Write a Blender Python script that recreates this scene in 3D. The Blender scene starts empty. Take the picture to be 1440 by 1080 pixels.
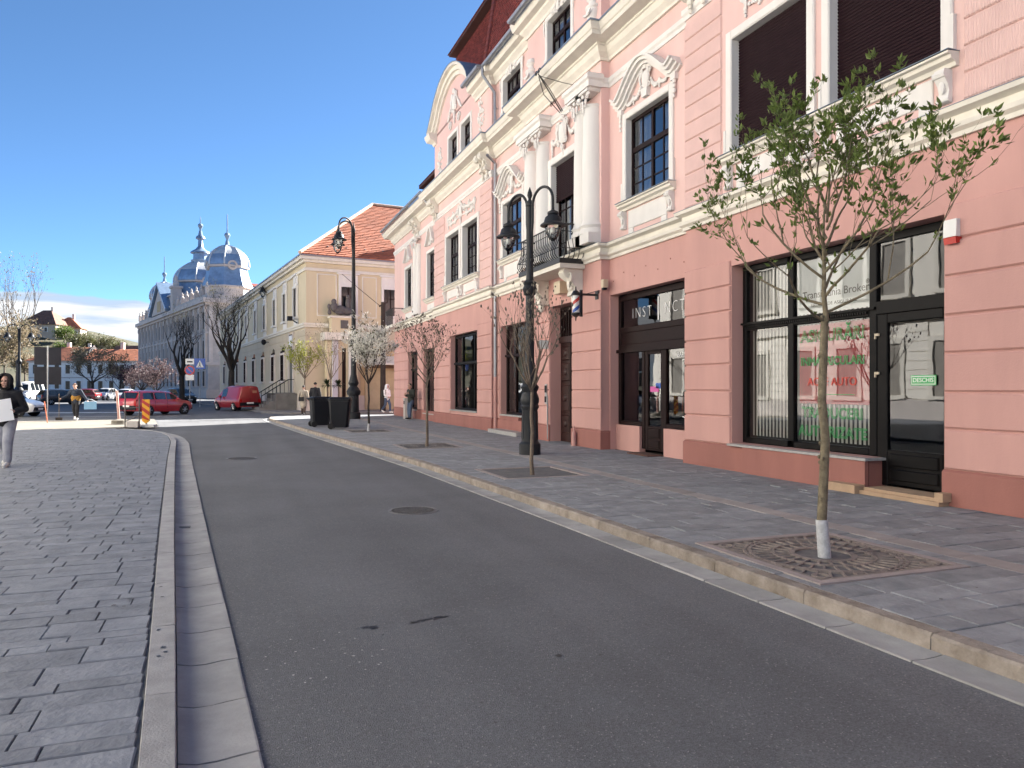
import bpy, bmesh, math, random
from mathutils import Vector, Matrix
random.seed(7)
S = bpy.context.scene
COL = S.collection
PI = math.pi
R = math.radians

# ------------------------------------------------------------------ camera, sky, sun, exposure
cam_d = bpy.data.cameras.new('camera')
cam = bpy.data.objects.new('camera', cam_d); COL.objects.link(cam)
cam.location = (0, 0, 1.5)
cam.rotation_euler = (PI / 2, 0, -R(20.85))
cam_d.sensor_width = 36; cam_d.lens = 26.25
cam_d.shift_y = 0.0042
cam_d.clip_start = .05; cam_d.clip_end = 3000
S.camera = cam

SUN_EL, SUN_HEAD = 30.0, 57.4            # degrees; heading clockwise from +Y
W = bpy.data.worlds.new('World'); S.world = W; W.use_nodes = True
nt = W.node_tree; nt.nodes.clear()
def wn(t, **k):
    n = nt.nodes.new(t)
    for a, b in k.items(): setattr(n, a, b)
    return n
def wl(a, b): nt.links.new(a, b)
sky = wn('ShaderNodeTexSky', sky_type='NISHITA', sun_disc=False)
sky.sun_elevation = R(SUN_EL); sky.sun_rotation = R(SUN_HEAD)
sky.altitude = 2000; sky.air_density = .6; sky.dust_density = .35; sky.ozone_density = 4.5
bg = wn('ShaderNodeBackground'); bg.inputs[1].default_value = .05
tint = wn('ShaderNodeMix', data_type='RGBA', blend_type='MULTIPLY'); tint.inputs[0].default_value = 1; tint.inputs[7].default_value = (.90, 1.04, 1.0, 1)
wl(sky.outputs[0], tint.inputs[6]); wl(tint.outputs[2], bg.inputs[0])
tc = wn('ShaderNodeTexCoord')
sep = wn('ShaderNodeSeparateXYZ'); wl(tc.outputs['Generated'], sep.inputs[0])
mp = wn('ShaderNodeMapping'); mp.inputs['Scale'].default_value = (2.2, 2.2, 22); wl(tc.outputs['Generated'], mp.inputs[0])
nz = wn('ShaderNodeTexNoise'); nz.inputs['Scale'].default_value = 2.2; nz.inputs['Detail'].default_value = 7; nz.inputs['Roughness'].default_value = .55
wl(mp.outputs[0], nz.inputs[0])
mp2 = wn('ShaderNodeMapping'); mp2.inputs['Scale'].default_value = (5, 5, 0.5); wl(tc.outputs['Generated'], mp2.inputs[0])
nz2 = wn('ShaderNodeTexNoise'); nz2.inputs['Scale'].default_value = 1.6; nz2.inputs['Detail'].default_value = 4; wl(mp2.outputs[0], nz2.inputs[0])
ma = wn('ShaderNodeMath', operation='MULTIPLY_ADD'); wl(nz2.outputs[0], ma.inputs[0]); ma.inputs[1].default_value = -.035; wl(sep.outputs[2], ma.inputs[2])
edge = wn('ShaderNodeMapRange'); edge.interpolation_type = 'SMOOTHSTEP'
wl(ma.outputs[0], edge.inputs[0])
for i, v in ((1, .0895), (2, .0855), (3, 0), (4, 1)): edge.inputs[i].default_value = v
ramp = wn('ShaderNodeValToRGB'); wl(nz.outputs[0], ramp.inputs[0])
ramp.color_ramp.elements[0].position = .40; ramp.color_ramp.elements[0].color = (.52, .59, .69, 1)
ramp.color_ramp.elements[1].position = .60; ramp.color_ramp.elements[1].color = (1, 1, 1, 1)
bgc = wn('ShaderNodeBackground'); bgc.inputs[1].default_value = .225; wl(ramp.outputs[0], bgc.inputs[0])
thick = wn('ShaderNodeMapRange'); wl(nz.outputs[0], thick.inputs[0])
for i, v in ((1, .28), (2, .5), (3, .72), (4, .97)): thick.inputs[i].default_value = v
mul = wn('ShaderNodeMath', operation='MULTIPLY'); wl(edge.outputs[0], mul.inputs[0]); wl(thick.outputs[0], mul.inputs[1])
mx = wn('ShaderNodeMixShader'); wl(mul.outputs[0], mx.inputs[0]); wl(bg.outputs[0], mx.inputs[1]); wl(bgc.outputs[0], mx.inputs[2])
wo = wn('ShaderNodeOutputWorld'); wl(mx.outputs[0], wo.inputs[0])

sl = bpy.data.lights.new('sun', 'SUN'); sl.energy = 5.0; sl.angle = R(.53); sl.color = (1, .955, .89)
so = bpy.data.objects.new('sun', sl); COL.objects.link(so)
h, e = R(SUN_HEAD), R(SUN_EL)
sd = Vector((math.sin(h) * math.cos(e), math.cos(h) * math.cos(e), math.sin(e)))
so.rotation_euler = sd.to_track_quat('Z', 'Y').to_euler(); so.location = (40, 40, 60)

S.render.engine = 'CYCLES'
S.view_settings.view_transform = 'Standard'; S.view_settings.look = 'None'
S.view_settings.gamma = 1; S.view_settings.use_curve_mapping = False
S.view_settings.exposure = 2.45
cy = S.cycles
cy.use_denoising = True
try: cy.denoiser = 'OPENIMAGEDENOISE'
except Exception: pass
cy.max_bounces = 7; cy.diffuse_bounces = 4; cy.glossy_bounces = 4; cy.transmission_bounces = 6; cy.transparent_max_bounces = 12
cy.caustics_reflective = False; cy.caustics_refractive = False; cy.sample_clamp_indirect = 6

# ------------------------------------------------------------------ helpers: materials
MATS = {}
def M(name, col, rough=.8, var=.12, scale=2.0, bump=0., bscale=60., metal=0., ior=1.5, rnd=0., isl=0., streak=False, col2=None, detail=6, coat=0.):
    if name in MATS: return MATS[name]
    m = bpy.data.materials.new(name); m.use_nodes = True
    n = m.node_tree.nodes; L = m.node_tree.links
    b = n['Principled BSDF']
    b.inputs['Roughness'].default_value = rough; b.inputs['Metallic'].default_value = metal; b.inputs['IOR'].default_value = ior
    if coat: b.inputs['Coat Weight'].default_value = coat; b.inputs['Coat Roughness'].default_value = .06
    g = n.new('ShaderNodeNewGeometry')
    src = g.outputs['Position']
    if streak:
        mpn = n.new('ShaderNodeMapping'); mpn.inputs['Scale'].default_value = (1, 1, .22); L.new(src, mpn.inputs[0]); s2 = mpn.outputs[0]
    else: s2 = src
    t = n.new('ShaderNodeTexNoise'); t.inputs['Scale'].default_value = scale; t.inputs['Detail'].default_value = detail; t.inputs['Roughness'].default_value = .62
    L.new(s2, t.inputs['Vector'])
    r = n.new('ShaderNodeMapRange'); L.new(t.outputs[0], r.inputs[0]); r.inputs[1].default_value = .3; r.inputs[2].default_value = .7
    mix = n.new('ShaderNodeMix'); mix.data_type = 'RGBA'; L.new(r.outputs[0], mix.inputs[0])
    c = Vector(col)
    ca = c * (1 - var); cb = (Vector(col2) if col2 else c * (1 + var))
    mix.inputs[6].default_value = (*ca, 1); mix.inputs[7].default_value = (*cb, 1)
    out = mix.outputs[2]
    if rnd or isl:
        if rnd:
            oi = n.new('ShaderNodeObjectInfo'); rv = oi.outputs['Random']; amt = rnd
        else:
            rv = g.outputs['Random Per Island']; amt = isl
        mr = n.new('ShaderNodeMapRange'); L.new(rv, mr.inputs[0]); mr.inputs[3].default_value = 1 - amt; mr.inputs[4].default_value = 1 + amt
        hs = n.new('ShaderNodeHueSaturation'); L.new(out, hs.inputs['Color']); L.new(mr.outputs[0], hs.inputs['Value'])
        out = hs.outputs[0]
    L.new(out, b.inputs['Base Color'])
    if bump:
        t2 = n.new('ShaderNodeTexNoise'); t2.inputs['Scale'].default_value = bscale; t2.inputs['Detail'].default_value = 5; L.new(src, t2.inputs['Vector'])
        bp = n.new('ShaderNodeBump'); bp.inputs['Strength'].default_value = bump; bp.inputs['Distance'].default_value = .02
        L.new(t2.outputs[0], bp.inputs['Height']); L.new(bp.outputs[0], b.inputs['Normal'])
    MATS[name] = m; return m
def glass_mat(name, ior, tint, wav=.02):
    m = bpy.data.materials.new(name); m.use_nodes = True
    n = m.node_tree.nodes; L = m.node_tree.links; n.remove(n['Principled BSDF'])
    fr = n.new('ShaderNodeFresnel'); fr.inputs[0].default_value = ior
    tr = n.new('ShaderNodeBsdfTransparent'); tr.inputs[0].default_value = (*tint, 1)
    gl = n.new('ShaderNodeBsdfGlossy'); gl.inputs['Roughness'].default_value = .012; gl.inputs['Color'].default_value = (.95, .97, 1, 1)
    g = n.new('ShaderNodeNewGeometry'); t = n.new('ShaderNodeTexNoise'); t.inputs['Scale'].default_value = 2.3; t.inputs['Detail'].default_value = 1
    L.new(g.outputs['Position'], t.inputs['Vector'])
    bp = n.new('ShaderNodeBump'); bp.inputs['Strength'].default_value = wav; bp.inputs['Distance'].default_value = .1
    L.new(t.outputs[0], bp.inputs['Height']); L.new(bp.outputs[0], gl.inputs['Normal'])
    mx = n.new('ShaderNodeMixShader'); L.new(fr.outputs[0], mx.inputs[0]); L.new(tr.outputs[0], mx.inputs[1]); L.new(gl.outputs[0], mx.inputs[2])
    L.new(mx.outputs[0], n['Material Output'].inputs[0]); MATS[name] = m; return m

PINK = M('pale_pink_plaster', (.72, .50, .465), .85, .09, .8, .12, 45, streak=True)
SALMON = M('salmon_plaster', (.54, .305, .272), .85, .12, .7, .12, 45, streak=True)
PLINTH = M('brick_red_plinth_paint', (.31, .128, .105), .75, .12, 1.5, .15, 40, streak=True)
WHITE = M('white_stucco', (.74, .72, .69), .8, .06, 2.5, .1, 60, streak=True)
CREAMW = M('cream_stucco', (.72, .685, .61), .8, .08, 2.5, .1, 60)
DKWOOD = M('dark_brown_wood', (.014, .006, .006), .5, .25, 6, .08, 30, ior=1.22)
DOORWOOD = M('carved_door_wood', (.028, .010, .009), .45, .3, 6, .1, 30, ior=1.3)
BLACKFR = M('black_shop_frame', (.006, .0055, .006), .42, .2, 5, ior=1.2)
SHUT = M('brown_roller_shutter', (.020, .0085, .0115), .6, .12, 4, ior=1.2)
GLASS = glass_mat('window_glass', 3.0, (.75, .78, .78), .004)
SGLASS = glass_mat('shop_glass', 1.72, (.8, .82, .82), .006)
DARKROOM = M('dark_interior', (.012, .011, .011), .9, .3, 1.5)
CURT = M('curtain_fabric', (.45, .44, .42), .9, .1, 3)
ROOFRED = M('dark_red_roof_tile', (.19, .045, .04), .7, .25, 3, .1, 30, isl=.4)
LEAD = M('lead_sheet', (.22, .27, .34), .45, .15, 2, metal=.4)
ZINC = M('zinc_pipe', (.30, .31, .33), .42, .12, 3, metal=.7)
IRON = M('black_wrought_iron', (.012, .012, .013), .5, .2, 8)
LAMPM = M('charcoal_cast_iron', (.020, .022, .026), .5, .2, 8, .06, 40, ior=1.35)
STEEL = M('brushed_steel', (.5, .5, .5), .35, .1, 3, metal=.9)
MARBLE = M('grey_stone_sill', (.36, .35, .34), .5, .2, 12)
STEP = M('sandstone_step', (.42, .29, .19), .8, .15, 4, .1, 40)
BLIND = M('pale_vertical_blind', (.80, .78, .74), .9, .05, 3)
POSTR = M('red_poster', (.50, .06, .075), .6, .1, 2)
POSTW = M('white_poster', (.75, .78, .80), .5, .03, 2)
PAPER = M('white_paper', (.82, .83, .85), .6, .02, 3)
LETG = M('green_letter_film', (.05, .36, .11), .5, .02)
LETR = M('red_letter_film', (.60, .05, .03), .5, .02)
LETW = M('white_letter_film', (.85, .85, .85), .5, .02)
LETK = M('black_letter_film', (.02, .02, .02), .5, .02)
PLASTW = M('white_plastic', (.75, .75, .73), .4, .04)
PLASTR = M('red_plastic', (.5, .03, .02), .35, .04)
PLASTB = M('blue_plastic', (.02, .09, .40), .4, .04)
PLASTBEIGE = M('beige_plastic', (.55, .46, .33), .5, .06)
PLASTK = M('black_plastic', (.011, .012, .016), .5, .15, 5, ior=1.3)
RUBBER = M('tyre_rubber', (.012, .012, .013), .85, .15, 10)

# ------------------------------------------------------------------ helpers: meshes and objects
OFF = {}
def tag(o, label=None, cat=None, group=None, kind=None):
    if label: o['label'] = label
    if cat: o['category'] = cat
    if group: o['group'] = group
    if kind: o['kind'] = kind
    return o
def thing(name, label, cat, loc=(0, 0, 0), rz=0., group=None, world=False):
    o = bpy.data.objects.new(name, None); COL.objects.link(o)
    o.empty_display_size = .2
    o.location = loc; o.rotation_euler = (0, 0, rz)
    if world: OFF[o.name] = Vector(loc)
    return tag(o, label, cat, group)
def root_of(o):
    while o.parent: o = o.parent
    return o
def link(name, me, mat, parent=None, kind=None):
    o = bpy.data.objects.new(name, me); COL.objects.link(o)
    if mat and not me.materials: me.materials.append(mat)
    if parent: o.parent = parent
    if kind: o['kind'] = kind
    return o
KIDS = {}
def dup(o, parent=None):
    c = o.copy(); COL.objects.link(c)
    if parent: c.parent = parent
    for ch in list(o.children): dup(ch, c)
    return c
def place_copy(root, loc, rz, label=None, scale=None):
    c = dup(root); c.location = loc; c.rotation_euler = (0, 0, rz)
    if label: c['label'] = label
    if scale: c.scale = (scale,) * 3
    return c

class MB:
    def __init__(s): s.v = []; s.f = []
    def add(s, vs, fs):
        o = len(s.v); s.v += [Vector(p) for p in vs]; s.f += [tuple(i + o for i in f) for f in fs]; return s
    def quad(s, *p): return s.add(p, [tuple(range(len(p)))])
    def box(s, x0, x1, y0, y1, z0, z1):
        return s.add([(x0,y0,z0),(x1,y0,z0),(x1,y1,z0),(x0,y1,z0),(x0,y0,z1),(x1,y0,z1),(x1,y1,z1),(x0,y1,z1)],
                     [(3,2,1,0),(4,5,6,7),(0,1,5,4),(1,2,6,5),(2,3,7,6),(3,0,4,7)])
    def cbox(s, x0, x1, y0, y1, z0, z1, c):          # box whose -X face is chamfered
        a = [(x1,y0,z0),(x1,y1,z0),(x1,y1,z1),(x1,y0,z1)]
        m = [(x0+c,y0,z0),(x0+c,y1,z0),(x0+c,y1,z1),(x0+c,y0,z1)]
        f = [(x0,y0+c,z0+c),(x0,y1-c,z0+c),(x0,y1-c,z1-c),(x0,y0+c,z1-c)]
        fs = [(8,9,10,11)]
        for k in range(4):
            j = (k+1) % 4; fs += [(k,j,4+j,4+k), (4+k,4+j,8+j,8+k)]
        return s.add(a+m+f, fs)
    def prism(s, poly, a, b, plane='yz'):
        mk = {'yz': lambda p, h: (h, p[0], p[1]), 'xz': lambda p, h: (p[0], h, p[1]), 'xy': lambda p, h: (p[0], p[1], h)}[plane]
        n = len(poly)
        return s.add([mk(p, a) for p in poly] + [mk(p, b) for p in poly],
                     [tuple(range(n)), tuple(range(2*n-1, n-1, -1))] + [(i, (i+1) % n, n+(i+1) % n, n+i) for i in range(n)])
    def lathe(s, prof, c=(0, 0, 0), n=16, sx=1, sy=1, ph=0):
        vs = []; fs = []; m = len(prof)
        for r, z in prof:
            for k in range(n):
                a = 2*PI*k/n + ph; vs.append((c[0]+r*sx*math.cos(a), c[1]+r*sy*math.sin(a), c[2]+z))
        for i in range(m-1):
            for k in range(n):
                j = (k+1) % n; fs.append((i*n+k, i*n+j, (i+1)*n+j, (i+1)*n+k))
        if prof[0][0] > 1e-4: fs.append(tuple(range(n-1, -1, -1)))
        if prof[-1][0] > 1e-4: fs.append(tuple((m-1)*n+k for k in range(n)))
        return s.add(vs, fs)
    def tube(s, pts, rad, n=6, cap=True):
        pts = [Vector(p) for p in pts]
        if not isinstance(rad, (list, tuple)): rad = [rad]*len(pts)
        vs = []; fs = []; up = None
        for i, p in enumerate(pts):
            d = (pts[min(i+1, len(pts)-1)] - pts[max(i-1, 0)])
            if d.length < 1e-9: d = Vector((0, 0, 1))
            d.normalize()
            if up is None: up = Vector((0, 0, 1)) if abs(d.z) < .9 else Vector((1, 0, 0))
            u = up - d*up.dot(d)
            if u.length < 1e-5: u = d.orthogonal()
            u.normalize(); up = u; w = d.cross(u)
            for k in range(n):
                a = 2*PI*k/n; vs.append(p + (u*math.cos(a) + w*math.sin(a))*rad[i])
        for i in range(len(pts)-1):
            for k in range(n):
                j = (k+1) % n; fs.append((i*n+k, i*n+j, (i+1)*n+j, (i+1)*n+k))
        if cap: fs += [tuple(range(n-1, -1, -1)), tuple((len(pts)-1)*n+k for k in range(n))]
        return s.add(vs, fs)
    def lump(s, c, r, n=8, m=5):
        vs = [(c[0], c[1], c[2]-r[2])]; fs = []
        for i in range(1, m):
            t = PI*i/m
            for k in range(n):
                a = 2*PI*k/n; vs.append((c[0]+r[0]*math.sin(t)*math.cos(a), c[1]+r[1]*math.sin(t)*math.sin(a), c[2]-r[2]*math.cos(t)))
        vs.append((c[0], c[1], c[2]+r[2])); e = len(vs)-1
        for k in range(n):
            j = (k+1) % n; fs += [(0, 1+j, 1+k), (e, e-n+k, e-n+j)]
            for i in range(m-2): fs.append((1+i*n+k, 1+i*n+j, 1+(i+1)*n+j, 1+(i+1)*n+k))
        return s.add(vs, fs)
    def capsule(s, a, b, ra, rb, n=10):
        a, b = Vector(a), Vector(b); d = (b-a); L = d.length; d = d/L if L > 1e-6 else Vector((0, 0, 1))
        pts = []; rr = []
        for k in (0, 1, 2): t = k/2*PI/2; pts.append(a - d*ra*math.cos(t)); rr.append(max(ra*math.sin(t), ra*.05))
        for k in (2, 1, 0): t = k/2*PI/2; pts.append(b + d*rb*math.cos(t)); rr.append(max(rb*math.sin(t), rb*.05))
        return s.tube(pts, rr, n)
    def sweep(s, path, prof, closed=True):           # prof = (out, z); out goes to the left of the path
        P = [Vector((p[0], p[1])) for p in path]; zz = [p[2] if len(p) > 2 else 0 for p in path]; n = len(prof); vs = []
        for i, p in enumerate(P):
            d0 = (p-P[i-1]).normalized() if i else (P[1]-p).normalized()
            d1 = (P[i+1]-p).normalized() if i < len(P)-1 else d0
            n0 = Vector((-d0.y, d0.x)); n1 = Vector((-d1.y, d1.x)); m = (n0+n1)
            m = m.normalized() if m.length > 1e-6 else n0
            k = 1/max(m.dot(n0), .3)
            for o, z in prof: vs.append((p.x+m.x*o*k, p.y+m.y*o*k, z+zz[i]))
        fs = []
        for i in range(len(P)-1):
            for k in range(n if closed else n-1):
                j = (k+1) % n; fs.append((i*n+k, i*n+j, (i+1)*n+j, (i+1)*n+k))
        if closed: fs += [tuple(range(n-1, -1, -1)), tuple((len(P)-1)*n+k for k in range(n))]
        return s.add(vs, fs)
    def ribbon(s, pts, w0, w1, x0, x1):              # moulding along a polyline in the facade plane (y, z)
        P = [Vector(p) for p in pts]; vs = []
        for i, p in enumerate(P):
            d = (P[min(i+1, len(P)-1)]-P[max(i-1, 0)]).normalized(); nn = Vector((-d.y, d.x))
            a = p+nn*w0; b = p+nn*w1
            vs += [(x0, a.x, a.y), (x0, b.x, b.y), (x1, b.x, b.y), (x1, a.x, a.y)]
        fs = []
        for i in range(len(P)-1):
            for k in range(4): j = (k+1) % 4; fs.append((i*4+k, i*4+j, (i+1)*4+j, (i+1)*4+k))
        e = 4*(len(P)-1); fs += [(3, 2, 1, 0), (e, e+1, e+2, e+3)]
        return s.add(vs, fs)
    def xf(s, mat, start=0):
        for i in range(start, len(s.v)): s.v[i] = mat @ s.v[i]
        return s
    def mesh(s, name, off=None, smooth=35, fix=True):
        me = bpy.data.meshes.new(name)
        vs = [tuple(v-off) for v in s.v] if off else [tuple(v) for v in s.v]
        me.from_pydata(vs, [], s.f)
        if fix:
            b = bmesh.new(); b.from_mesh(me); bmesh.ops.recalc_face_normals(b, faces=b.faces); b.to_mesh(me); b.free()
        if smooth:
            me.polygons.foreach_set('use_smooth', [True]*len(me.polygons)); me.set_sharp_from_angle(angle=R(smooth))
        me.update(); return me
    def build(s, name, mat, parent=None, kind=None, smooth=35, fix=True):
        off = OFF.get(root_of(parent).name) if parent else None
        return link(name, s.mesh(name, off, smooth, fix), mat, parent, kind)
def bx(name, mat, parent, *a): return MB().box(*a).build(name, mat, parent, smooth=0)
def text_obj(name, body, size, mat, parent, loc, rot, outline=0., align='CENTER', ext=.002, sx=1., shear=0., thin=0., space=1.):
    c = bpy.data.curves.new(name, 'FONT'); c.body = body; c.size = size; c.align_x = align; c.align_y = 'CENTER'; c.shear = shear
    if outline: c.fill_mode = 'NONE'; c.bevel_depth = outline; c.bevel_resolution = 0
    else: c.extrude = ext
    c.offset = -thin; c.space_character = space
    c.resolution_u = 3; c.materials.append(mat)
    o = bpy.data.objects.new(name, c); COL.objects.link(o); o.parent = parent
    off = OFF.get(root_of(parent).name) if parent else None
    COL.objects.unlink(o); tmp = bpy.data.objects.new('t', c); COL.objects.link(tmp)
    me = bpy.data.meshes.new_from_object(tmp.evaluated_get(bpy.context.evaluated_depsgraph_get())); bpy.data.objects.remove(tmp); bpy.data.objects.remove(o)
    me.name = name; o = link(name, me, mat, parent)
    o.location = Vector(loc)-(off or Vector()); o.rotation_euler = rot; o.scale = (sx, 1, 1)
    return o
STREET_ROT = Matrix(((0, 0, -1), (-1, 0, 0), (0, 1, 0))).to_euler()   # text that faces the street (-X)
# ------------------------------------------------------------------ ground, road, pavements
RZ = -.11
def asphalt_mat(name, base, speck):
    m = M(name, base, .82, .2, .45, .0, detail=10)
    n = m.node_tree.nodes; L = m.node_tree.links; b = n['Principled BSDF']
    g = n.new('ShaderNodeNewGeometry')
    v = n.new('ShaderNodeTexVoronoi'); v.inputs['Scale'].default_value = 130; L.new(g.outputs['Position'], v.inputs['Vector'])
    src = b.inputs['Base Color'].links[0].from_socket
    sp = n.new('ShaderNodeSeparateColor'); L.new(v.outputs['Color'], sp.inputs[0])
    mr = n.new('ShaderNodeMapRange'); L.new(sp.outputs[0], mr.inputs[0]); mr.inputs[3].default_value = .74; mr.inputs[4].default_value = 1.26
    gt = n.new('ShaderNodeMapRange'); L.new(sp.outputs[1], gt.inputs[0]); gt.inputs[1].default_value = .975; gt.inputs[2].default_value = .985
    mp_ = n.new('ShaderNodeMapping'); mp_.inputs['Scale'].default_value = (1.5, .07, 1); mp_.inputs['Rotation'].default_value = (0, 0, -.05); L.new(g.outputs['Position'], mp_.inputs[0])
    n3 = n.new('ShaderNodeTexNoise'); n3.inputs['Scale'].default_value = 1.0; n3.inputs['Detail'].default_value = 4; L.new(mp_.outputs[0], n3.inputs[0])
    m3 = n.new('ShaderNodeMapRange'); L.new(n3.outputs[0], m3.inputs[0]); m3.inputs[1].default_value = .3; m3.inputs[2].default_value = .7; m3.inputs[3].default_value = .86; m3.inputs[4].default_value = 1.14
    mm = n.new('ShaderNodeMath'); mm.operation = 'MULTIPLY'; L.new(mr.outputs[0], mm.inputs[0]); L.new(m3.outputs[0], mm.inputs[1])
    hs = n.new('ShaderNodeHueSaturation'); L.new(src, hs.inputs['Color']); L.new(mm.outputs[0], hs.inputs['Value'])
    mx = n.new('ShaderNodeMix'); mx.data_type = 'RGBA'; L.new(gt.outputs[0], mx.inputs[0]); L.new(hs.outputs[0], mx.inputs[6]); mx.inputs[7].default_value = (*speck, 1)
    L.new(mx.outputs[2], b.inputs['Base Color'])
    bp = n.new('ShaderNodeBump'); bp.inputs['Strength'].default_value = .5; bp.inputs['Distance'].default_value = .006
    L.new(v.outputs['Distance'], bp.inputs['Height']); L.new(bp.outputs[0], b.inputs['Normal'])
    return m
ASPH = asphalt_mat('asphalt', (.112, .115, .122), (.22, .22, .22))
GROUND = M('distant_earth', (.16, .15, .12), .95, .2, .05)
def slab_mat(name, col, col2, rnd, isl):
    return M(name, col, .78, .22, 4.5, .55, 26, rnd=rnd, isl=isl, col2=Vector(col2)*1.06, detail=11)
SLAB_P = slab_mat('grey_blue_paving_stone', (.165, .18, .215), (.215, .23, .26), .13, 0)
SLAB_P2 = slab_mat('grey_paving_stone', (.222, .235, .252), (.275, .285, .30), .14, 0)
SLAB_S2 = slab_mat('grey_paving_stone_far', (.222, .235, .252), (.275, .285, .30), 0, .14)
SLAB_S = slab_mat('grey_blue_paving_stone_far', (.165, .18, .215), (.215, .23, .26), 0, .13)
BAND = M('pale_band_stone', (.30, .275, .265), .8, .15, 3, .2, 55, rnd=.1)
BANDS = M('pale_band_stone_far', (.30, .275, .265), .8, .15, 3, .2, 55, isl=.1)
JOINT = M('joint_mortar', (.12, .118, .12), .95, .25, 6, .2, 60)
KERB_L = M('grey_granite_kerb', (.30, .295, .295), .75, .18, 6, .25, 80, rnd=.1, detail=10)
KERB_R = M('weathered_granite_kerb', (.235, .19, .15), .85, .3, 5, .6, 45, rnd=.12, col2=(.36, .315, .275), detail=12)
GUTC = M('concrete_gutter', (.31, .305, .30), .8, .2, 3, .2, 70, rnd=.08, detail=10)
SANDY = M('sandy_worn_paving', (.165, .15, .125), .9, .15, 1.2, .2, 30)
PAINT = M('worn_road_paint', (.62, .62, .60), .7, .2, 3)
TAR = M('fresh_tar', (.012, .012, .014), .45, .3, 9)
SOIL = M('dark_mulch_soil', (.055, .034, .022), .95, .4, 25, .9, 50)
RUST = M('rusty_cast_iron', (.20, .165, .15), .7, .3, 12, .25, 60, col2=(.27, .23, .21))
CAST = M('grey_cast_iron', (.15, .145, .145), .6, .35, 14, .2, 60, metal=.2)

b = MB().quad((-900, -60, -.30), (900, -60, -.30), (900, 1500, -.30), (-900, 1500, -.30))
tag(b.build('ground', GROUND, smooth=0), kind='structure')
b = MB().quad((-60, -25, RZ), (60, -25, RZ), (60, 240, RZ), (-60, 240, RZ))
road = tag(b.build('road', ASPH, smooth=0), kind='structure')

def interp(tab, y):
    for (y0, x0), (y1, x1) in zip(tab, tab[1:]):
        if y <= y1: return x0+(x1-x0)*(y-y0)/(y1-y0)
    return tab[-1][1]
LK = [(-4, .21), (0, .01), (3.25, -.19), (4.9, -.29), (8.06, -.49), (12.9, -.78), (18.35, -1.10), (23.3, -1.36), (26, -1.62), (28, -1.98), (29.6, -2.5), (30.9, -3.3), (31.7, -4.5)]
RK = [(-4, 4.05), (2.8, 4.03), (5, 3.98), (8, 3.92), (10.5, 3.83), (14.8, 3.68), (19.2, 3.36), (27, 2.75), (36.6, 2.06), (39.5, 1.93)]

def resample(tab, step, y0=None):
    P = [Vector((x, y)) for y, x in tab]; out = [P[0].copy()]; i = 0; cur = P[0].copy(); left = step
    while i < len(P)-1:
        d = P[i+1]-cur
        if d.length >= left: cur = cur+d.normalized()*left; out.append(cur.copy()); left = step
        else: left -= d.length; i += 1; cur = P[i].copy()
    return out
def stones(path, prof, mat, parent, name, gap=.006, jit=.002):
    for k in range(len(path)-1):
        a, b2 = path[k], path[k+1]; d = (b2-a).normalized()
        m = MB().sweep([a+d*gap, b2-d*gap*.2], [(o, z+random.uniform(-jit, jit)) for o, z in prof])
        m.build(name, mat, parent, smooth=20)
# kerb along the left pavement
kl = tag(MB().sweep([(x, y, 0) for y, x in LK], [(0, -.2), (0, -.03), (.13, -.03), (.13, -.2)]).build('kerb', JOINT, smooth=0), kind='structure')
stones(resample(LK, 1.15), [(0, -.12), (.0, -.006), (.006, .002), (.136, .003), (.14, -.004), (.14, -.12)], KERB_L, kl, 'kerb_stone')
gl = tag(MB().sweep([(x, y, 0) for y, x in LK], [(-.33, -.2), (-.33, RZ+.004), (0, RZ+.004), (0, -.2)]).build('gutter', JOINT, smooth=0), kind='structure')
stones(resample(LK, .62), [(-.335, -.2), (-.335, -.092), (-.325, -.088), (-.24, -.094), (-.16, -.101), (-.08, -.098), (-.006, -.08), (-.003, -.2)], GUTC, gl, 'gutter_stone', gap=.012)
# kerb along the right pavement
RK2 = RK+[(41.3, 2.1), (42.6, 2.7), (43.2, 3.8), (43.3, 6)]
kr = tag(MB().sweep([(x, y, 0) for y, x in RK2], [(0, -.2), (0, -.03), (-.13, -.03), (-.13, -.2)]).build('kerb', JOINT, smooth=0), kind='structure')
stones(resample(RK2, 1.05), [(.006, -.16), (.004, -.06), (.002, -.016), (-.014, .002), (-.136, .003), (-.14, -.004), (-.14, -.16)], KERB_R, kr, 'kerb_stone')
gr = tag(MB().sweep([(x, y, 0) for y, x in RK2], [(.26, -.2), (.26, RZ+.003), (0, RZ+.003), (0, -.2)]).build('gutter', JOINT, smooth=0), kind='structure')
stones(resample(RK2, .66), [(.27, -.2), (.27, -.099), (.26, -.096), (.15, -.104), (.06, -.103), (.008, -.096), (.006, -.2)], GUTC, gr, 'gutter_stone', gap=.012)

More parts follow.
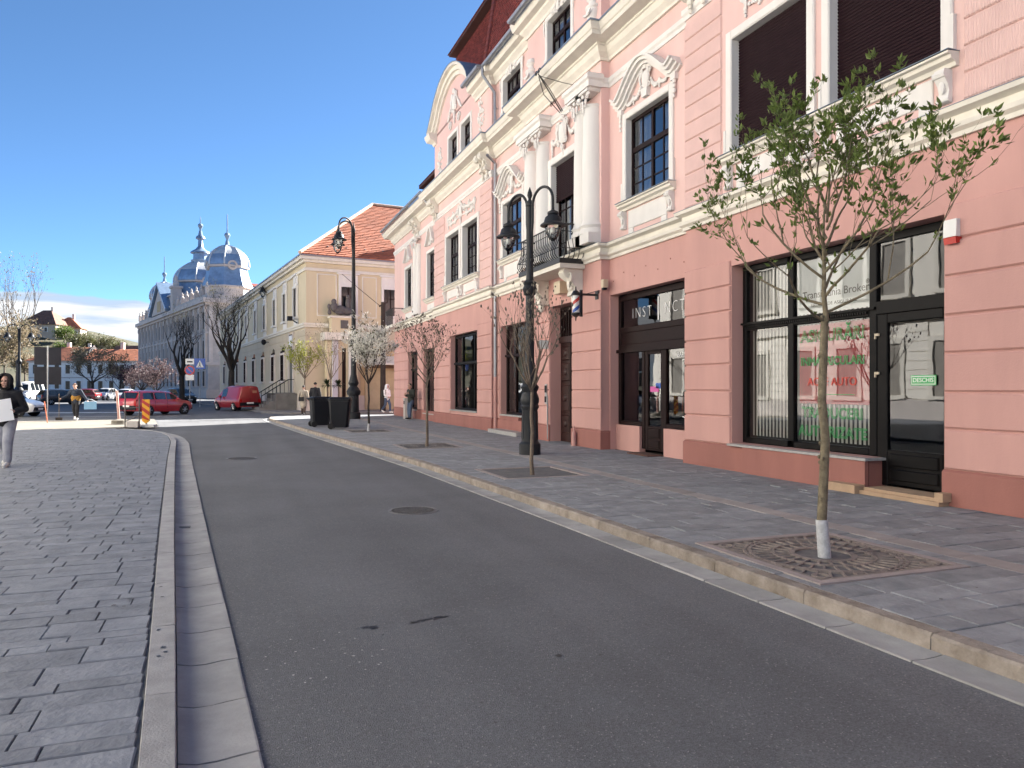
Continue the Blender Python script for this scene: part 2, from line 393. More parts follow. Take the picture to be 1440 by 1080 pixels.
# paving slabs: the nearest as single parts, the rest joined
UNIT = MB().add([(-.5,-.5,-1),(.5,-.5,-1),(.5,.5,-1),(-.5,.5,-1),(-.5,-.5,-.3),(.5,-.5,-.3),(.5,.5,-.3),(-.5,.5,-.3),(-.49,-.475,0),(.49,-.475,0),(.49,.475,0),(-.49,.475,0)],
    [(0,1,5,4),(1,2,6,5),(2,3,7,6),(3,0,4,7),(4,5,9,8),(5,6,10,9),(6,7,11,10),(7,4,8,11),(8,9,10,11)])
ME_P = UNIT.mesh('paving_slab', smooth=0); ME_P.materials.append(SLAB_P)
ME_P2 = UNIT.mesh('paving_slab', smooth=0); ME_P2.materials.append(SLAB_P2)
ME_B = UNIT.mesh('paving_slab_band', smooth=0); ME_B.materials.append(BAND)
def pave(parent, rects, mats, limit, name='paving_slab'):
    rects.sort(key=lambda r: r[1]); far = {}
    cnt = 0
    for x0, y0, x1, y1, band in rects:
        g = .0035
        if cnt < limit and y1 > 1.2:
            o = bpy.data.objects.new(name, ME_B if band else mats[0]); COL.objects.link(o); o.parent = parent
            o.location = ((x0+x1)/2, (y0+y1)/2, random.uniform(-.006, .004)); o.scale = (x1-x0-2*g, y1-y0-2*g, .02)
            o.rotation_euler = (random.uniform(-.006, .006), random.uniform(-.006, .006), random.uniform(-.008, .008)); cnt += 1
        else:
            m = far.setdefault(band, MB()); z = random.uniform(-.003, .002)
            m.add([((x0+x1)/2+v.x*(x1-x0-2*g), (y0+y1)/2+v.y*(y1-y0-2*g), z+v.z*.02) for v in UNIT.v], UNIT.f)
    for band, m in far.items(): m.build('paving_slabs' if not band else 'band_slabs', BANDS if band else mats[1], parent, kind='stuff', smooth=0)
b = MB()
pts = [(x, y) for y, x in LK]
b.add([(p[0]-.13, p[1], -.014) for p in pts]+[(-26, p[1], -.014) for p in pts], [(i, i+1, len(pts)+i+1, len(pts)+i) for i in range(len(pts)-1)])
pav = tag(b.build('pavement', JOINT, smooth=0), kind='structure')
rects = []; y = 1.6; k = 0
while y < 31.6:
    h2 = random.choice((.13, .16, .18, .20, .24, .28)); xr = interp(LK, y+h2*.5)-.155; x = xr; k += 1
    if k % 2: x_ = x
    lim = max(-.36*y-3.2, -13)
    while x > lim:
        w = random.choice((.22, .3, .36, .42, .5, .66))*random.uniform(.85, 1.15)
        if x == xr: w *= random.uniform(.5, 1)
        rects.append((x-w, y, x, y+h2, 0)); x -= w
    y += h2
pave(pav, rects, (ME_P, SLAB_S), 300)
# sandy paving beyond the shade line, where the works are
b = MB().quad((-26, 31.75, -.03), (-4.4, 31.75, -.03), (-2.6, 33.2, -.03), (-3.4, 41.0, -.03), (-26, 39.5, -.03))
tag(b.build('pavement', SANDY, smooth=0), kind='structure')

PITS = [(4.32, 4.58, 5.76, 6.06), (4.36, 11.62, 5.76, 13.1), (4.18, 18.25, 5.55, 19.7), (3.95, 25.6, 5.3, 27.0)]
b = MB()
pts = [(x, y) for y, x in RK2[:-3]]
b.add([(p[0]+.13, p[1], -.014) for p in pts]+[(9.6, p[1], -.014) for p in pts], [(i, len(pts)+i, len(pts)+i+1, i+1) for i in range(len(pts)-1)])
pav2 = tag(b.build('sidewalk', JOINT, smooth=0), kind='structure')
cuts = sorted([p[1]-.09 for p in PITS]+[p[3]+.09 for p in PITS])
rects = []; y = 1.2
while y < 42.4:
    h2 = random.choice((.20, .24, .26, .28, .30)); y1 = y+h2
    for cc in cuts:
        if y+1e-6 < cc < y1+.05: y1 = cc; break
    xl = interp(RK, y+h2*.5)+.15
    if y > 39.5: xl = interp(RK2, y+h2*.5)+.15
    spans = [(xl, 6.03), (6.31, 8.98)]
    for px0, py0, px1, py1 in PITS:
        if y+.01 < py1+.09 and y1-.01 > py0-.09: spans = [(xl, px0-.09), (px1+.09, 6.03), (6.31, 8.98)]
    for a, c in spans:
        if c-a < .03: continue
        x = a; first = True
        while x < c-.01:
            w = random.uniform(.38, .85)*(random.uniform(.5, 1) if first else 1); first = False
            if c-x-w < .2: w = c-x
            rects.append((x, y, x+w, y1, 0)); x += w
    y = y1
y = 1.2
while y < 42: w = random.uniform(.7, 1.0); rects.append((6.03, y, 6.31, y+w, 1)); y += w
pave(pav2, rects, (ME_P2, SLAB_S2), 300)
# pits, their stone rims and the grates
STONE_RIM = M('pinkish_rim_stone', (.30, .26, .25), .8, .15, 4, .2, 60, rnd=.06)
for i, (x0, y0, x1, y1) in enumerate(PITS):
    pt = tag(MB().box(x0, x1, y0, y1, -.3, -.035 if i == 1 else -.12).build('tree_pit', SOIL if i == 1 else DARKROOM, pav2, smooth=0))
    for a in ((x0-.085, x1+.085, y0-.085, y0), (x0-.085, x1+.085, y1, y1+.085), (x0-.085, x0, y0, y1), (x1, x1+.085, y0, y1)):
        MB().box(a[0]+.003, a[1]-.003, a[2]+.003, a[3]-.003, -.28, .004).build('rim_stone', STONE_RIM, pt, smooth=0)
    mul = MB()
    if i != 1: continue
    for k in range(420):
        mul.lump((random.uniform(x0+.02, x1-.02), random.uniform(y0+.02, y1-.02), -.034), (random.uniform(.008, .028), random.uniform(.008, .02), random.uniform(.006, .014)), 5, 3)
    mul.build('bark_chips', SOIL, pt, kind='stuff')
def grate(name, label, i, mat):
    x0, y0, x1, y1 = PITS[i]; cx, cyy = (x0+x1)/2, (y0+y1)/2; hx, hy = (x1-x0)/2, (y1-y0)/2
    t = thing(name, label, 'tree grate', (cx, cyy, -.03), group='tree grates in the sidewalk')
    f = MB()
    for a in ((-hx, hx, -hy, -hy+.035), (-hx, hx, hy-.035, hy), (-hx, -hx+.035, -hy+.035, hy-.035), (hx-.035, hx, -hy+.035, hy-.035)): f.box(*a, 0, .032)
    f.build('frame', mat, t, smooth=0)
    hm = min(hx, hy)
    for r, w in ((.24, .05), (.42, .028), (.62, .028), (hm-.05, .02)):
        MB().lathe([(r, .0), (r, .031), (r+w, .031), (r+w, 0)], (0, 0, 0), 40).build('ring', mat, t, smooth=0)
    bars = MB(); near = i == 0
    def bar(a, r0, r1, w=.009):
        bars = MB() if near else bars_
        d = Vector((math.cos(a), math.sin(a), 0)); q = Vector((-d.y, d.x, 0))*w; s0 = d*r0; s1 = d*r1
        bars.add([s0-q, s1-q, s1+q, s0+q]+[p+Vector((0, 0, .03)) for p in (s0-q, s1-q, s1+q, s0+q)], [(4,5,6,7),(0,1,5,4),(1,2,6,5),(2,3,7,6),(3,0,4,7)])
        if near: bars.build('bar', mat, t, smooth=0)
    bars_ = bars
    for n, r0, r1 in ((22, .27, .43), (34, .43, .63), (46, .63, None)):
        for k in range(n):
            a = 2*PI*(k+.5)/n
            lim = min(hx/max(abs(math.cos(a)), 1e-3), hy/max(abs(math.sin(a)), 1e-3))-.02
            bar(a, r0, lim if r1 is None else min(r1, lim), .0095)
    if not near: bars.build('bars', mat, t, kind='stuff', smooth=0)
    for sx in (-1, 1):
        for sy in (-1, 1): MB().lathe([(.05, 0), (.05, .033), (.078, .033), (.078, 0)], (sx*(hx-.13), sy*(hy-.13), 0), 16).build('small_ring', mat, t, smooth=0)
grate('tree_grate', 'square cast iron tree grate with radial bars around the nearest leafy street tree', 0, RUST)
grate('tree_grate', 'dark tree grate around the budding tree to the left of the double street lamp', 2, CAST)
grate('tree_grate', 'farthest dark tree grate, beside the black wheelie bins', 3, CAST)

def manhole(label, x, y, r):
    t = thing('manhole_cover', label, 'manhole cover', (x, y, RZ))
    MB().lathe([(r, 0), (r, .006), (r-.05, .007), (r-.05, .0)], n=32).build('rim', CAST, t, smooth=0)
    MB().lathe([(0, .004), (r-.06, .004)], n=32).build('lid', CAST, t, smooth=0)
    k2 = MB()
    for i in range(-7, 8):
        for j in range(-7, 8):
            if math.hypot(i, j) < 7.2: xx, yy = i*(r-.07)/7.4, j*(r-.07)/7.4; k2.box(xx-.013, xx+.013, yy-.007, yy+.007, .004, .010) if (i+j) % 2 else k2.box(xx-.007, xx+.007, yy-.013, yy+.013, .004, .010)
    k2.build('studs', CAST, t, kind='stuff', smooth=0)
manhole('round iron manhole cover in the middle of the road', 2.28, 9.65, .33)
manhole('worn round manhole cover in the road farther off, near the left gutter', .3, 18.2, .34)
d = thing('gutter_drain', 'small slotted drain grid set in the left gutter', 'drain', (-.62, 9.35, -.095))
for k in range(3): MB().box(-.02, .22, -.05+k*.04, -.03+k*.04, -.01, .006).build('slat', CAST, d, smooth=0)
def blot(x, y, rx, ry, rz, name='tar_patch', mat=TAR, z=.004, par=None, dz=0.):
    n = 14; m = MB().add([(x, y, RZ+z)]+[(x+rx*random.uniform(.5, 1.2)*math.cos(2*PI*k/n)*math.cos(rz)-ry*random.uniform(.5, 1.2)*math.sin(2*PI*k/n)*math.sin(rz),
        y+rx*random.uniform(.6, 1.2)*math.cos(2*PI*k/n)*math.sin(rz)+ry*random.uniform(.6, 1.2)*math.sin(2*PI*k/n)*math.cos(rz), RZ+z) for k in range(n)], [(0, 1+k, 1+(k+1) % n) for k in range(n)])
    for v in m.v: v.z += dz
    m.build(name, mat, par or road, smooth=0)
for k in range(26): t_ = random.random(); blot(1.18+.26*t_+random.gauss(0, .008), 5.04+.05*t_+random.gauss(0, .010), random.uniform(.008, .03), random.uniform(.005, .012), random.random())
for k in range(24): blot(.90+random.gauss(0, .055), 5.02+random.gauss(0, .018), random.uniform(.006, .026), random.uniform(.004, .010), random.random())
blot(1.86, 4.1, .028, .02, .4); blot(2.1, 4.02, .018, .01, 1)
for k in range(16): blot(random.uniform(.7, 3.2), random.uniform(3, 9), random.uniform(.006, .014), random.uniform(.006, .012), random.random()*3)
GUM = M('dark_stain', (.07, .068, .072), .8, .3, 8); CHALK = M('pale_speck', (.42, .41, .40), .8, .2, 8)
for k in range(44):
    y = random.uniform(2.6, 12)**1.0; r = random.uniform(.008, .022); blot(interp(LK, y)-random.uniform(.2, 3.2), y, r, r*.8, 0, 'gum_spot', GUM, .0065, pav, -RZ)
for k in range(26):
    y = random.uniform(3, 14); r = random.uniform(.01, .026); blot(random.uniform(4.6, 8.3), y, r, r*.8, 0, 'gum_spot', GUM, .0065, pav2, -RZ)
for k in range(22): blot(random.uniform(.2, .9), random.uniform(4.2, 5.0), random.uniform(.006, .013), .007, random.random()*3, 'pale_speck', CHALK)
for x, y in ((-.36, 4.6), (-.35, 4.75), (-.44, 5.9), (-.33, 4.66), (-.47, 6.2), (-.4, 5.1)): blot(x, y, random.uniform(.012, .03), .014, 1, 'oil_spot', TAR, .0055, kl, -RZ)
for (x, y, a) in ((-7.4, 56, .15), (-8.7, 56.2, .15), (-6.2, 55.8, .15), (-10, 56.4, .15), (-11.3, 56.6, .15), (-4.9, 55.6, .15)):
    m = MB().quad((-.28, -2.2, RZ+.004), (.28, -2.2, RZ+.004), (.28, 2.2, RZ+.004), (-.28, 2.2, RZ+.004)).xf(Matrix.Translation((x, y, 0))@Matrix.Rotation(a+.9, 4, 'Z'))
    m.build('road_marking', PAINT, road, smooth=0)
m = MB().quad((-16, 49.2, RZ+.004), (-2, 47.4, RZ+.004), (-2, 47.6, RZ+.004), (-16, 49.4, RZ+.004)); m.build('road_marking', PAINT, road, smooth=0)
# far pavement in front of the cream corner building
b = MB().prism([(2.6, 50.2), (2.1, 52), (-4.6, 97), (-1, 98), (5, 52), (26, 54), (26, 47.2), (5.5, 47.2), (3.6, 48)], -.12, .0, 'xy')
tag(b.build('pavement', M('far_grey_paving', (.19, .18, .18), .85, .15, 1.5, .1, 20), smooth=0), kind='structure')
# ------------------------------------------------------------------ the pink building on the right
PB = thing('pink_building', 'long pink baroque-style building with white stucco trim filling the right side of the street', 'building', (8.62, 18.7, 0), world=True)
XD, XC, XPo, XB, XA = 8.62, 8.78, 8.55, 8.62, 8.74
YD, YC1, YP, YC2, YB, YA = 4.6, 12.79, 16.31, 21.09, 24.6, 32.3
YE = 41.4
SECS = [('A2', -5, YD, XA), ('D', YD, YC1, XD), ('C1', YC1, YP, XC), ('P', YP, YC2, XPo), ('C2', YC2, YB, XC), ('B', YB, YA, XB), ('A', YA, YE, XA)]
def seg_path(secs):
    p = []
    for n, y0, y1, x in secs: p += [(x, y0), (x, y1)]
    return p
def wall(name, mat, y0, y1, z0, z1, x, holes, depth=.2, rev=None, jogs=()):
    m = MB(); ys = sorted({y0, y1, *[v for h in holes for v in h[:2]]}); zs = sorted({z0, z1, *[v for h in holes for v in h[2:4]]})
    for a, c in zip(ys, ys[1:]):
        for d0, d1 in zip(zs, zs[1:]):
            ym, zm = (a+c)/2, (d0+d1)/2
            if any(h[0] < ym < h[1] and h[2] < zm < h[3] for h in holes): continue
            m.quad((x, a, d0), (x, a, d1), (x, c, d1), (x, c, d0))
    for jy, jx in jogs: m.quad((x, jy, z0), (jx, jy, z0), (jx, jy, z1), (x, jy, z1))
    w = m.build(name, mat, PB, smooth=0, fix=False)
    for h in holes:
        r = MB(); dp = h[4] if len(h) > 4 else depth
        a, c, d0, d1 = h[:4]; e = x+dp
        if not any(g[1] == a for g in holes): r.quad((x, a, d0), (e, a, d0), (e, a, d1), (x, a, d1))
        if not any(g[0] == c for g in holes): r.quad((x, c, d0), (x, c, d1), (e, c, d1), (e, c, d0))
        r.quad((x, a, d1), (e, a, d1), (e, c, d1), (x, c, d1))
        if d0 > .05: r.quad((x, a, d0), (x, c, d0), (e, c, d0), (e, a, d0))
        r.build('reveal', rev or mat, w, smooth=0, fix=False)
    return w
ZB = 4.67                      # underside of the string course
# lower walls
GH = {'D': [(8.22, 11.34, .50, 3.74, .3), (7.0, 8.22, .06, 3.74, .3)], 'C1': [(12.84, 16.27, .0, 3.78, .25)], 'P': [(17.95, 19.4, 0, 3.8, .4)],
      'C2': [(21.55, 24.15, .45, 3.62, .22)], 'B': [(26.2, 29.72, .6, 3.66, .2)], 'A': [(32.55, 34.75, .3, 3.35, .2), (35.95, 37.95, .4, 3.35, .2)], 'A2': []}
UH = {'D': [(9.42, 11.3, 5.74, 7.86), (7.03, 8.93, 5.74, 7.86)], 'C1': [(13.62, 15.45, 5.84, 7.82)], 'P': [(17.55, 19.25, 5.02, 7.75, .25)],
      'C2': [(22.1, 23.85, 5.84, 7.72)], 'B': [(26.15, 28.02, 5.74, 7.82), (28.5, 30.35, 5.74, 7.82)], 'A': [(32.6, 34.0, 5.62, 7.76), (37.2, 38.6, 5.62, 7.7)], 'A2': []}
TH = {'D': [(9.3, 10.4, 10.42, 11.85), (7.7, 8.8, 10.42, 11.85)], 'C1': [(13.55, 15.2, 10.42, 11.95)], 'P': [(18.0, 19.55, 10.42, 11.95)], 'C2': [(22.2, 23.85, 10.42, 11.95)],
      'B': [(27.0, 28.2, 10.42, 11.85), (28.75, 30.0, 10.42, 11.85)], 'A': [], 'A2': []}
JOG = {}
for i, (n, y0, y1, x) in enumerate(SECS):
    J = []
    if i and SECS[i-1][3] > x: J.append((y0, SECS[i-1][3]))
    if i < len(SECS)-1 and SECS[i+1][3] > x: J.append((y1, SECS[i+1][3]))
    JOG[n] = J
    wall('lower_wall', SALMON, y0, y1, 0, ZB, x, GH[n], .25, SALMON, J)
    wall('upper_wall', PINK, y0, y1, ZB, 10.0, x, UH[n], .2, WHITE, J)
    if n not in ('A', 'A2'): wall('attic_wall', PINK, y0, y1, 10.0, 12.66, x, TH[n], .22, WHITE, J)
bx('end_wall', PINK, PB, XA+.002, 19, YE-.02, YE, ZB, 10.2); bx('end_wall', SALMON, PB, XA+.002, 19, YE-.02, YE+.002, 0, ZB)
bx('inner_mass', DARKROOM, PB, 10.8, 19, -4.9, YE-.05, 0, 4.4)  # dark core boxes added inside the shell to block sun and light leaks
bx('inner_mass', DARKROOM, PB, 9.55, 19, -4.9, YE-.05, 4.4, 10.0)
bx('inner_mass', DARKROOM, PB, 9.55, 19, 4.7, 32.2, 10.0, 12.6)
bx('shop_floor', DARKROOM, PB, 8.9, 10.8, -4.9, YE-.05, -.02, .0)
# plinth, string course, cornices: swept round every jog of the front
PATH = seg_path(SECS); PATH = [(x, y) for x, y in PATH]+[(19, YE)]
def along(y0, y1):                                  # the front path between two y values
    out = []
    for n, a, c, x in SECS:
        lo, hi = max(a, y0), min(c, y1)
        if hi-lo > 1e-4: out += [(x, lo), (x, hi)]
    return out
op = []
for n, a, c, x in SECS: op += [(h[0], h[1]) for h in GH[n] if h[2] < .3]
op.sort(); cur = -5.
for a, c in op+[(YE, YE)]:
    if a-cur > .02: MB().sweep(along(cur, a), [(.0, 0), (.045, 0), (.045, .43), (.02, .455), (.0, .46)]).build('plinth', PLINTH, PB, smooth=0)
    cur = c
for a, c, x in ((8.22, 11.34, XD),):                # deep bench sill under the big shop window
    bx('plinth', PLINTH, PB, x-.11, x-.046, 8.18, 10.9, 0, .455)
    bx('sill', MARBLE, PB, x-.14, x+.3, 8.14, 11.3, .461, .498)
MB().sweep(PATH, [(0, 4.66), (.05, 4.66), (.055, 4.72), (.11, 4.76), (.12, 4.82), (.06, 4.84), (.06, 4.93), (.17, 4.97), (.18, 5.03), (0, 5.06)]).build('string_course', CREAMW, PB, smooth=20)
MB().sweep(PATH, [(.0, 5.062), (.185, 5.034), (.185, 5.04), (0, 5.075)]).build('flashing', LEAD, PB, smooth=0)
MB().sweep(PATH, [(0, 9.52), (.06, 9.52), (.07, 9.58), (.16, 9.68), (.20, 9.80), (.24, 9.82), (.24, 9.86), (.50, 9.90), (.52, 9.98), (.55, 10.0), (.60, 10.12), (.60, 10.17), (0, 10.24)]).build('cornice', CREAMW, PB, smooth=20)
MB().sweep(PATH, [(.0, 10.245), (.61, 10.175), (.61, 10.15), (.625, 10.15), (.625, 10.19), (0, 10.262)]).build('flashing', LEAD, PB, smooth=0)
FRZ = [(x, y) for x, y in seg_path([s for s in SECS])]
MB().sweep(FRZ, [(0, 8.88), (.03, 8.88), (.035, 8.96), (.07, 9.0), (.07, 9.1), (0, 9.12)]).build('frieze_moulding', WHITE, PB, smooth=0)
EAVE = [(XD, YD), (XD, YC1), (XC, YC1), (XC, YP), (XPo, YP), (XPo, YC2), (XC, YC2), (XC, YB), (XB, YB), (XB, 26.35)]
MB().sweep(EAVE, [(0, 12.1), (.05, 12.1), (.07, 12.2), (.18, 12.3), (.2, 12.36), (.36, 12.4), (.40, 12.52), (.43, 12.66), (0, 12.68)]).build('eave_cornice', CREAMW, PB, smooth=20)
MB().sweep([(p[0]-.47, p[1]) for p in EAVE], [(.0, 12.62), (.02, 12.56), (.08, 12.53), (.14, 12.56), (.16, 12.64), (.14, 12.64), (.08, 12.56), (.02, 12.64)]).build('gutter', ZINC, PB)

# rustic blocks
GZ = [.46, .98, 1.45, 1.95, 2.43, 2.93, 3.39, 3.85]
def blocks(y0, y1, x, zs, mat, parent, pr=.035, name='rustic_block'):
    for a, c in zip(zs, zs[1:]): MB().cbox(x-pr, x+.002, y0, y1, a+.012, c-.012, .018).build(name, mat, parent, smooth=0)
lw = {}
for y0, y1, x in ((11.36, 12.81, XD), (4.6, 6.98, XD), (16.29, 17.93, XPo), (19.42, 21.11, XPo), (24.58, 26.18, XB), (29.74, 32.32, XB), (34.78, 35.93, XA), (37.98, 41.42, XA), (24.2, 24.57, XC)):
    blocks(y0, y1, x, GZ, SALMON, PB)
for y0, y1, x in ((-5, 4.58, XA),): blocks(y0, y1, x, GZ, SALMON, PB)
blocks(4.6, 11.3, XD, [3.85, 4.25], SALMON, PB, .02) if False else None
UZ = [5.10+.336*k for k in range(12)]
PINKR = M('ribbed_pink_plaster', (.71, .485, .45), .85, .06, 2.0, .0)
n = PINKR.node_tree.nodes; L = PINKR.node_tree.links          # fine vertical combing of the render
g_ = n.new('ShaderNodeNewGeometry'); wv = n.new('ShaderNodeTexWave'); wv.bands_direction = 'Y'; wv.inputs['Scale'].default_value = 9; wv.inputs['Distortion'].default_value = .6; wv.inputs['Detail'].default_value = 2
L.new(g_.outputs['Position'], wv.inputs['Vector']); bp_ = n.new('ShaderNodeBump'); bp_.inputs['Strength'].default_value = .6; bp_.inputs['Distance'].default_value = .012
L.new(wv.outputs[0], bp_.inputs['Height']); L.new(bp_.outputs[0], n['Principled BSDF'].inputs['Normal'])
for y0, y1, x in ((11.62, 12.81, XD), (4.6, 6.72, XD), (24.58, 25.86, XB), (30.65, 32.32, XB)):
    blocks(y0, y1, x, UZ, PINKR, PB, .03)

# ------------------------------------------------------------------ ornaments (all solid relief)
def scroll(m, x, y, z, r, turns=1.6, sy=1, sz=1, w=.022, a0=0):
    pts = []; rad = []; N = int(turns*10)
    for k in range(N+1):
        t = k/N; a = a0+2*PI*turns*t; rr = r*(1-.82*t); pts.append((x-.01-.02*t, y+sy*rr*math.cos(a), z+sz*rr*math.sin(a))); rad.append(w*(1-.45*t))
    m.tube(pts, rad, 5); m.lump((x-.02, y, z), (.03, r*.24, r*.24), 6, 4)
def garland(m, x, y0, z0, y1, z1, sag, r, n=9):
    for k in range(n+1):
        t = k/n; y = y0+(y1-y0)*t; z = z0+(z1-z0)*t-sag*4*t*(1-t); q = r*(.65+.5*math.sin(PI*t))*random.uniform(.85, 1.15)
        m.lump((x-.01, y+random.uniform(-.2, .2)*r, z+random.uniform(-.2, .2)*r), (q*.8, q, q), 6, 4)
def drop(m, x, y, z, h, r):
    n = max(3, int(h/(r*1.1)))
    for k in range(n): q = r*(1-.55*k/n)*random.uniform(.85, 1.15); m.lump((x-.005, y+random.uniform(-.15, .15)*r, z-h*k/n), (q*.7, q, q*1.05), 6, 4)
def cartouche(m, x, y, z, s):
    m.lump((x, y, z), (.07*s, .16*s, .24*s), 12, 8)
    for sg in (-1, 1):
        scroll(m, x, y+sg*.2*s, z+.2*s, .11*s, 1.5, sg, 1, .03*s, PI); scroll(m, x, y+sg*.17*s, z-.2*s, .09*s, 1.4, sg, -1, .026*s, PI)
        m.tube([(x-.02, y+sg*.1*s, z+.26*s), (x-.04, y+sg*.22*s, z+.05*s), (x-.03, y+sg*.19*s, z-.12*s)], [.035*s, .04*s, .03*s], 5)
    m.lump((x-.02, y, z+.33*s), (.05*s, .1*s, .07*s), 8, 5); m.lump((x-.02, y, z-.3*s), (.04*s, .06*s, .08*s), 8, 5)
def console(m, x, y, z, w, h2, d):
    pr = [(0, 0), (d*.35, 0), (d*.55, .05*h2), (d*.5, .2*h2), (d*.38, .35*h2), (d*.55, .55*h2), (d*.9, .72*h2), (d, .86*h2), (d*.92, h2), (0, h2)]
    m.prism([(x-p[0], z+p[1]) for p in pr], y-w/2, y+w/2, 'xz')
    m.tube([(x-d*.82, y-w/2-.012, z+h2*.84), (x-d*.82, y+w/2+.012, z+h2*.84)], h2*.12, 8); m.tube([(x-d*.4, y-w/2-.012, z+h2*.1), (x-d*.4, y+w/2+.012, z+h2*.1)], h2*.09, 8)
    m.lump((x-d*.6, y, z+h2*.5), (.03, w*.3, h2*.25), 6, 4)
def capital(m, x, y, z, r):
    m.box(x-r*1.25, x+.05, y-r*1.25, y+r*1.25, z+.30, z+.36)
    for sg in (-1, 1): scroll(m, x-r*1.0, y+sg*r*.95, z+.2, .09, 1.5, sg, 1, .026, 0)
    m.lump((x-r*1.05, y, z+.24), (.05, .07, .06), 6, 4); drop(m, x-r*1.02, y-r*.5, z+.12, .22, .045); drop(m, x-r*1.02, y+r*.5, z+.12, .22, .045); drop(m, x-r*1.06, y, z+.1, .34, .05)
    m.tube([(x-.0, y-r*1.02, z+.02), (x-r*.8, y-r*.6, z+.02), (x-r*1.03, y, z+.02), (x-r*.8, y+r*.6, z+.02), (x, y+r*1.02, z+.02)], .022, 5)

# ------------------------------------------------------------------ windows
def sash(y0, y1, z0, z1, x, parent, mat=DKWOOD, name='window', trans=.62, nl=2, mun=(2, 3, 1), glass=GLASS, curtain=True, fw=.07):
    """casement window: frame + muntins as one mesh, each pane of glass a child"""
    m = MB(); m.box(x, x+.06, y0, y0+fw, z0, z1).box(x, x+.06, y1-fw, y1, z0, z1).box(x, x+.06, y0+fw, y1-fw, z0, z0+fw).box(x, x+.06, y0+fw, y1-fw, z1-fw, z1)
    zt = z0+(z1-z0)*trans
    m.box(x-.015, x+.055, y0+fw, y1-fw, zt-.055, zt+.055)
    cols = []
    for k in range(nl):
        a = y0+fw+(y1-y0-2*fw)*k/nl; c = y0+fw+(y1-y0-2*fw)*(k+1)/nl
        if k: m.box(x+.002, x+.058, a-.04, a+.04, z0+fw, z1-fw)
        cols.append((a+(.04 if k else 0), c-(.04 if k < nl-1 else 0)))
    panes = []
    for a, c in cols:
        for (zz0, zz1, rows) in ((z0+fw, zt-.055, mun[1]), (zt+.055, z1-fw, mun[2]+0)):
            for j in range(mun[0]):
                p0 = a+(c-a)*j/mun[0]; p1 = a+(c-a)*(j+1)/mun[0]
                if j: m.box(x+.012, x+.05, p0-.014, p0+.014, zz0, zz1)
            for i in range(1, rows): q = zz0+(zz1-zz0)*i/rows; m.box(x+.014, x+.048, a, c, q-.014, q+.014)
            panes.append((a, c, zz0, zz1))
    f = m.build(name, mat, parent, smooth=0)
    for a, c, q0, q1 in panes:
        t = random.uniform(-.004, .004); s2 = random.uniform(-.003, .003)
        MB().quad((x+.03+t, a, q0), (x+.03+t+s2, a, q1), (x+.03-t+s2, c, q1), (x+.03-t, c, q0)).build('pane', glass, f, smooth=0, fix=False)
    if curtain:
        cm = MB(); N = 22
        for k in range(N):
            a = y0+.05+(y1-y0-.1)*k/N; c = y0+.05+(y1-y0-.1)*(k+1)/N
            if N*.36 < k < N*.64: continue
            cm.quad((x+.16+.03*(k % 2), a, z0), (x+.16+.03*(k % 2), a, z1), (x+.16+.03*((k+1) % 2), c, z1), (x+.16+.03*((k+1) % 2), c, z0))
        cm.build('curtain', CURT, f, smooth=0, fix=False)
    return f
def surround(f, y0, y1, z0, z1, x, w=.17, pr=.05, sill=True, head=True, name='surround'):
    m = MB(); m.cbox(x-pr, x+.002, y0-w, y0, z0, z1+w, .02); m.cbox(x-pr, x+.002, y1, y1+w, z0, z1+w, .02); m.cbox(x-pr, x+.002, y0, y1, z1, z1+w, .02)
    for yy in (y0-w-.035, y1+w-.02): m.box(x-pr-.012, x, yy, yy+.055, z0, z0+.5)
    m.build(name, WHITE, f, smooth=0)
    if sill:
        s = MB().sweep([(x, y0-w-.07), (x, y1+w+.07)], [(0, z0-.17), (.05, z0-.17), (.07, z0-.12), (.14, z0-.09), (.15, z0-.04), (.2, z0-.03), (.2, z0-.002), (0, z0+.012)]); s.build('sill', CREAMW, f, smooth=15)
        MB().box(x-.21, x+.02, y0-w-.08, y1+w+.08, z0+.012, z0+.02).build('sill_flashing', LEAD, f, smooth=0)
def apron(f, y0, y1, z0, x, notch=.1):
    h0, h1 = 5.1, z0-.2
    m = MB(); a, c = y0+.0, y1-.0
    m.cbox(x-.03, x+.002, a, c, h0+.12, h1, .012); m.cbox(x-.03, x+.002, a, a+.22, h0, h0+.119, .012); m.cbox(x-.03, x+.002, c-.22, c, h0, h0+.119, .012)
    m.build('apron_panel', WHITE, f, smooth=0)
    for yy in (y0-.19, y1+.19): k = MB(); console(k, x, yy, h1-.40, .15, .42, .15); k.build('console', WHITE, f, smooth=40)
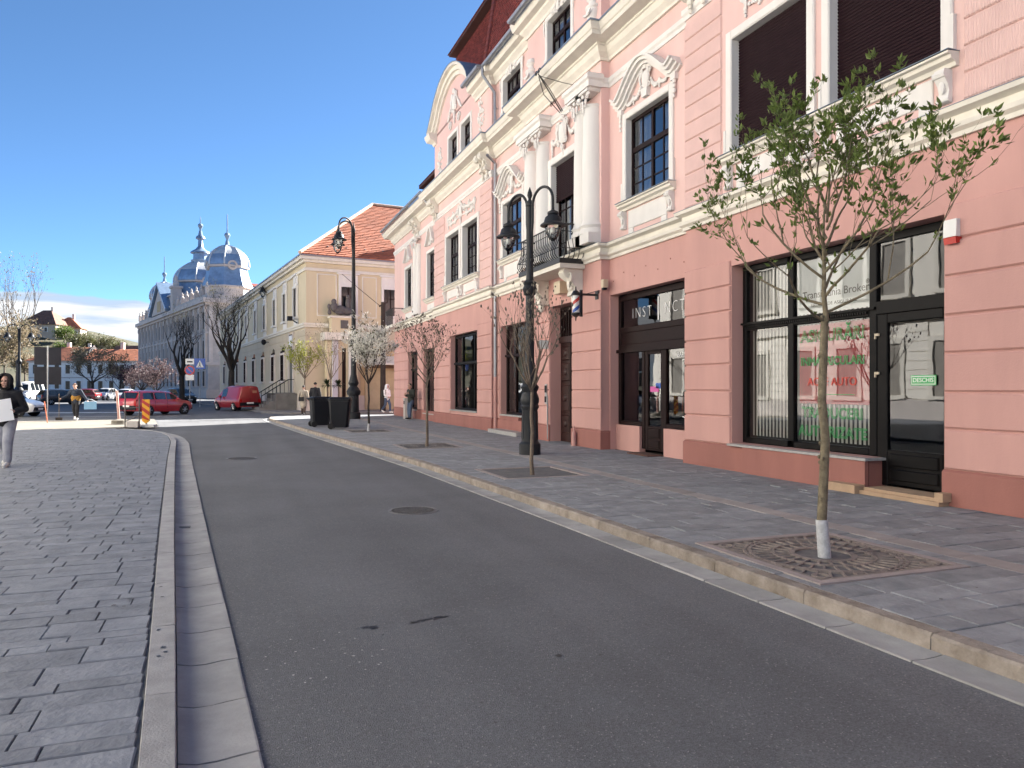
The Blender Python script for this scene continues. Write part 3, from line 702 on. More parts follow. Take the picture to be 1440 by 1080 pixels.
def swan_pediment(f, y0, y1, z, x):
    c = (y0+y1)/2; w = (y1-y0)/2+.42; pts = []
    for k in range(25):
        t = -1+2*k/24; q = abs(t)
        zz = z+.16 if q > .93 else z+.16+.62*(math.cos(q/.93*PI)+1)/2*(1.0 if q < .5 else 1.0)
        if .55 < q < .93: zz -= .04*math.sin((q-.55)/.38*PI)
        if q >= .85: zz += .10*(q-.85)/.15
        pts.append((c+t*w, zz))
    m = MB(); m.ribbon(pts, 0, .07, x-.22, x); m.ribbon(pts, .07, .12, x-.28, x); m.ribbon(pts, -.07, -.001, x-.14, x); m.ribbon(pts, -.12, -.071, x-.07, x)
    m.build('pediment', WHITE, f, smooth=30)
    o = MB(); cartouche(o, x-.05, c, z+.40, .85); m2 = o
    m2.prism([(c-.1, z-.0), (c-.14, z+.2), (c+.14, z+.2), (c+.1, z-.0)], x-.1, x, 'yz')
    for sg in (-1, 1):
        garland(m2, x-.03, c+sg*.2, z+.34, c+sg*.55, z+.18, .13, .05); garland(m2, x-.03, c+sg*.55, z+.2, c+sg*.86, z+.12, .08, .045); drop(m2, x-.03, c+sg*.55, z+.18, .2, .045)
        drop(m2, x-.05, c+sg*(w-.2), z+.12, .62, .085); m2.box(x-.09, x, c+sg*(w-.2)-.09, c+sg*(w-.2)+.09, z-.06, z+.1)
    m2.build('relief_ornament', WHITE, f, smooth=40)

WX = .13
def roller(y0, y1, z0, z1, x, parent, step=.052):
    m = MB(); z = z1
    m.quad((x+.02, y0, z0), (x+.02, y0, z1), (x+.02, y1, z1), (x+.02, y1, z0))
    while z > z0+.01:
        q = max(z-step, z0); m.add([(x, y0, z-.006), (x, y1, z-.006), (x-.010, y1, (z+q)/2), (x-.010, y0, (z+q)/2), (x, y1, q+.002), (x, y0, q+.002), (x+.012, y1, q), (x+.012, y0, q)], [(0,1,2,3), (3,2,4,5), (5,4,6,7)]); z = q
    return m
# D: two wide windows under closed shutters; B: the same bay with open windows
for n, x in (('D', XD), ('B', XB)):
    hs = UH[n]
    for y0, y1, z0, z1 in hs:
        f = sash(y0, y1, z0, z1, x+WX+.06, PB, nl=2)
        surround(f, y0, y1, z0, z1, x, .17)
        if n == 'D':
            roller(y0+.005, y1-.005, z0+.002, z1-.002, x+WX, PB).build('roller_shutter', SHUT, f, kind='stuff', smooth=0, fix=False)
        apron(f, y0+.12, y1-.12, z0, x)
    ya, yb = hs[0][0], hs[1][1]
    if ya > yb: ya, yb = hs[1][0], hs[0][1]
    o = MB(); c = (ya+yb)/2
    cartouche(o, x-.03, c, 8.5, 1.0); drop(o, x-.02, c, 8.1, .34, .06)
    for sg in (-1, 1):
        for k in range(5): scroll(o, x-.01, c+sg*(.45+.33*k), 8.42+.1*(-1)**k, .17, 1.7, sg, (-1)**k, .032, .6*k)
        garland(o, x-.02, c+sg*.25, 8.62, c+sg*1.9, 8.55, .1, .06, 16); drop(o, x-.02, c+sg*1.75, 8.45, .4, .06); garland(o, x-.02, c+sg*.3, 8.3, c+sg*1.75, 8.28, .05, .05, 14)
    o.build('relief_ornament', WHITE, PB, smooth=40)
for n, x in (('C1', XC), ('C2', XC)):
    y0, y1, z0, z1 = UH[n][0]
    f = sash(y0, y1, z0, z1, x+.12, PB); surround(f, y0, y1, z0, z1, x, .16, .05); apron(f, y0+.1, y1-.1, z0, x); swan_pediment(f, y0, y1, z1+.2, x)
for y0, y1, z0, z1 in UH['A']:
    f = sash(y0, y1, z0, z1, XA+.12, PB, nl=2); surround(f, y0, y1, z0, z1, XA, .15, .05)
    o = MB(); c = (y0+y1)/2
    o.ribbon([(c-.75, z1+.35), (c-.55, z1+.42), (c-.1, z1+1.05), (c+.1, z1+1.05), (c+.55, z1+.42), (c+.75, z1+.35)], 0, .1, XA-.16, XA)
    cartouche(o, XA-.03, c, z1+.55, .7)
    for sg in (-1, 1): scroll(o, XA-.01, c+sg*.4, z1+.42, .13, 1.5, sg, 1, .03)
    o.build('relief_ornament', WHITE, f, smooth=40)
    MB().cbox(XA-.03, XA, y0, y1, 5.12, z0-.22, .012).build('apron_panel', WHITE, f, smooth=0)
# attic windows
for n, x in (('D', XD), ('C1', XC), ('P', XPo), ('C2', XC), ('B', XB)):
    for y0, y1, z0, z1 in TH[n]:
        f = sash(y0, y1, z0, z1, x+.14, PB, nl=2 if n in ('C1', 'C2', 'P') else 1, trans=.66, mun=(2, 2, 1)); surround(f, y0, y1, z0, z1, x, .15, .045, sill=False)
        o = MB(); c = (y0+y1)/2
        if n in ('C1', 'C2', 'P'):
            for sg in (-1, 1): scroll(o, x-.03, c+sg*.35, z1+.1, .13, 1.4, sg, 1, .03); drop(o, x-.04, c+sg*((y1-y0)/2+.2), z1+.05, .45, .05)
            cartouche(o, x-.05, c, z1+.1, .55); o.build('relief_ornament', WHITE, f, smooth=40)
# urns between attic windows, floral panels beside the gable windows
def urn(y, x, z):
    m = MB().lathe([(.0, 0), (.13, .0), (.13, .06), (.06, .1), (.07, .16), (.17, .3), (.22, .45), (.2, .52), (.24, .56), (.24, .6), (.14, .64), (.12, .72), (.2, .8), (.17, .92), (.0, .98)], (x, y, z), 14, .75)
    garland(m, x-.16, y-.19, z+.44, y+.19, z+.44, .07, .04, 7); m.box(x-.06, x, y-.16, y+.16, z-.12, z); return m
for y in (16.72, 20.75): urn(y, XPo-.02, 10.42).build('urn_relief', WHITE, PB, smooth=40)
def floral(x, y, z, w, h2, n, name='relief_ornament'):
    m = MB()
    for k in range(n):
        a = random.uniform(0, 2*PI); r = math.sqrt(random.random()); q = random.uniform(.05, .09)
        m.lump((x, y+w*r*math.cos(a), z+h2*r*math.sin(a)), (q*.7, q, q*random.uniform(.7, 1.3)), 6, 4)
    for k in range(n//6): scroll(m, x-.01, y+random.uniform(-.6, .6)*w, z+random.uniform(-.7, .7)*h2, .11, 1.4, random.choice((-1, 1)), random.choice((-1, 1)), .026, random.random()*6)
    return m.build(name, WHITE, PB, smooth=40)
floral(XB-.01, 25.75, 11.45, .36, .62, 34); floral(XB-.01, 31.35, 11.3, .3, .62, 30); 
floral(XD-.01, 11.45, 11.4, .36, .6, 30)

# scroll brackets under the cornice at the bay edges
for y, x in ((24.85, XB), (25.3, XB), (31.75, XB), (32.1, XB), (12.5, XD), (12.05, XD), (35.55, XA), (36.2, XA)):
    m = MB(); console(m, x-.0, y, 9.15, .26, .62, .42); m.lump((x-.34, y, 9.62), (.12, .15, .12), 8, 5); drop(m, x-.1, y, 9.12, .3, .08)
    m.build('bracket', CREAMW, PB, smooth=40)

# portal bay: coupled half columns, cartouche, balcony door
for y in (16.38+.32, 17.13+.06, 19.72, 20.42+.22):
    m = MB(); r = .30
    m.box(XPo-.34, XPo+.01, y-.37, y+.37, 5.07, 5.32)
    m.lathe([(.36, 5.32), (.36, 5.4), (.33, 5.46), (.37, 5.52), (.31, 5.6), (.30, 5.66), (.29, 7.2), (.265, 8.44), (.29, 8.47), (.29, 8.5)], (XPo-.0, y, 0), 20)
    c2 = m.build('column', WHITE, PB, smooth=40)
    k = MB(); capital(k, XPo-.02, y, 8.48, .27); k.build('capital', WHITE, c2, smooth=40)
MB().sweep([(XPo+.02, 16.3), (XPo-.33, 16.3), (XPo-.33, 17.6), (XPo+.02, 17.6)][::1], [(-.02, 8.86), (.04, 8.86), (.05, 9.0), (.1, 9.04), (.1, 9.14), (.02, 9.2), (-.02, 9.2)]).build('entablature', WHITE, PB, smooth=0)
MB().sweep([(XPo+.02, 19.3), (XPo-.33, 19.3), (XPo-.33, 21.1), (XPo+.02, 21.1)], [(-.02, 8.86), (.04, 8.86), (.05, 9.0), (.1, 9.04), (.1, 9.14), (.02, 9.2), (-.02, 9.2)]).build('entablature', WHITE, PB, smooth=0)
bx('entablature', WHITE, PB, XPo-.30, XPo, 16.34, 17.56, 8.8, 9.19); bx('entablature', WHITE, PB, XPo-.30, XPo, 19.34, 21.06, 8.8, 9.19)
y0, y1, z0, z1 = UH['P'][0][:4]
f = sash(y0, y1, z0, z1, XPo+.19, PB, name='balcony_door', trans=.72, mun=(2, 4, 1)); surround(f, y0, y1, z0+.03, z1, XPo, .2, .06, sill=False)
roller(y0+.01, y1-.01, 6.72, z1-.005, XPo+.12, PB).build('roller_shutter', SHUT, f, kind='stuff', smooth=0, fix=False)
o = MB(); c = (y0+y1)/2; cartouche(o, XPo-.08, c, 8.42, 1.25)
for sg in (-1, 1): garland(o, XPo-.04, c+sg*.3, 8.5, c+sg*.75, 8.4, .16, .065); drop(o, XPo-.04, c+sg*.75, 8.38, .5, .07)
drop(o, XPo-.06, c, 8.05, .3, .08); o.build('relief_ornament', WHITE, f, smooth=40)
# iron flag bracket
m = MB(); m.tube([(XPo-.05, 18.5, 9.0), (XPo-.75, 18.5, 9.95)], .018, 5); m.tube([(XPo-.05, 18.42, 9.0), (XPo-.5, 18.3, 9.5), (XPo-.72, 18.46, 9.9)], .012, 5); m.tube([(XPo-.05, 18.58, 9.0), (XPo-.5, 18.7, 9.5), (XPo-.72, 18.54, 9.9)], .012, 5)
m.tube([(XPo-.72, 18.5, 9.9), (XPo-.3, 17.9, 9.55), (XPo, 17.4, 9.3)], .009, 4)
for sg in (-1, 1): scroll(m, XPo-.75, 18.5+sg*.1, 9.98, .09, 1.3, sg, 1, .014); scroll(m, XPo-.3, 18.5+sg*.1, 9.25, .09, 1.3, sg, -1, .012)
m.build('flag_bracket', IRON, PB)

# balcony
bal = MB().sweep([(XPo, 17.22), (XPo-.66, 17.22), (XPo-.66, 19.95), (XPo, 19.95)][::1], [(-.6, 4.62), (.0, 4.62), (.03, 4.66), (.03, 4.8), (-.6, 4.8)])
bal = MB().box(XPo-.70, XPo+.01, 17.2, 19.97, 4.56, 4.68).build('balcony', CREAMW, PB, smooth=0)
bx('iron_skirt', IRON, bal, XPo-.73, XPo-.06, 17.17, 20.0, 4.681, 4.80)
rl = MB()
for zz, rr in ((5.68, .022), (5.06, .012), (5.5, .012)):
    oo = .0 if zz > 5.2 else .07
    rl.tube([(XPo, 17.24-oo, zz), (XPo-.68-oo, 17.24-oo, zz), (XPo-.68-oo, 19.93+oo, zz), (XPo, 19.93+oo, zz)], rr, 5)
rl.build('rail', IRON, bal)
def belly(px, py, nx, ny):
    prof = [(0, 4.80), (.07, 4.83), (.13, 4.92), (.13, 5.02), (.07, 5.14), (.01, 5.3), (0, 5.5), (0, 5.68)]
    return MB().tube([(px+nx*o, py+ny*o, z) for o, z in prof], .013, 5).build('baluster', IRON, bal)
for k in range(22): belly(XPo-.68, 17.3+2.57*k/21, -1, 0)
for k in range(5): belly(XPo-.08-.13*k, 17.24, 0, -1); belly(XPo-.08-.13*k, 19.93, 0, 1)
for y in (17.48, 19.66):
    m = MB(); console(m, XPo, y, 3.86, .3, .7, .56); scroll(m, XPo-.36, y-.16, 4.32, .15, 1.6, 1, 1, .03); garland(m, XPo-.28, y-.13, 4.15, y+.13, 4.15, .1, .05, 5); drop(m, XPo-.2, y, 4.0, .36, .09); m.lump((XPo-.16, y, 3.8), (.1, .1, .14), 8, 5)
    m.build('balcony_console', CREAMW, bal, smooth=40)
bx('lamp_box', PLASTBEIGE, bal, XPo-.25, XPo, 18.2, 18.6, 4.05, 4.38)

# portal door
dr = MB(); dx_ = XPo+.32
dr.box(dx_, dx_+.07, 17.97, 19.38, .0, 2.78).box(dx_-.05, dx_+.02, 17.95, 19.4, 2.78, 2.95)
DOOR = dr.build('front_door', DOORWOOD, PB, smooth=0)
for ya in (18.02, 18.72):
    for z0, z1 in ((.25, .75), (.85, 1.6), (1.7, 2.2), (2.28, 2.68)):
        MB().cbox(dx_-.03, dx_, ya+.06, ya+.56, z0, z1, .03).build('door_panel', DOORWOOD, DOOR, smooth=0)
        MB().lump((dx_-.035, ya+.31, (z0+z1)/2), (.03, .13, .1), 8, 5).build('carving', DOORWOOD, DOOR)
bx('meeting_rail', DKWOOD, DOOR, dx_-.04, dx_, 18.65, 18.7, .02, 2.77)
tr = MB().box(dx_-.02, dx_+.05, 17.97, 18.03, 2.95, 3.78).box(dx_-.02, dx_+.05, 19.32, 19.38, 2.95, 3.78).box(dx_-.02, dx_+.05, 18.03, 19.32, 3.7, 3.78)
for k in range(1, 8): tr.box(dx_-.01, dx_+.03, 18.03+1.29*k/8-.02, 18.03+1.29*k/8+.02, 2.95, 3.7)
TR = tr.build('transom_light', DKWOOD, DOOR, smooth=0); MB().quad((dx_+.04, 18.03, 2.95), (dx_+.04, 18.03, 3.7), (dx_+.04, 19.32, 3.7), (dx_+.04, 19.32, 2.95)).build('pane', GLASS, TR, smooth=0)
bx('door_lining', DKWOOD, DOOR, dx_+.08, dx_+.12, 17.95, 19.4, 0, 3.8)
ic = bx('intercom', STEEL, PB, XPo-.06, XPo-.036, 19.52, 19.66, 1.05, 1.62)
bx('call_panel', PLASTK, ic, XPo-.075, XPo-.0605, 19.535, 19.645, 1.38, 1.58); bx('call_panel', PLASTK, ic, XPo-.075, XPo-.0605, 19.535, 19.645, 1.1, 1.27)
MB().tube([(XPo-.05, 19.47, .05), (XPo-.06, 19.47, .9), (XPo-.05, 19.5, 1.3)], .02, 6).build('cable_pipe', ZINC, PB)
sg_ = bx('sign_plate', PLASTW, PB, XPo-.34, XPo-.04, 19.44, 19.47, 2.62, 2.86)
# ------------------------------------------------------------------ shopfronts of the pink building
def pane(parent, x, y0, y1, z0, z1, glass=SGLASS, tilt=.004):
    t = random.uniform(-tilt, tilt); s2 = random.uniform(-tilt, tilt)
    return MB().quad((x+t, y0, z0), (x+t+s2, y0, z1), (x-t+s2, y1, z1), (x-t, y1, z0)).build('pane', glass, parent, smooth=0, fix=False)
def frame(x, mat, parent, name, bars, d=.09):
    m = MB()
    for y0, y1, z0, z1 in bars: m.cbox(x, x+d, y0, y1, z0, z1, .012)
    return m.build(name, mat, parent, smooth=0)
# big shop with the white door
X = XD+.24
SF = frame(X, BLACKFR, PB, 'shop_window', [(8.30, 8.44, .51, 3.72), (11.24, 11.34, .51, 3.72), (10.02, 10.16, .61, 3.62), (8.44, 10.02, .51, .61), (10.16, 11.24, .51, .61), (8.44, 10.02, 3.62, 3.72), (10.16, 11.24, 3.62, 3.72), (8.44, 10.02, 2.56, 2.70), (10.16, 11.24, 2.56, 2.70)])
mo = MB()
for k in range(58): yy = 8.46+2.8*k/58; mo.box(X-.035, X-.001, yy, yy+.026, 2.60, 2.64)
mo.box(X-.05, X-.001, 8.3, 11.33, 2.655, 2.69); mo.build('dentil_moulding', BLACKFR, SF, kind='stuff', smooth=0)
bx('transom_bar', BLACKFR, SF, X-.02, X+.07, 7.0, 8.29, 2.58, 2.76); bx('door_post', BLACKFR, SF, X, X+.09, 7.0, 7.06, .09, 3.72); bx('head_bar', BLACKFR, SF, X, X+.09, 7.06, 8.30, 3.62, 3.72)
p1 = pane(SF, X+.05, 10.16, 11.24, .61, 2.56); p2 = pane(SF, X+.05, 8.44, 10.02, .61, 2.56)
p3 = pane(SF, X+.05, 10.16, 11.24, 2.70, 3.62); p4 = pane(SF, X+.05, 8.44, 10.02, 2.70, 3.62); p5 = pane(SF, X+.05, 7.06, 8.30, 2.76, 3.62)
def slat(y, z0, z1, xx): MB().quad((xx, y, z0), (xx, y, z1), (xx+.035, y+.082, z1), (xx+.035, y+.082, z0)).build('blind_slat', BLIND, SF, smooth=0, fix=False)
y = 8.46
while y < 11.22: slat(y, .64, 2.55, X+.15); slat(y, 2.72, 3.6, X+.15); y += .088
bx('red_poster', POSTR, SF, X+.10, X+.102, 8.46, 9.98, 1.25, 2.54)
bx('white_poster', POSTW, SF, X+.07, X+.072, 8.45, 10.01, 2.72, 3.6)
XT = X+.04
ROT = STREET_ROT
text_obj('lettering', 'Transilvania Broker', .175, LETK, SF, (X+.062, 9.18, 3.02), ROT, ext=.001)
text_obj('lettering', '®', .09, LETK, SF, (X+.062, 8.52, 3.1), ROT, ext=.001)
text_obj('lettering', 'BROKER DE ASIGURARE', .072, LETK, SF, (X+.062, 9.2, 2.85), ROT, ext=.001, sx=1.25)
text_obj('lettering', 'ASIGURĂRI', .27, LETG, SF, (XT, 9.22, 2.34), ROT, outline=.006)
text_obj('lettering', 'INMATRICULARI', .185, LETG, SF, (XT, 9.22, 1.93), ROT, outline=.006, sx=.98)
text_obj('lettering', 'ACTE AUTO', .185, LETR, SF, (XT, 9.22, 1.6), ROT, ext=.001)
text_obj('lettering', 'TRADUCERI', .235, LETG, SF, (XT, 9.22, 1.1), ROT, outline=.006)
text_obj('lettering', 'AUTORIZATE', .235, LETG, SF, (XT, 9.22, .80), ROT, outline=.006)
bx('line', LETG, SF, XT, XT+.002, 8.75, 9.4, 1.40, 1.408)
# its door
D2 = frame(X+.01, BLACKFR, PB, 'shop_door', [(7.06, 7.22, .1, 2.58), (8.12, 8.30, .1, 2.58), (7.22, 8.12, 2.44, 2.58), (7.22, 8.12, .12, .62)], .07)
pane(D2, X+.05, 7.22, 8.12, .62, 2.44)
for z0, z1 in ((.19, .35), (.39, .57)): MB().cbox(X-.012, X+.012, 7.28, 8.06, z0, z1, .012).build('door_panel', BLACKFR, D2, smooth=0)
for z in (2.28, 1.72, .42): bx('hinge', PLASTBEIGE, D2, X-.022, X+.0, 8.24, 8.32, z-.018, z+.018); bx('hinge', PLASTBEIGE, D2, X-.022, X+.0, 8.30, 8.322, z-.06, z-.019)
hd = MB().box(X-.02, X+.0, 7.11, 7.15, 1.15, 1.4).tube([(X-.05, 7.13, 1.34), (X-.055, 7.28, 1.34)], .012, 6); hd.build('handle', PLASTK, D2)
sp = bx('door_sign', LETG, D2, X+.03, X+.036, 7.34, 7.74, 1.54, 1.68)
bx('sign_face', PLASTW, sp, X+.027, X+.0295, 7.352, 7.728, 1.552, 1.668); bx('sign_face', LETG, sp, X+.025, X+.0268, 7.362, 7.718, 1.562, 1.658)
text_obj('lettering', 'DESCHIS', .085, LETW, sp, (X+.023, 7.54, 1.61), ROT, ext=.001)
st = bx('door_step', STEP, PB, XD-.22, XD+.24, 6.9, 8.17, 0, .055); bx('door_step', STEP, PB, XD-.19, XD+.24, 6.95, 8.12, .056, .1)
bx('step_block', STEP, PB, XD-.20, XD-.05, 6.86, 6.98, .056, .17); bx('step_block', STEP, PB, XD-.3, XD-.111, 8.18, 8.7, 0, .12)

bx('plinth', PLINTH, PB, XD+.0, XD+.3, 8.21, 8.32, 0, .499)
# barber shop
X = XC+.22
BS = frame(X, DKWOOD, PB, 'shop_window', [(12.84, 12.95, .62, 3.76), (16.15, 16.27, .62, 3.76), (12.95, 16.15, 3.62, 3.76), (12.95, 16.15, 2.40, 2.56), (12.95, 14.13, .62, .72), (15.16, 16.15, .62, .72), (14.13, 14.26, .1, 2.4), (15.04, 15.16, .1, 2.4), (12.95, 16.15, 2.84, 2.98)])
bx('fascia_board', DKWOOD, BS, X+.02, X+.06, 12.95, 16.15, 2.56, 2.84)
bx('cornice_strip', DKWOOD, BS, X-.06, X-.001, 12.84, 16.3, 2.36, 2.44)
pane(BS, X+.05, 12.95, 16.15, 2.98, 3.62); pane(BS, X+.05, 12.95, 14.13, .72, 2.4); pane(BS, X+.05, 15.16, 16.15, .72, 2.4)
text_obj('lettering', 'INST', .36, LETW, BS, (X+.04, 15.22, 3.27), ROT, ext=.001, sx=.95, thin=.009, space=1.35)
text_obj('lettering', 'NCT', .36, LETW, BS, (X+.04, 13.86, 3.27), ROT, ext=.001, sx=.9, thin=.009, space=1.35)
bx('line', LETW, BS, X+.038, X+.042, 14.49, 14.525, 3.04, 3.56)
text_obj('lettering', 'BARBER', .14, LETW, BS, (X+.04, 13.5, 2.22), ROT, ext=.001)
rg = MB(); pts = [(X+.042, 13.45+.42*math.cos(a*PI/14), 1.5+.62*math.sin(a*PI/14)) for a in range(6, 23)]; rg.tube(pts, .012, 5); rg.build('ring_logo', LETW, BS)
for y0, y1 in ((12.84, 14.13), (15.16, 16.27)): bx('stall_riser', SALMON, PB, X-.06, X+.1, y0, y1, 0, .615)
bx('brown_poster', SHUT, BS, X+.15, X+.16, 15.55, 15.95, 1.2, 2.3)
BD = frame(X+.02, DKWOOD, PB, 'shop_door', [(14.26, 14.38, .08, 2.4), (14.92, 15.04, .08, 2.4), (14.38, 14.92, 2.28, 2.4), (14.38, 14.92, .08, .64)], .06)
pane(BD, X+.055, 14.38, 14.92, .64, 2.28)
for z0, z1 in ((.14, .32), (.37, .59)): MB().cbox(X+.0, X+.022, 14.42, 14.88, z0, z1, .012).build('door_panel', DKWOOD, BD, smooth=0)
MB().tube([(X-.03, 14.32, 1.0), (X-.03, 14.32, 1.35)], .014, 6).build('handle', STEEL, BD)
pk = MB().box(X+.045, X+.047, 14.5, 14.85, 1.42, 1.54); pk.build('sticker', M('pink_sticker', (.6, .1, .35), .5, .02), BD, smooth=0)
bx('sticker', PLASTB, BD, X+.045, X+.047, 14.42, 14.62, 1.5, 1.62)
bx('door_step', M('brown_mat', (.12, .06, .045), .95, .3, 20, .5, 90), PB, X-.42, X-.0, 14.2, 15.1, 0, .03)
for k in range(7): MB().tube([(XC-.012, 13.1+k*.5, 4.1+.15*(k % 2)), (XC, 13.1+k*.5, 4.1+.15*(k % 2))], .014, 6).build('wall_anchor', PLINTH, PB)

# left-hand shops
def shop(x, y0, y1, z0, z1, zt, cuts, dark, sill=True, mat=BLACKFR, door=None):
    bars = [(y0, y0+.08, z0, z1), (y1-.08, y1, z0, z1), (y0+.08, y1-.08, z0, z0+.08), (y0+.08, y1-.08, z1-.08, z1), (y0+.08, y1-.08, zt-.06, zt+.06)]
    ed = [y0+.08]+cuts+[y1-.08]
    for c in cuts: bars += [(c-.04, c+.04, z0+.08, zt-.06), (c-.04, c+.04, zt+.06, z1-.08)]
    f = frame(x, mat, PB, 'shop_window', bars)
    bx('ledge', mat, f, x-.05, x-.001, y0, y1, zt-.03, zt+.04)
    for i in range(len(ed)-1):
        a = ed[i]+(.04 if i else 0); c = ed[i+1]-(.04 if i < len(ed)-2 else 0)
        pane(f, x+.05, a, c, z0+.08, zt-.06); pane(f, x+.05, a, c, zt+.06, z1-.08)
        if i in dark: bx('blind', DKWOOD if False else SHUT, f, x+.08, x+.085, a, c, zt+.06, z1-.08)
    if sill: bx('sill', MARBLE, f, x-.24, x, y0-.02, y1+.02, z0-.05, z0-.002)
    return f
shop(XC+.2, 21.57, 24.13, .62, 3.6, 2.6, [22.35, 23.25], {2}, mat=DKWOOD)
bx('stall_riser', PLINTH, PB, XC-.03, XC+.2, 22.4, 24.15, .0, .565); bx('door_step', MARBLE, PB, XC-.45, XC-.031, 21.5, 24.2, 0, .12)
shop(XB+.17, 26.22, 29.7, .64, 3.62, 2.5, [27.1, 28.65], {0, 2})
shop(XA+.17, 32.57, 34.73, .34, 3.31, 2.45, [33.3], {0, 1}); shop(XA+.17, 35.97, 37.93, .45, 3.31, 2.45, [36.9], set())

# gable over the left bay
gp = []
for k in range(21):
    t = k/20; y = 31.95+(26.45-31.95)*t
    z = 12.72+1.62*math.sin(PI*min(max((t-.0)/1., 0), 1))**.62
    gp.append((y, z))
G = MB().prism([(31.95, 12.6), *gp, (26.45, 12.6)], XB, XB+.35).build('gable', PINK, PB, smooth=0)
MB().ribbon([(32.55, 12.72), (32.1, 12.72)]+gp[1:-1]+[(26.35, 12.75)], -.34, -.2, XB-.12, XB+.1).build('gable_moulding', CREAMW, G, smooth=30) if False else None
rb = [(32.35, 12.7)]+gp[1:-1]+[(26.42, 12.72)]
for w0, w1, o in ((-.28, -.12, .10), (-.12, .04, .2), (.04, .14, .34)): MB().ribbon(rb, -w1, -w0, XB-o, XB+.36).build('gable_moulding', CREAMW, G, smooth=30)
MB().ribbon(rb, -.17, -.142, XB-.36, XB+1.4).build('gable_roof', LEAD, G, smooth=30)
m = MB().sweep([(XB, 31.9), (XB, 32.3), (XB+.6, 32.3)], [(0, 12.25), (.05, 12.25), (.1, 12.36), (.3, 12.46), (.36, 12.6), (.38, 12.72), (0, 12.74)]); m.build('gable_return', CREAMW, G, smooth=20)
o = MB(); cartouche(o, XB-.04, 29.1, 13.1, 1.35)
for sg in (-1, 1):
    garland(o, XB-.02, 29.1+sg*.35, 13.2, 29.1+sg*.95, 12.6, .05, .07, 8); scroll(o, XB-.02, 29.1+sg*.6, 12.3, .2, 1.6, sg, 1, .04)
drop(o, XB-.03, 29.1, 12.65, .5, .1); o.build('relief_ornament', WHITE, G, smooth=40)
# portal gable (mostly above the frame)
bx('portal_gable', CREAMW, PB, XPo, XPo+.4, 16.6, 20.8, 12.69, 14.9)
m = MB(); scroll(m, XPo-.04, 20.75, 13.2, .4, 1.6, -1, 1, .1); m.box(XPo-.16, XPo+.3, 16.4, 21.0, 14.9, 15.1); m.build('gable_scroll', WHITE, PB, smooth=40)

# roofs: mansard slopes with real tile rows
def tiles(parent, a0, a1, b0, b1, tw, th, name='roof_tiles', curve=True, mat=ROOFRED):
    """tile field between the lower edge a0-a1 and the upper edge b0-b1"""
    a0, a1, b0, b1 = map(Vector, (a0, a1, b0, b1)); H_ = ((b0-a0).length+(b1-a1).length)/2; rows = int(H_/th); m = MB()
    nrm = (a1-a0).cross(b0-a0).normalized()
    if nrm.x > 0: nrm = -nrm
    for r in range(rows):
        t0, t1 = r/rows, (r+1.25)/rows
        l0, l1 = a0.lerp(b0, t0), a1.lerp(b1, t0); u0, u1 = a0.lerp(b0, min(t1, 1)), a1.lerp(b1, min(t1, 1)); n2 = max(1, int((l1-l0).length/tw))
        for k in range(n2):
            s0 = (k+(.5 if r % 2 else 0))/n2; s1 = min(s0+1/n2*.97, 1)
            p0, p1 = l0.lerp(l1, s0), l0.lerp(l1, s1); q0, q1 = u0.lerp(u1, s0), u0.lerp(u1, s1); lift = nrm*.05; j = nrm*random.uniform(-.004, .004)
            if curve:
                pm = p0.lerp(p1, .5)+(p0-q0)*.22
                m.add([p0+lift+j, pm+lift*1.15+j, p1+lift+j, q1+j, q0+j], [(0, 1, 2, 3, 4)])
                m.add([p0+lift+j, pm+lift*1.15+j, p1+lift+j, p1, pm, p0], [(0, 1, 4, 5), (1, 2, 3, 4)])
            else: m.add([p0+lift+j, p1+lift+j, q1+j, q0+j, p0, p1], [(0, 1, 2, 3), (0, 1, 5, 4)])
    return m.build(name, mat, parent, kind='stuff', smooth=0, fix=False)
RF = MB().prism([(8.62, 12.69), (9.85, 17.15), (19, 17.15), (19, 12.69)], YD, 25.2, 'xz').build('roof', ROOFRED, PB, smooth=0)
MB().prism([(9.75, 12.66), (10.15, 17.15), (18.9, 17.15), (18.9, 12.66)], 24.9, 33.9, 'xz').build('roof', ROOFRED, PB, smooth=0)
tiles(RF, (8.58, 15.0, 12.69), (8.58, 25.25, 12.69), (9.82, 15.0, 17.14), (9.82, 27.3, 17.14), .19, .16)
MB().add([(8.6, 25.2, 12.69), (9.84, 27.3, 17.15), (10.4, 27.3, 17.15), (9.8, 25.2, 12.69)], [(0, 1, 2, 3)]).build('roof_end', ROOFRED, RF, smooth=0)
tiles(RF, (9.72, 25.3, 12.66), (9.72, 33.9, 12.66), (10.12, 27.3, 17.14), (10.12, 33.9, 17.14), .13, .11)
hp = Vector((8.56, 25.25, 12.72)); hq = Vector((9.80, 27.32, 17.15))
for k in range(15):
    a = hp.lerp(hq, k/15); c = hp.lerp(hq, (k+1.12)/15); MB().tube([a, c], [.14, .115], 8).build('ridge_tile', M('ridge_tile_red', (.19, .05, .04), .7, .2, 3), RF)
bx('roof_overhang', M('dark_brown_soffit', (.055, .022, .018), .7, .2, 3), RF, 9.78, 19, YD, 34.05, 17.16, 17.26)
MB().prism([(9.72, 17.265), (15, 20.0), (19.2, 17.265)], YD, 34.15, 'xz').build('upper_roof', ROOFRED, RF, smooth=0)
R2 = MB().prism([(XA-.1, 10.27), (XA+1.05, 11.85), (18.5, 11.85), (18.5, 10.27)], YA, YE+.1, 'xz').build('roof', ROOFRED, PB, smooth=0)
tiles(R2, (XA-.14, YA+.05, 10.27), (XA-.14, YE+.1, 10.27), (XA+1.0, YA+.05, 11.85), (XA+1.0, YE+.1, 11.85), .2, .16)
bx('roof_overhang', M('dark_brown_soffit', (.055, .022, .018)), R2, XA+.55, 18.5, YA+.1, YE-3.4, 11.86, 11.98)
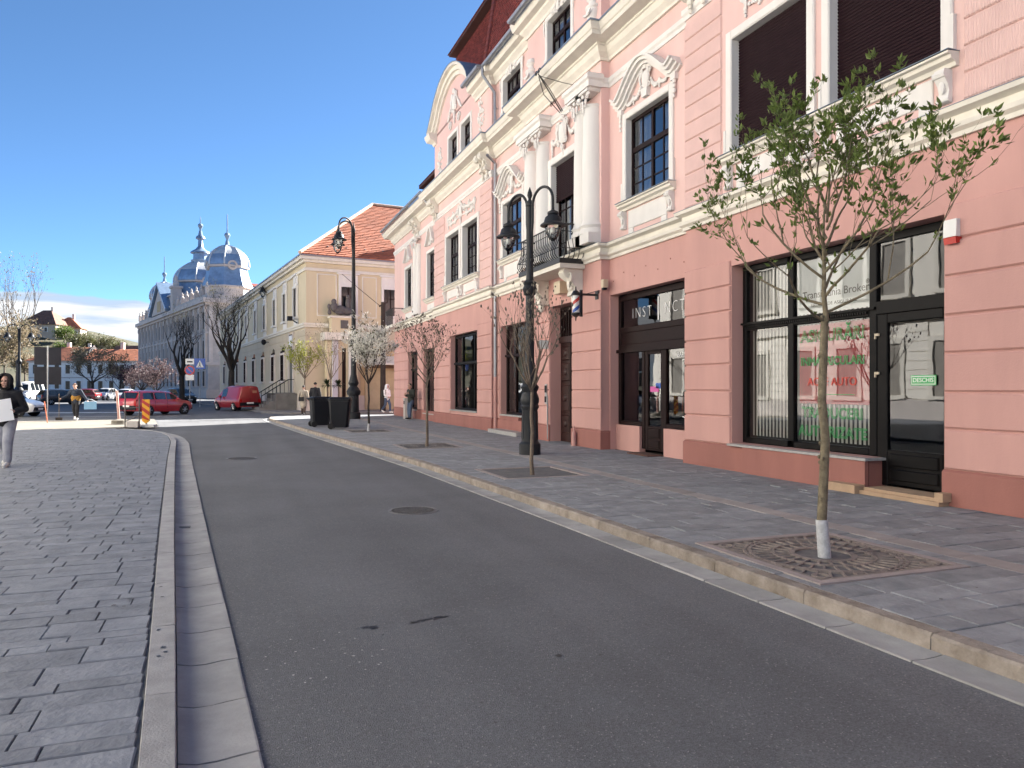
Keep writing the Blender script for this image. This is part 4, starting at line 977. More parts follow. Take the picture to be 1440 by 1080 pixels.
MB().prism([(XA+.5, 11.985), (13.5, 14.0), (18.6, 11.985)], YA+.05, YE-3.5, 'xz').build('upper_roof', ROOFRED, R2, smooth=0)
MB().sweep([(XA-.62, YA+.1), (XA-.62, YE+.3)], [(.0, 10.28), (.02, 10.20), (.08, 10.17), (.14, 10.2), (.16, 10.28), (.14, 10.28), (.08, 10.2), (.02, 10.28)]).build('gutter', ZINC, PB)
MB().sweep([(XA, -5), (XA, YD)], [(-9.5, 13.9), (.05, 10.27), (.05, 10.25), (-9.5, 10.25)]).build('roof', ROOFRED, PB, smooth=0)
# drain pipes
m = MB(); m.tube([(XB-.42, 24.4, 12.55), (XB-.42, 24.4, 12.3), (XC-.12, 24.42, 11.75), (XC-.1, 24.42, 10.26)], [.055]*4, 8); m.tube([(XB-.32, 24.2, 9.5), (XC-.1, 24.42, 9.3), (XC-.1, 24.42, 5.1)], .055, 8)
m.tube([(XC-.1, 24.42, 4.7), (XC-.1, 24.42, 1.9)], .055, 8)
for z in (11.2, 8.2, 7, 6, 3.9, 2.8): m.tube([(XC-.1, 24.42, z-.03), (XC-.1, 24.42, z+.03)], .066, 8)
dp = m.build('drain_pipe', ZINC, PB); MB().tube([(XC-.1, 24.42, 1.9), (XC-.1, 24.42, .1)], .062, 8).build('pipe_shoe', SALMON, dp)
MB().tube([(XA-.55, 32.55, 10.2), (XA-.5, 32.5, 9.85), (XA-.1, 32.42, 9.45)], .05, 8).build('drain_pipe', ZINC, PB)
# pilasters of the far section
for y in (35.55, 36.2):
    c2 = MB().lathe([(.26, 5.1), (.26, 5.4), (.2, 5.5), (.19, 8.4), (.22, 8.5)], (XA, y, 0), 14).build('column', WHITE, PB); k = MB(); capital(k, XA, y, 8.45, .22); k.build('capital', WHITE, c2, smooth=40)
# small balcony at the far end
fb = bx('balcony', CREAMW, PB, XA-.6, XA, 39.2, 41.2, 4.75, 4.9)
for k in range(14): MB().tube([(XA-.56, 39.25+1.9*k/13, 4.9), (XA-.56, 39.25+1.9*k/13, 5.75)], .014, 5).build('baluster', IRON, fb)
MB().tube([(XA, 39.22, 5.75), (XA-.56, 39.22, 5.75), (XA-.56, 41.18, 5.75), (XA, 41.18, 5.75)], .022, 5).build('rail', IRON, fb)

# things fixed to the front
sb = thing('alarm_siren', 'white alarm siren box with a red underside on the wall above the right shop door', 'alarm box', (XD-.05, 6.84, 3.35))
MB().prism([(0.05, 0.06), (-.06, .06), (-.05, .28), (.05, .28)], -.09, .09, 'xz').build('case', PLASTW, sb, smooth=0)
MB().prism([(.05, .055), (-.06, .055), (-.045, -.03), (.05, -.01)], -.085, .085, 'xz').build('beacon', PLASTR, sb, smooth=0)
cb = thing('camera_box', 'small beige box on the pink wall above the barber shop window', 'junction box', (XPo, 16.28, 3.95))
MB().box(-.03, .1, -.14, -.01, 0, .2).build('case', PLASTBEIGE, cb, smooth=0); MB().box(-.02, .08, -.12, -.03, -.05, -.002).build('base', PLASTK, cb, smooth=0)
MB().tube([(-.04, .05, -.05), (-.04, 1.5, -.06), (-.04, 1.65, .1)], .008, 4).build('cable', PLASTK, cb)
bp2 = thing('barber_pole', 'red white and blue striped barber pole on a black bracket beside the barber shop', 'barber pole', (XPo-.62, 16.45, 3.55))
MB().lathe([(0, .44), (.012, .42), (.02, .34), (.07, .31), (.115, .24), (.12, .21), (0, .21)], n=18).build('cap', IRON, bp2)
MB().lathe([(0, -.42), (.012, -.4), (.02, -.32), (.07, -.29), (.115, -.25), (.12, -.21), (0, -.21)], n=18).build('cap', IRON, bp2)
MB().lathe([(.085, -.208), (.085, .208)], n=24).build('cylinder', PLASTW, bp2)
for k, mt in enumerate((PLASTR, PLASTB)):
    vs = []; fs = []
    for i in range(29):
        t = i/28; a = 2*PI*1.0*t+k*PI
        for w in (-.045, .045): vs.append((.0872*math.cos(a), .0872*math.sin(a), max(-.205, min(.205, -.2+.4*t+w))))
    for i in range(28): fs.append((2*i, 2*i+2, 2*i+3, 2*i+1))
    for rep in (0,):
        MB().add(vs, fs).build('stripe', mt, bp2, fix=False)
MB().box(.11, .17, -.03, .03, -.3, .35).tube([(.02, 0, .26), (.14, 0, .24)], .02, 6).tube([(.02, 0, -.27), (.14, 0, -.26)], .02, 6).box(.17, .56, -.02, .02, .22, .27).box(.56, .6, -.07, .07, .14, .34).build('bracket', IRON, bp2, smooth=0)
fe = thing('standpipe', 'small pink metal standpipe at the foot of the wall right of the portal door', 'standpipe', (XPo-.12, 17.6, 0)); MB().lathe([(.06, 0), (.065, .2), (.05, .35), (.02, .4), (.02, .52), (.0, .53)], n=10).build('body', SALMON, fe)
# ------------------------------------------------------------------ cream corner building across the side street
YEL = M('cream_yellow_plaster', (.64, .55, .385), .85, .07, .6, .1, 30, streak=True)
YEL2 = M('sand_rusticated_plaster', (.55, .475, .36), .85, .08, .8, .1, 30, streak=True)
LILAC = M('pale_lilac_plaster', (.55, .54, .60), .85, .05, 1)
BEIGE = M('beige_shop_wall', (.55, .42, .25), .85, .1, 1)
STONE = M('grey_lilac_stone', (.52, .48, .45), .85, .15, .8, .1, 10)
STONE2 = M('pale_pink_stone', (.62, .55, .50), .85, .12, .6)
STEPD = M('weathered_step_stone', (.17, .16, .155), .85, .2, 2)
STONED = M('dark_stone', (.12, .11, .11), .85, .25, 3)
TILEO = M('orange_clay_roof_tile', (.42, .14, .07), .8, .18, 1.5, .1, 20, isl=.12)
TILEB = M('brown_clay_roof_tile', (.19, .095, .065), .8, .25, 1.0, .1, 20, isl=.2)
BLUEZ = M('blue_grey_zinc_dome', (.25, .35, .48), .38, .22, 1.2, metal=.35)
BLUEZ2 = M('pale_zinc_dome_cap', (.62, .64, .65), .4, .15, 1.5, metal=.3)
WHITEB = M('white_rendered_wall', (.80, .80, .77), .85, .1, .5)
WINDK = M('dark_window_pane', (.016, .018, .022), .12, .3, 2)

def tile_rows(m, a0, a1, b0, b1, th):                # stepped tile courses on a slope given by its four corners
    a0, a1, b0, b1 = map(Vector, (a0, a1, b0, b1)); n = max(2, int((b0-a0).length/th)); nr = (a1-a0).cross(b0-a0)
    if nr.length < 1e-6: nr = (a1-a0).cross(b1-a0)
    nr.normalize(); nr = nr if nr.z > 0 else -nr
    for k in range(n):
        t0, t1 = k/n, (k+1)/n; l0, l1 = a0.lerp(b0, t0), a1.lerp(b1, t0); u0, u1 = a0.lerp(b0, t1), a1.lerp(b1, t1)
        nt_ = max(1, int((l1-l0).length/(th*1.6)))
        for j in range(nt_):
            s0, s1 = j/nt_, (j+.94)/nt_; e = nr*random.uniform(.035, .055)
            m.add([l0.lerp(l1, s0)+e, l0.lerp(l1, s1)+e, u0.lerp(u1, s1)+nr*.01, u0.lerp(u1, s0)+nr*.01, l0.lerp(l1, s0), l0.lerp(l1, s1)], [(0, 1, 2, 3), (0, 1, 5, 4)])
    return m
CB = thing('cream_building', 'two-storey cream yellow corner building with an orange tiled hipped roof across the side street', 'building', (4.86, 51.31, 0), R(7))
LL, LR = 47., 24.
bx('lower_wall', YEL2, CB, .0, LR, .0, LL, -.1, 5.6); bx('upper_wall', YEL, CB, .02, LR-.02, .02, LL-.02, 5.6, 10.0)
ring = [(0, LL), (0, 0), (LR, 0)]
ring = ring[::-1]
def ringsweep(name, prof, mat): return MB().sweep([(LR, 0), (0, 0), (0, LL)], [(-o, z) for o, z in prof]).build(name, mat, CB, smooth=20)
ringsweep('string_course', [(.0, 5.55), (-.06, 5.55), (-.08, 5.68), (-.2, 5.74), (-.22, 5.86), (0, 5.92)], CREAMW) if False else None
def ringbox(name, o, z0, z1, mat):
    m = MB(); m.box(-o, LR, -o, .0, z0, z1); m.box(-o, .0, .0, LL, z0, z1); return m.build(name, mat, CB, smooth=0)
ringbox('plinth', .06, -.1, 1.0, STONE2); ringbox('string_course', .12, 5.58, 5.72, CREAMW); ringbox('string_course', .2, 5.722, 5.86, CREAMW)
ringbox('cornice', .08, 9.35, 9.55, CREAMW); ringbox('cornice', .2, 9.9, 10.06, CREAMW); ringbox('cornice', .42, 10.062, 10.26, CREAMW); ringbox('gutter', .5, 10.262, 10.36, ZINC)
for k in range(9):                                    # rustication courses: raised bands with open joints
    z = 1.03+.5*k
    if z+.46 < 5.57: m = MB(); m.box(-.035, 1.5, -.035, 0, z, z+.46); m.box(-.035, 0, 0, LL, z, z+.46); m.build('rustic_course', YEL2, CB, smooth=0)
def far_window(P, face, u, z0, z1, w, mat_s=WHITE, arch=False, orn=True, bars=False, mull=True):
    """face 'L' = on x=0, 'R' = on y=0 (local)"""
    T = (lambda a, o, z: (-o, a, z)) if face == 'L' else (lambda a, o, z: (a, -o, z))
    def bb(m, a0, a1, o0, o1, q0, q1):
        p = T(a0, o0, q0); q = T(a1, o1, q1); m.box(min(p[0], q[0]), max(p[0], q[0]), min(p[1], q[1]), max(p[1], q[1]), q0, q1); return m
    m = MB(); s = .16
    bb(m, u-w/2-s, u-w/2, .0, .15, z0-.05, z1+.0); bb(m, u+w/2, u+w/2+s, 0, .15, z0-.05, z1); bb(m, u-w/2-s, u+w/2+s, 0, .15, z1, z1+s)
    bb(m, u-w/2-s-.08, u+w/2+s+.08, 0, .24, z0-.18, z0-.051)
    if orn:
        bb(m, u-w/2-s, u+w/2+s, .0, .05, z0-.75, z0-.181); bb(m, u-w/2-s, u+w/2+s, 0, .07, z1+s+.001, z1+.85); bb(m, u-w/2-s-.12, u+w/2+s+.12, 0, .2, z1+.851, z1+.97)
        bb(m, u-.25, u+.25, .07, .12, z1+.35, z1+.7)
    f = m.build('window', mat_s, P, smooth=0)
    g = bb(MB(), u-w/2, u+w/2, .005, .045, z0-.05, z1)
    if arch:
        n = 10; pts = [(u+w/2*math.cos(PI*k/n), z1+w/2*math.sin(PI*k/n)) for k in range(n+1)]
        g.prism([(p[0], p[1]) for p in pts], -.045, -.05+.045, 'yz' if face == 'L' else 'xz')
    g.build('pane', WINDK, f, smooth=0)
    fr = MB(); fw = .05
    bb(fr, u-w/2, u-w/2+fw, .046, .07, z0-.05, z1); bb(fr, u+w/2-fw, u+w/2, .046, .07, z0-.05, z1)
    if mull: bb(fr, u-.03, u+.03, .046, .075, z0-.05, z1); bb(fr, u-w/2+fw, u-.03, .046, .07, z0+(z1-z0)*.62, z0+(z1-z0)*.62+.06); bb(fr, u+.03, u+w/2-fw, .046, .07, z0+(z1-z0)*.62, z0+(z1-z0)*.62+.06)
    if bars:
        for k in range(5): bb(fr, u-w/2+w*(k+.5)/5-.02, u-w/2+w*(k+.5)/5+.02, .1, .14, z0, z1+.3)
        for k in range(3): bb(fr, u-w/2, u+w/2, .1, .13, z0+.5*k+.2, z0+.5*k+.24)
    fr.build('window_frame', DKWOOD, f, smooth=0)
    return f
for y in (3.0, 6.8, 10.8, 15.4, 20.1, 25.4, 30.5, 35.5, 40.5): far_window(CB, 'L', y, 6.5, 8.5, 1.05)
for y in (7.5, 11.4, 16.2, 21.0, 26.2, 31.5, 36.8, 42): far_window(CB, 'L', y, 2.1, 4.0, 1.3, STONE2, True, False, True, False)
for x in (2.85, 5.85, 8.9, 12, 15, 18): far_window(CB, 'R', x, 6.6, 8.4, 1.0)
for x in (1.4, 4.35, 7.4):                            # raised blank panels
    m = MB(); w = .6 if x < 2 else .45
    for a in ((x-w-.07, x-w, 6.35, 9.2), (x+w, x+w+.07, 6.35, 9.2), (x-w, x+w, 9.13, 9.2), (x-w, x+w, 6.35, 6.42)): m.box(a[0], a[1], -.03, .018, a[2], a[3])
    m.build('panel_moulding', CREAMW, CB, smooth=0)
dl = MB().box(-.07, .01, 3.6, 4.85, 1.2, 4.35); DL = dl.build('front_door', M('grey_green_door', (.10, .10, .085), .6, .2, 4), CB, smooth=0)
for a in ((-.16, .0, 3.35, 3.59, 1.0, 5.5), (-.16, 0, 4.86, 5.1, 1.0, 5.5)): bx('door_jamb', STONE2, DL, *a)
sp = bx('sign_plate', STONED, CB, -.14, -.03, 3.6, 4.85, 4.4, 5.35); bx('sign_face', POSTW, sp, -.16, -.141, 3.75, 4.7, 4.5, 5.25)
for k in range(6): bx('stair_step', STEPD, CB, -.6-.32*(6-k), -.161, 2.7, 5.8, .2*k-.1 if k == 0 else .2*k, .2*(k+1)-.004)
rl = MB()
for yy in (2.75, 5.75):
    rl.tube([(-2.4, yy, .95), (-.6, yy, 2.1), (-.2, yy, 2.1)], .035, 5)
    for k in range(8): t = k/7; rl.tube([(-2.4+1.8*t, yy, .2+1.0*t), (-2.4+1.8*t, yy, .95+1.15*t)], .018, 4)
rl.build('stair_railing', IRON, CB)
for yy in (2.45, 5.85): bx('stair_cheek', STEPD, CB, -1.5, -.1, yy, yy+.2, -.1, 1.15)
fl = MB(); fl.tube([(-.1, 2.2, 6.0), (-.5, 2.2, 6.25)], .04, 6); fl.box(-.75, -.45, 2.0, 2.4, 6.15, 6.45); fl.build('flood_light', PLASTK, CB)
fl = MB(); fl.tube([(-.0, 13.5, 5.3), (-.35, 13.5, 5.3)], .03, 6); fl.lump((-.45, 13.5, 5.3), (.2, .2, .25), 10, 6); fl.build('wall_lamp', PLASTK, CB)
# roofs
rz_, ry_, rx_ = 16.2, 7.8, 7.0
RFC = MB().add([(-.5, -.5, 10.36), (LR, -.5, 10.36), (LR, ry_, rz_), (rx_, ry_, rz_), (-.5, LL+.4, 10.36), (rx_, LL-6, rz_), (14.5, LL+.4, 10.36), (14.5, 16, 10.36), (LR, 16, 10.36)],
   [(0, 1, 2, 3), (0, 3, 5, 4), (4, 5, 6), (3, 2, 8, 7), (3, 7, 6, 5)]).build('roof', TILEO, CB, smooth=0)
tile_rows(MB(), (-.5, -.52, 10.38), (LR, -.52, 10.38), (rx_, ry_, rz_), (LR, ry_, rz_), .36).build('roof_tiles', TILEO, RFC, kind='stuff', smooth=0, fix=False)
MB().tube([(-.5, -.5, 10.42), (rx_, ry_, rz_+.05)], .13, 6).tube([(rx_, ry_, rz_+.05), (LR, ry_, rz_+.05)], .12, 6).tube([(rx_, ry_, rz_+.05), (rx_, LL-6, rz_+.05)], .12, 6).build('ridge_tiles', M('mortar_ridge', (.50, .38, .28), .9, .2, 3), RFC)
for x, y in ((15.0, 4.6), (13, 14)): c2 = bx('chimney', STONE2, RFC, x-.45, x+.45, y-.4, y+.4, 12.0, 17.4); bx('chimney_cap', STONE, c2, x-.55, x+.55, y-.5, y+.5, 17.402, 17.6)
for k in range(7): MB().lump((1.6+1.3*k, .55, 11.15), (.07, .06, .09), 6, 4).build('snow_guard', STONED, RFC)
# entrance portal with sculpture on the right face
PO = bx('portal', YEL, CB, 1.25, 3.35, -.7, -.036, .0, 4.7)
bx('portal_opening', DKWOOD, PO, 2.25, 2.5, -.72, -.701, .5, 4.2)
for x in (1.75, 2.85):
    m = MB().box(x-.18, x+.18, -.95, -.702, .9, 4.69).box(x-.26, x+.26, -1.05, -.703, .0, .9); m.build('portal_pilaster', LILAC if x < 2 else WHITE, PO, smooth=0)
m = MB().sweep([(3.5, -.035), (3.5, -1.1), (1.05, -1.1), (1.05, -.035)][::-1], [(-.001, 4.7), (.0, 4.7), (.1, 4.95), (.16, 5.2), (-.9, 5.2)]); bx('portal_cornice', CREAMW, PO, .95, 3.6, -1.2, -.037, 4.71, 5.2)
bx('portal_attic', YEL, PO, 1.5, 3.1, -.9, -.21, 5.201, 6.2); bx('portal_attic', CREAMW, PO, 1.4, 3.2, -1.0, -.205, 6.201, 6.33)
bx('cartouche_stone', STONED, PO, 2.1, 2.6, -.97, -.901, 5.5, 6.05)
m = MB()
for c, r in (((2.2, -.5, 6.75), (.5, .3, .33)), ((1.75, -.55, 6.95), (.26, .24, .34)), ((1.72, -.6, 7.3), (.18, .18, .2)), ((2.65, -.5, 6.7), (.35, .28, .28)), ((2.05, -.75, 6.55), (.3, .14, .1)), ((2.7, -.45, 7.2), (.16, .15, .45)), ((2.7, -.5, 7.68), (.13, .13, .15)), ((3.0, -.5, 6.75), (.2, .2, .3)), ((1.45, -.5, 6.6), (.14, .14, .2)), ((1.42, -.5, 6.95), (.11, .11, .2)), ((2.95, -.5, 7.15), (.09, .09, .3))): m.lump(c, r, 9, 6)
m.build('sculpture_group', STONED, PO)
bx('shop_wall', BEIGE, CB, 3.7, LR, -.06, -.036, 1.0, 4.4); bx('shop_board', M('ochre_board', (.48, .38, .24), .7, .1, 2), CB, 4.0, 7.6, -.16, -.061, .05, 2.75)
bx('sign_band', M('brown_sign_band', (.16, .09, .045), .6, .1, 2), CB, 4.0, 7.6, -.2, -.061, 2.9, 3.6)
MB().prism([(-.1, 3.75), (-1.4, 3.15), (-1.4, 3.1), (-.1, 3.68)], 3.9, 7.8, 'yz').build('awning', CREAMW, CB, smooth=0)
bx('gate', STEEL, CB, 7.8, 9.4, -.1, -.061, .1, 2.6)

# ------------------------------------------------------------------ domed public building farther up
DB = thing('domed_building', 'large grey stone palace with blue-grey zinc domes and thin spires far up the street', 'building', (-2.99, 129.55, 0), R(14.8))
DL_, DR_ = 61., 17.
bx('wall', STONE, DB, 0, DR_, 0, DL_, -.3, 15.2)
def dring(name, o, z0, z1, mat):
    m = MB(); m.box(-o, DR_, -o, 0, z0, z1); m.box(-o, 0, 0, DL_, z0, z1); m.box(-o, DR_, DL_, DL_+o, z0, z1); m.build(name, mat, DB, smooth=0)
dring('plinth', .3, -.3, 1.3, STONE2); dring('string_course', .3, 5.2, 5.7, STONE2); dring('string_course', .25, 10.3, 10.6, STONE2); dring('cornice', .5, 14.9, 15.3, STONE2); dring('cornice', .9, 15.3, 16.0, STONE2); dring('parapet', .2, 16.0, 16.7, STONE)
y = 2.2
while y < DL_-1:
    for z0, z1, ar in ((1.9, 4.3, True), (6.4, 9.3, True), (11.2, 13.9, False)): far_window(DB, 'L', y, z0, z1, 1.35, STONE2, ar, False, False, True)
    y += 3.55
y = .5
while y < DL_: m = MB().box(-.38, 0, y-.28, y+.28, 5.71, 14.89).box(-.5, 0, y-.4, y+.4, 13.9, 14.7); m.build('pilaster', STONE2, DB, smooth=0); m = MB().box(-.3, .3, y-.25, y+.25, 16.71, 17.6).lathe([(.3, 17.6), (.35, 17.9), (.15, 18.1), (.2, 18.4), (0, 18.8)], (0, y, 0), 8); m.build('finial_urn', STONE2, DB); y += 3.55
for x in (3.2, 6.8, 10.4, 14):
    for z0, z1, ar in ((1.9, 4.3, True), (6.4, 9.3, True), (11.2, 13.9, False)): far_window(DB, 'R', x, z0, z1, 1.4, STONE2, ar, False, False, True)
for x in (.4, 5.0, 8.6, 12.2): bx('pilaster', STONE2, DB, x-.3, x+.3, -.4, 0, 5.71, 14.89)
def dome(x, y, r, z0, zs, zb, zt, zspire, base_h, lantern=False):
    D = MB().lathe([(r*1.22, z0), (r*1.22, zs), (r*1.3, zs), (r*1.3, zs+.25)], (x, y, 0), 8, ph=PI/8).build('dome_drum', STONE2, DB, smooth=10)
    hgt = zb-zs
    MB().lathe([(r*1.24, zs+.26), (r*1.1, zs+.26+hgt*.35), (r*1.0, zs+.26+hgt*.7), (r*.97, zb)], (x, y, 0), 8, ph=PI/8).build('dome_skirt', BLUEZ, D, smooth=10)
    MB().lathe([(r*.97, zb), (r*1.06, zb+.05), (r*1.06, zb+.35), (r*.98, zb+.4)], (x, y, 0), 8, ph=PI/8).build('dome_band', STONE2, D, smooth=10)
    n = 12; q = zt-zb-.4; prof = []
    for k in range(n+1):
        t = k/n; prof.append((r*1.02*max(.0, (1-t**2.2))**.62+.10*(1-t) if k < n else .08, zb+.4+q*t))
    MB().lathe(prof[:7], (x, y, 0), 8, ph=PI/8).build('dome_shell', BLUEZ, D, smooth=10); MB().lathe(prof[6:], (x, y, 0), 8, ph=PI/8).build('dome_cap', BLUEZ2, D, smooth=10)
    for k in range(8):
        a = PI/8+2*PI*k/8; MB().tube([(x+(p+.03)*math.cos(a), y+(p+.03)*math.sin(a), z) for p, z in prof], .14, 5).build('dome_rib', BLUEZ2, D)
    for a in (PI, -PI/2):
        cx2, cy2 = x+math.cos(a)*r*.95, y+math.sin(a)*r*.95
        MB().lathe([(.8, -.3), (.8, .15), (.5, .2), (.5, -.1), (0, -.1)], (0, 0, 0), 14).xf(Matrix.Translation((cx2, cy2, zb+.3))@Matrix.Rotation(a, 4, 'Z')@Matrix.Rotation(PI/2, 4, 'Y')).build('oval_dormer', STONE2, D)
    if lantern:
        MB().lathe([(r*.36, zt-.6), (r*.38, zt+.15), (r*.29, zt+.25), (r*.28, zt+1.4), (r*.40, zt+1.5), (r*.38, zt+1.75), (r*.2, zt+2.3), (r*.1, zt+2.9), (r*.09, zt+4.1), (r*.19, zt+4.4), (r*.16, zt+4.8), (.08, zt+5.3)], (x, y, 0), 10).build('lantern', BLUEZ, D); zt += 5.2
    MB().lathe([(.42, zt-.1), (.3, zt+.6), (.2, zt+1.0), (.5, zt+1.7), (.42, zt+2.0), (.12, zt+2.2), (.09, zspire-.3), (0, zspire)], (x, y, 0), 8).build('spire', BLUEZ, D)
dome(4.2, 4.4, 3.35, 16.0, 18.2, 21.6, 25.6, 31.0, 2)
dome(5.2, 27.3, 4.7, 16.0, 19.0, 21.6, 26.2, 35.0, 2, True)
dome(3.6, 53.0, 2.9, 16.0, 18.2, 21.2, 25.0, 30.8, 2)
m = MB().prism([(26.8, 16.2), (34.5, 21.6), (42.2, 16.2)], -.9, 1.5); PG = m.build('pediment', STONE2, DB, smooth=0)
MB().ribbon([(26.2, 16.1), (34.5, 21.9), (42.8, 16.1)], 0, .55, -1.4, 6).build('pediment_roof', BLUEZ, PG, smooth=0); bx('pediment_field', BEIGE, PG, -1.0, -.901, 33.0, 36.0, 16.6, 18.6)
for y in (24.4, 44.5): m = MB().box(-.6, 1.0, y-.9, y+.9, 16.0, 20.2).box(-.8, 1.2, y-1.1, y+1.1, 20.2, 20.6).lathe([(.5, 20.6), (.6, 21.2), (.25, 21.6), (.3, 22.2), (0, 22.8)], (.2, y, 0), 10); m.build('pylon', STONE2, DB)
MB().prism([(0.5, 16.7), (8, 20.5), (16.5, 16.7)], 8.5, DL_-9, 'xz').build('roof', TILEB, DB, smooth=0)
MB().prism([(-.0, 16.7), (0.0, 17.0), (6, 20.4), (12, 17.0), (12, 16.7)], 8.5, 40, 'yz').build('roof', M('red_sheet_roof', (.36, .10, .07), .6, .12, 1), DB, smooth=0) if False else None
m = MB().prism([(4, 16.0), (10, 20.3), (22, 20.3), (28, 16.0)], 9.0, 24.0, 'yz'); m.build('roof', M('red_sheet_roof', (.36, .10, .07), .6, .12, 1), DB, smooth=0)
bx('side_wing', STONE2, DB, 9.1, 24, 4.2, 28, -.2, 15.95)
bx('annex', STONE2, DB, 4.3, 9.8, -12, -.95, -.2, 4.6)

# ------------------------------------------------------------------ white two-storey row with orange roofs, far end of the square
WB = thing('white_building', 'long white two-storey house with an orange tiled roof at the far end of the square', 'building', (-43.6, 203.9, 0), R(-20.9))
bx('wall', WHITEB, WB, 0, 48, 0, 10, -.3, 7.9); bx('string_course', STONE, WB, -.05, 48, -.12, 0, 3.9, 4.15); bx('cornice', STONE, WB, -.2, 48.2, -.3, 0, 7.55, 7.95); bx('plinth', STONE, WB, -.05, 48, -.1, 0, -.3, .8)
for k in range(18):
    x = 1.6+2.55*k
    far_window(WB, 'R', x, 5.0, 7.0, 1.05, WHITEB, False, False); far_window(WB, 'R', x, 1.3, 3.2, 1.05, WHITEB, False, False)
def hiproof(P, x0, x1, y0, y1, z0, z1, mat, tiles_=.5, hl=True, hr=True, name='roof'):
    ym = (y0+y1)/2; hh = (y1-y0)/2; xa = x0+(hh if hl else 0); xb = x1-(hh if hr else 0)
    r = MB().add([(x0, y0, z0), (x1, y0, z0), (x1, y1, z0), (x0, y1, z0), (xa, ym, z1), (xb, ym, z1)], [(0, 1, 5, 4), (1, 2, 5), (2, 3, 4, 5), (3, 0, 4), (3, 2, 1, 0)]).build(name, mat, P, smooth=0)
    if tiles_: tile_rows(MB(), (x0, y0-.01, z0), (x1, y0-.01, z0), (xa, ym, z1), (xb, ym, z1), tiles_).build('roof_tiles', mat, r, kind='stuff', smooth=0, fix=False)
    return r
TILEW = M('bright_orange_roof_tile', (.56, .21, .11), .8, .15, 1, isl=.12)
hiproof(WB, -.6, 12.2, -.6, 10.6, 7.96, 11.4, TILEW, .5, True, False); hiproof(WB, 12.6, 48.5, -.6, 10.6, 7.96, 10.9, TILEW, .5, False, False)
MB().prism([(-.9, 7.9), (5, 11.9), (11, 7.9)], 12.2, 12.6, 'yz').build('fire_wall', STONED, WB, smooth=0)
for x in (6, 19, 33): bx('chimney', STONE2, WB, x-.4, x+.4, 5.6, 6.3, 9, 12.6)

# hill with houses
def hill_h(x, y): return 22*math.exp(-(((x+78)/62)**2+((y-345)/85)**2))+7*math.exp(-(((x+30)/60)**2+((y-330)/70)**2))+3*math.exp(-(((x-60)/90)**2+((y-420)/90)**2))
m = MB(); NX, NY = 50, 34; vs = []
for j in range(NY):
    for i in range(NX): x = -260+10*i; y = 205+9.5*j; vs.append((x, y, hill_h(x, y)-.35+.35*math.sin(x*.21)*math.cos(y*.17)))
m.add(vs, [(j*NX+i, j*NX+i+1, (j+1)*NX+i+1, (j+1)*NX+i) for j in range(NY-1) for i in range(NX-1)])
tag(m.build('hill', M('spring_grass_hill', (.06, .07, .03), .95, .35, .12, col2=(.10, .085, .05)), smooth=60), kind='structure')
HOUSEW = M('cream_house_wall', (.50, .43, .34), .9, .12, .6)
def house(label, x, y, w, d, hw, hr, rz, wall_m, roof_m, hip=True, group=None, z=None):
    t = thing('house', label, 'house', (x, y, hill_h(x, y)-.8 if z is None else z), rz, group)
    bx('wall', wall_m, t, 0, w, 0, d, -2, hw); r = hiproof(t, -.5, w+.5, -.5, d+.5, hw, hw+hr, roof_m, .7, hip, hip)
    for k in range(int(w/3)): far_window(t, 'R', 1.5+3*k, hw-2.4, hw-1.0, 1.0, WHITEB, False, False)
    bx('chimney', STONE2, r, w*.6, w*.6+.7, d*.5, d*.5+.7, hw+hr*.6, hw+hr+1.2)
    return t
house('brown roofed house half hidden behind the big beige tree on the hill', -68, 302, 14, 11, 3.6, 5.5, R(-25), HOUSEW, TILEB)
house('red roofed house standing highest on the hill', -57.5, 301, 9, 8, 5.0, 4.2, R(-5), HOUSEW, TILEO, z=17.6)
house('low house with a dark grey roof just behind the white building', -48, 250, 14, 9, 6.0, 4.5, R(-12), WHITEB, M('slate_grey_roof', (.10, .10, .115), .8, .2, 1, isl=.2), z=3.2)
house('house with a tall brown roof above the dark grey roof', -51, 272, 11, 9, 8.5, 5.5, R(-15), HOUSEW, TILEB, z=4)
house('wide low house with a brown roof behind the middle of the white building', -34, 262, 14, 9, 9.5, 4.0, R(-18), WHITEB, TILEB, z=1.6, hip=False)
house('low house with a dark red roof at the right, next to the domed building', -21, 262, 16, 9, 10.5, 4.0, R(-18), HOUSEW, TILEB, z=1.2, hip=False)

# added pale building across the street, shaped for bounced sunlight and shop window reflections
OB = thing('added_street_building', 'added pale cream building across the street, mirrored in the shop windows', 'building', (-12.6, 0, 0))
IV = M('ivory_plaster', (.80, .765, .69), .85, .06, .7, streak=True)
OL0, OL1 = -16, 49
bx('wall', IV, OB, -9, 0, OL0, OL1, -.1, 15.6); bx('cornice', CREAMW, OB, 0, .5, OL0, OL1, 14.9, 15.6); bx('string_course', CREAMW, OB, 0, .22, OL0, OL1, 4.6, 5.1); bx('plinth', STONE, OB, 0, .1, OL0, OL1, -.1, .9)
y = OL0+1.5
while y < OL1-1:
    for z0, z1 in ((1.1, 3.6), (6.1, 8.6), (10.4, 12.9)):
        m = MB().box(0, .12, y-.95, y-.7, z0, z1).box(0, .12, y+.7, y+.95, z0, z1).box(0, .12, y-.95, y+.95, z1, z1+.25).box(0, .2, y-1, y+1, z0-.2, z0); f = m.build('window', CREAMW, OB, smooth=0); bx('pane', M('curtained_pane', (.30, .28, .25), .3, .15, 1.5), f, .002, .03, y-.7, y+.7, z0, z1)
    for k in range(8):
        bx('rustic_course', IV, OB, .0, .05, y+1.0, y+2.2, .95+.45*k, 1.37+.45*k)
    y += 3.2
MB().prism([(-9.4, 15.6), (-4.5, 19), (.6, 15.6)], OL0-.4, OL1+.4, 'xz').build('roof', TILEB, OB, smooth=0)
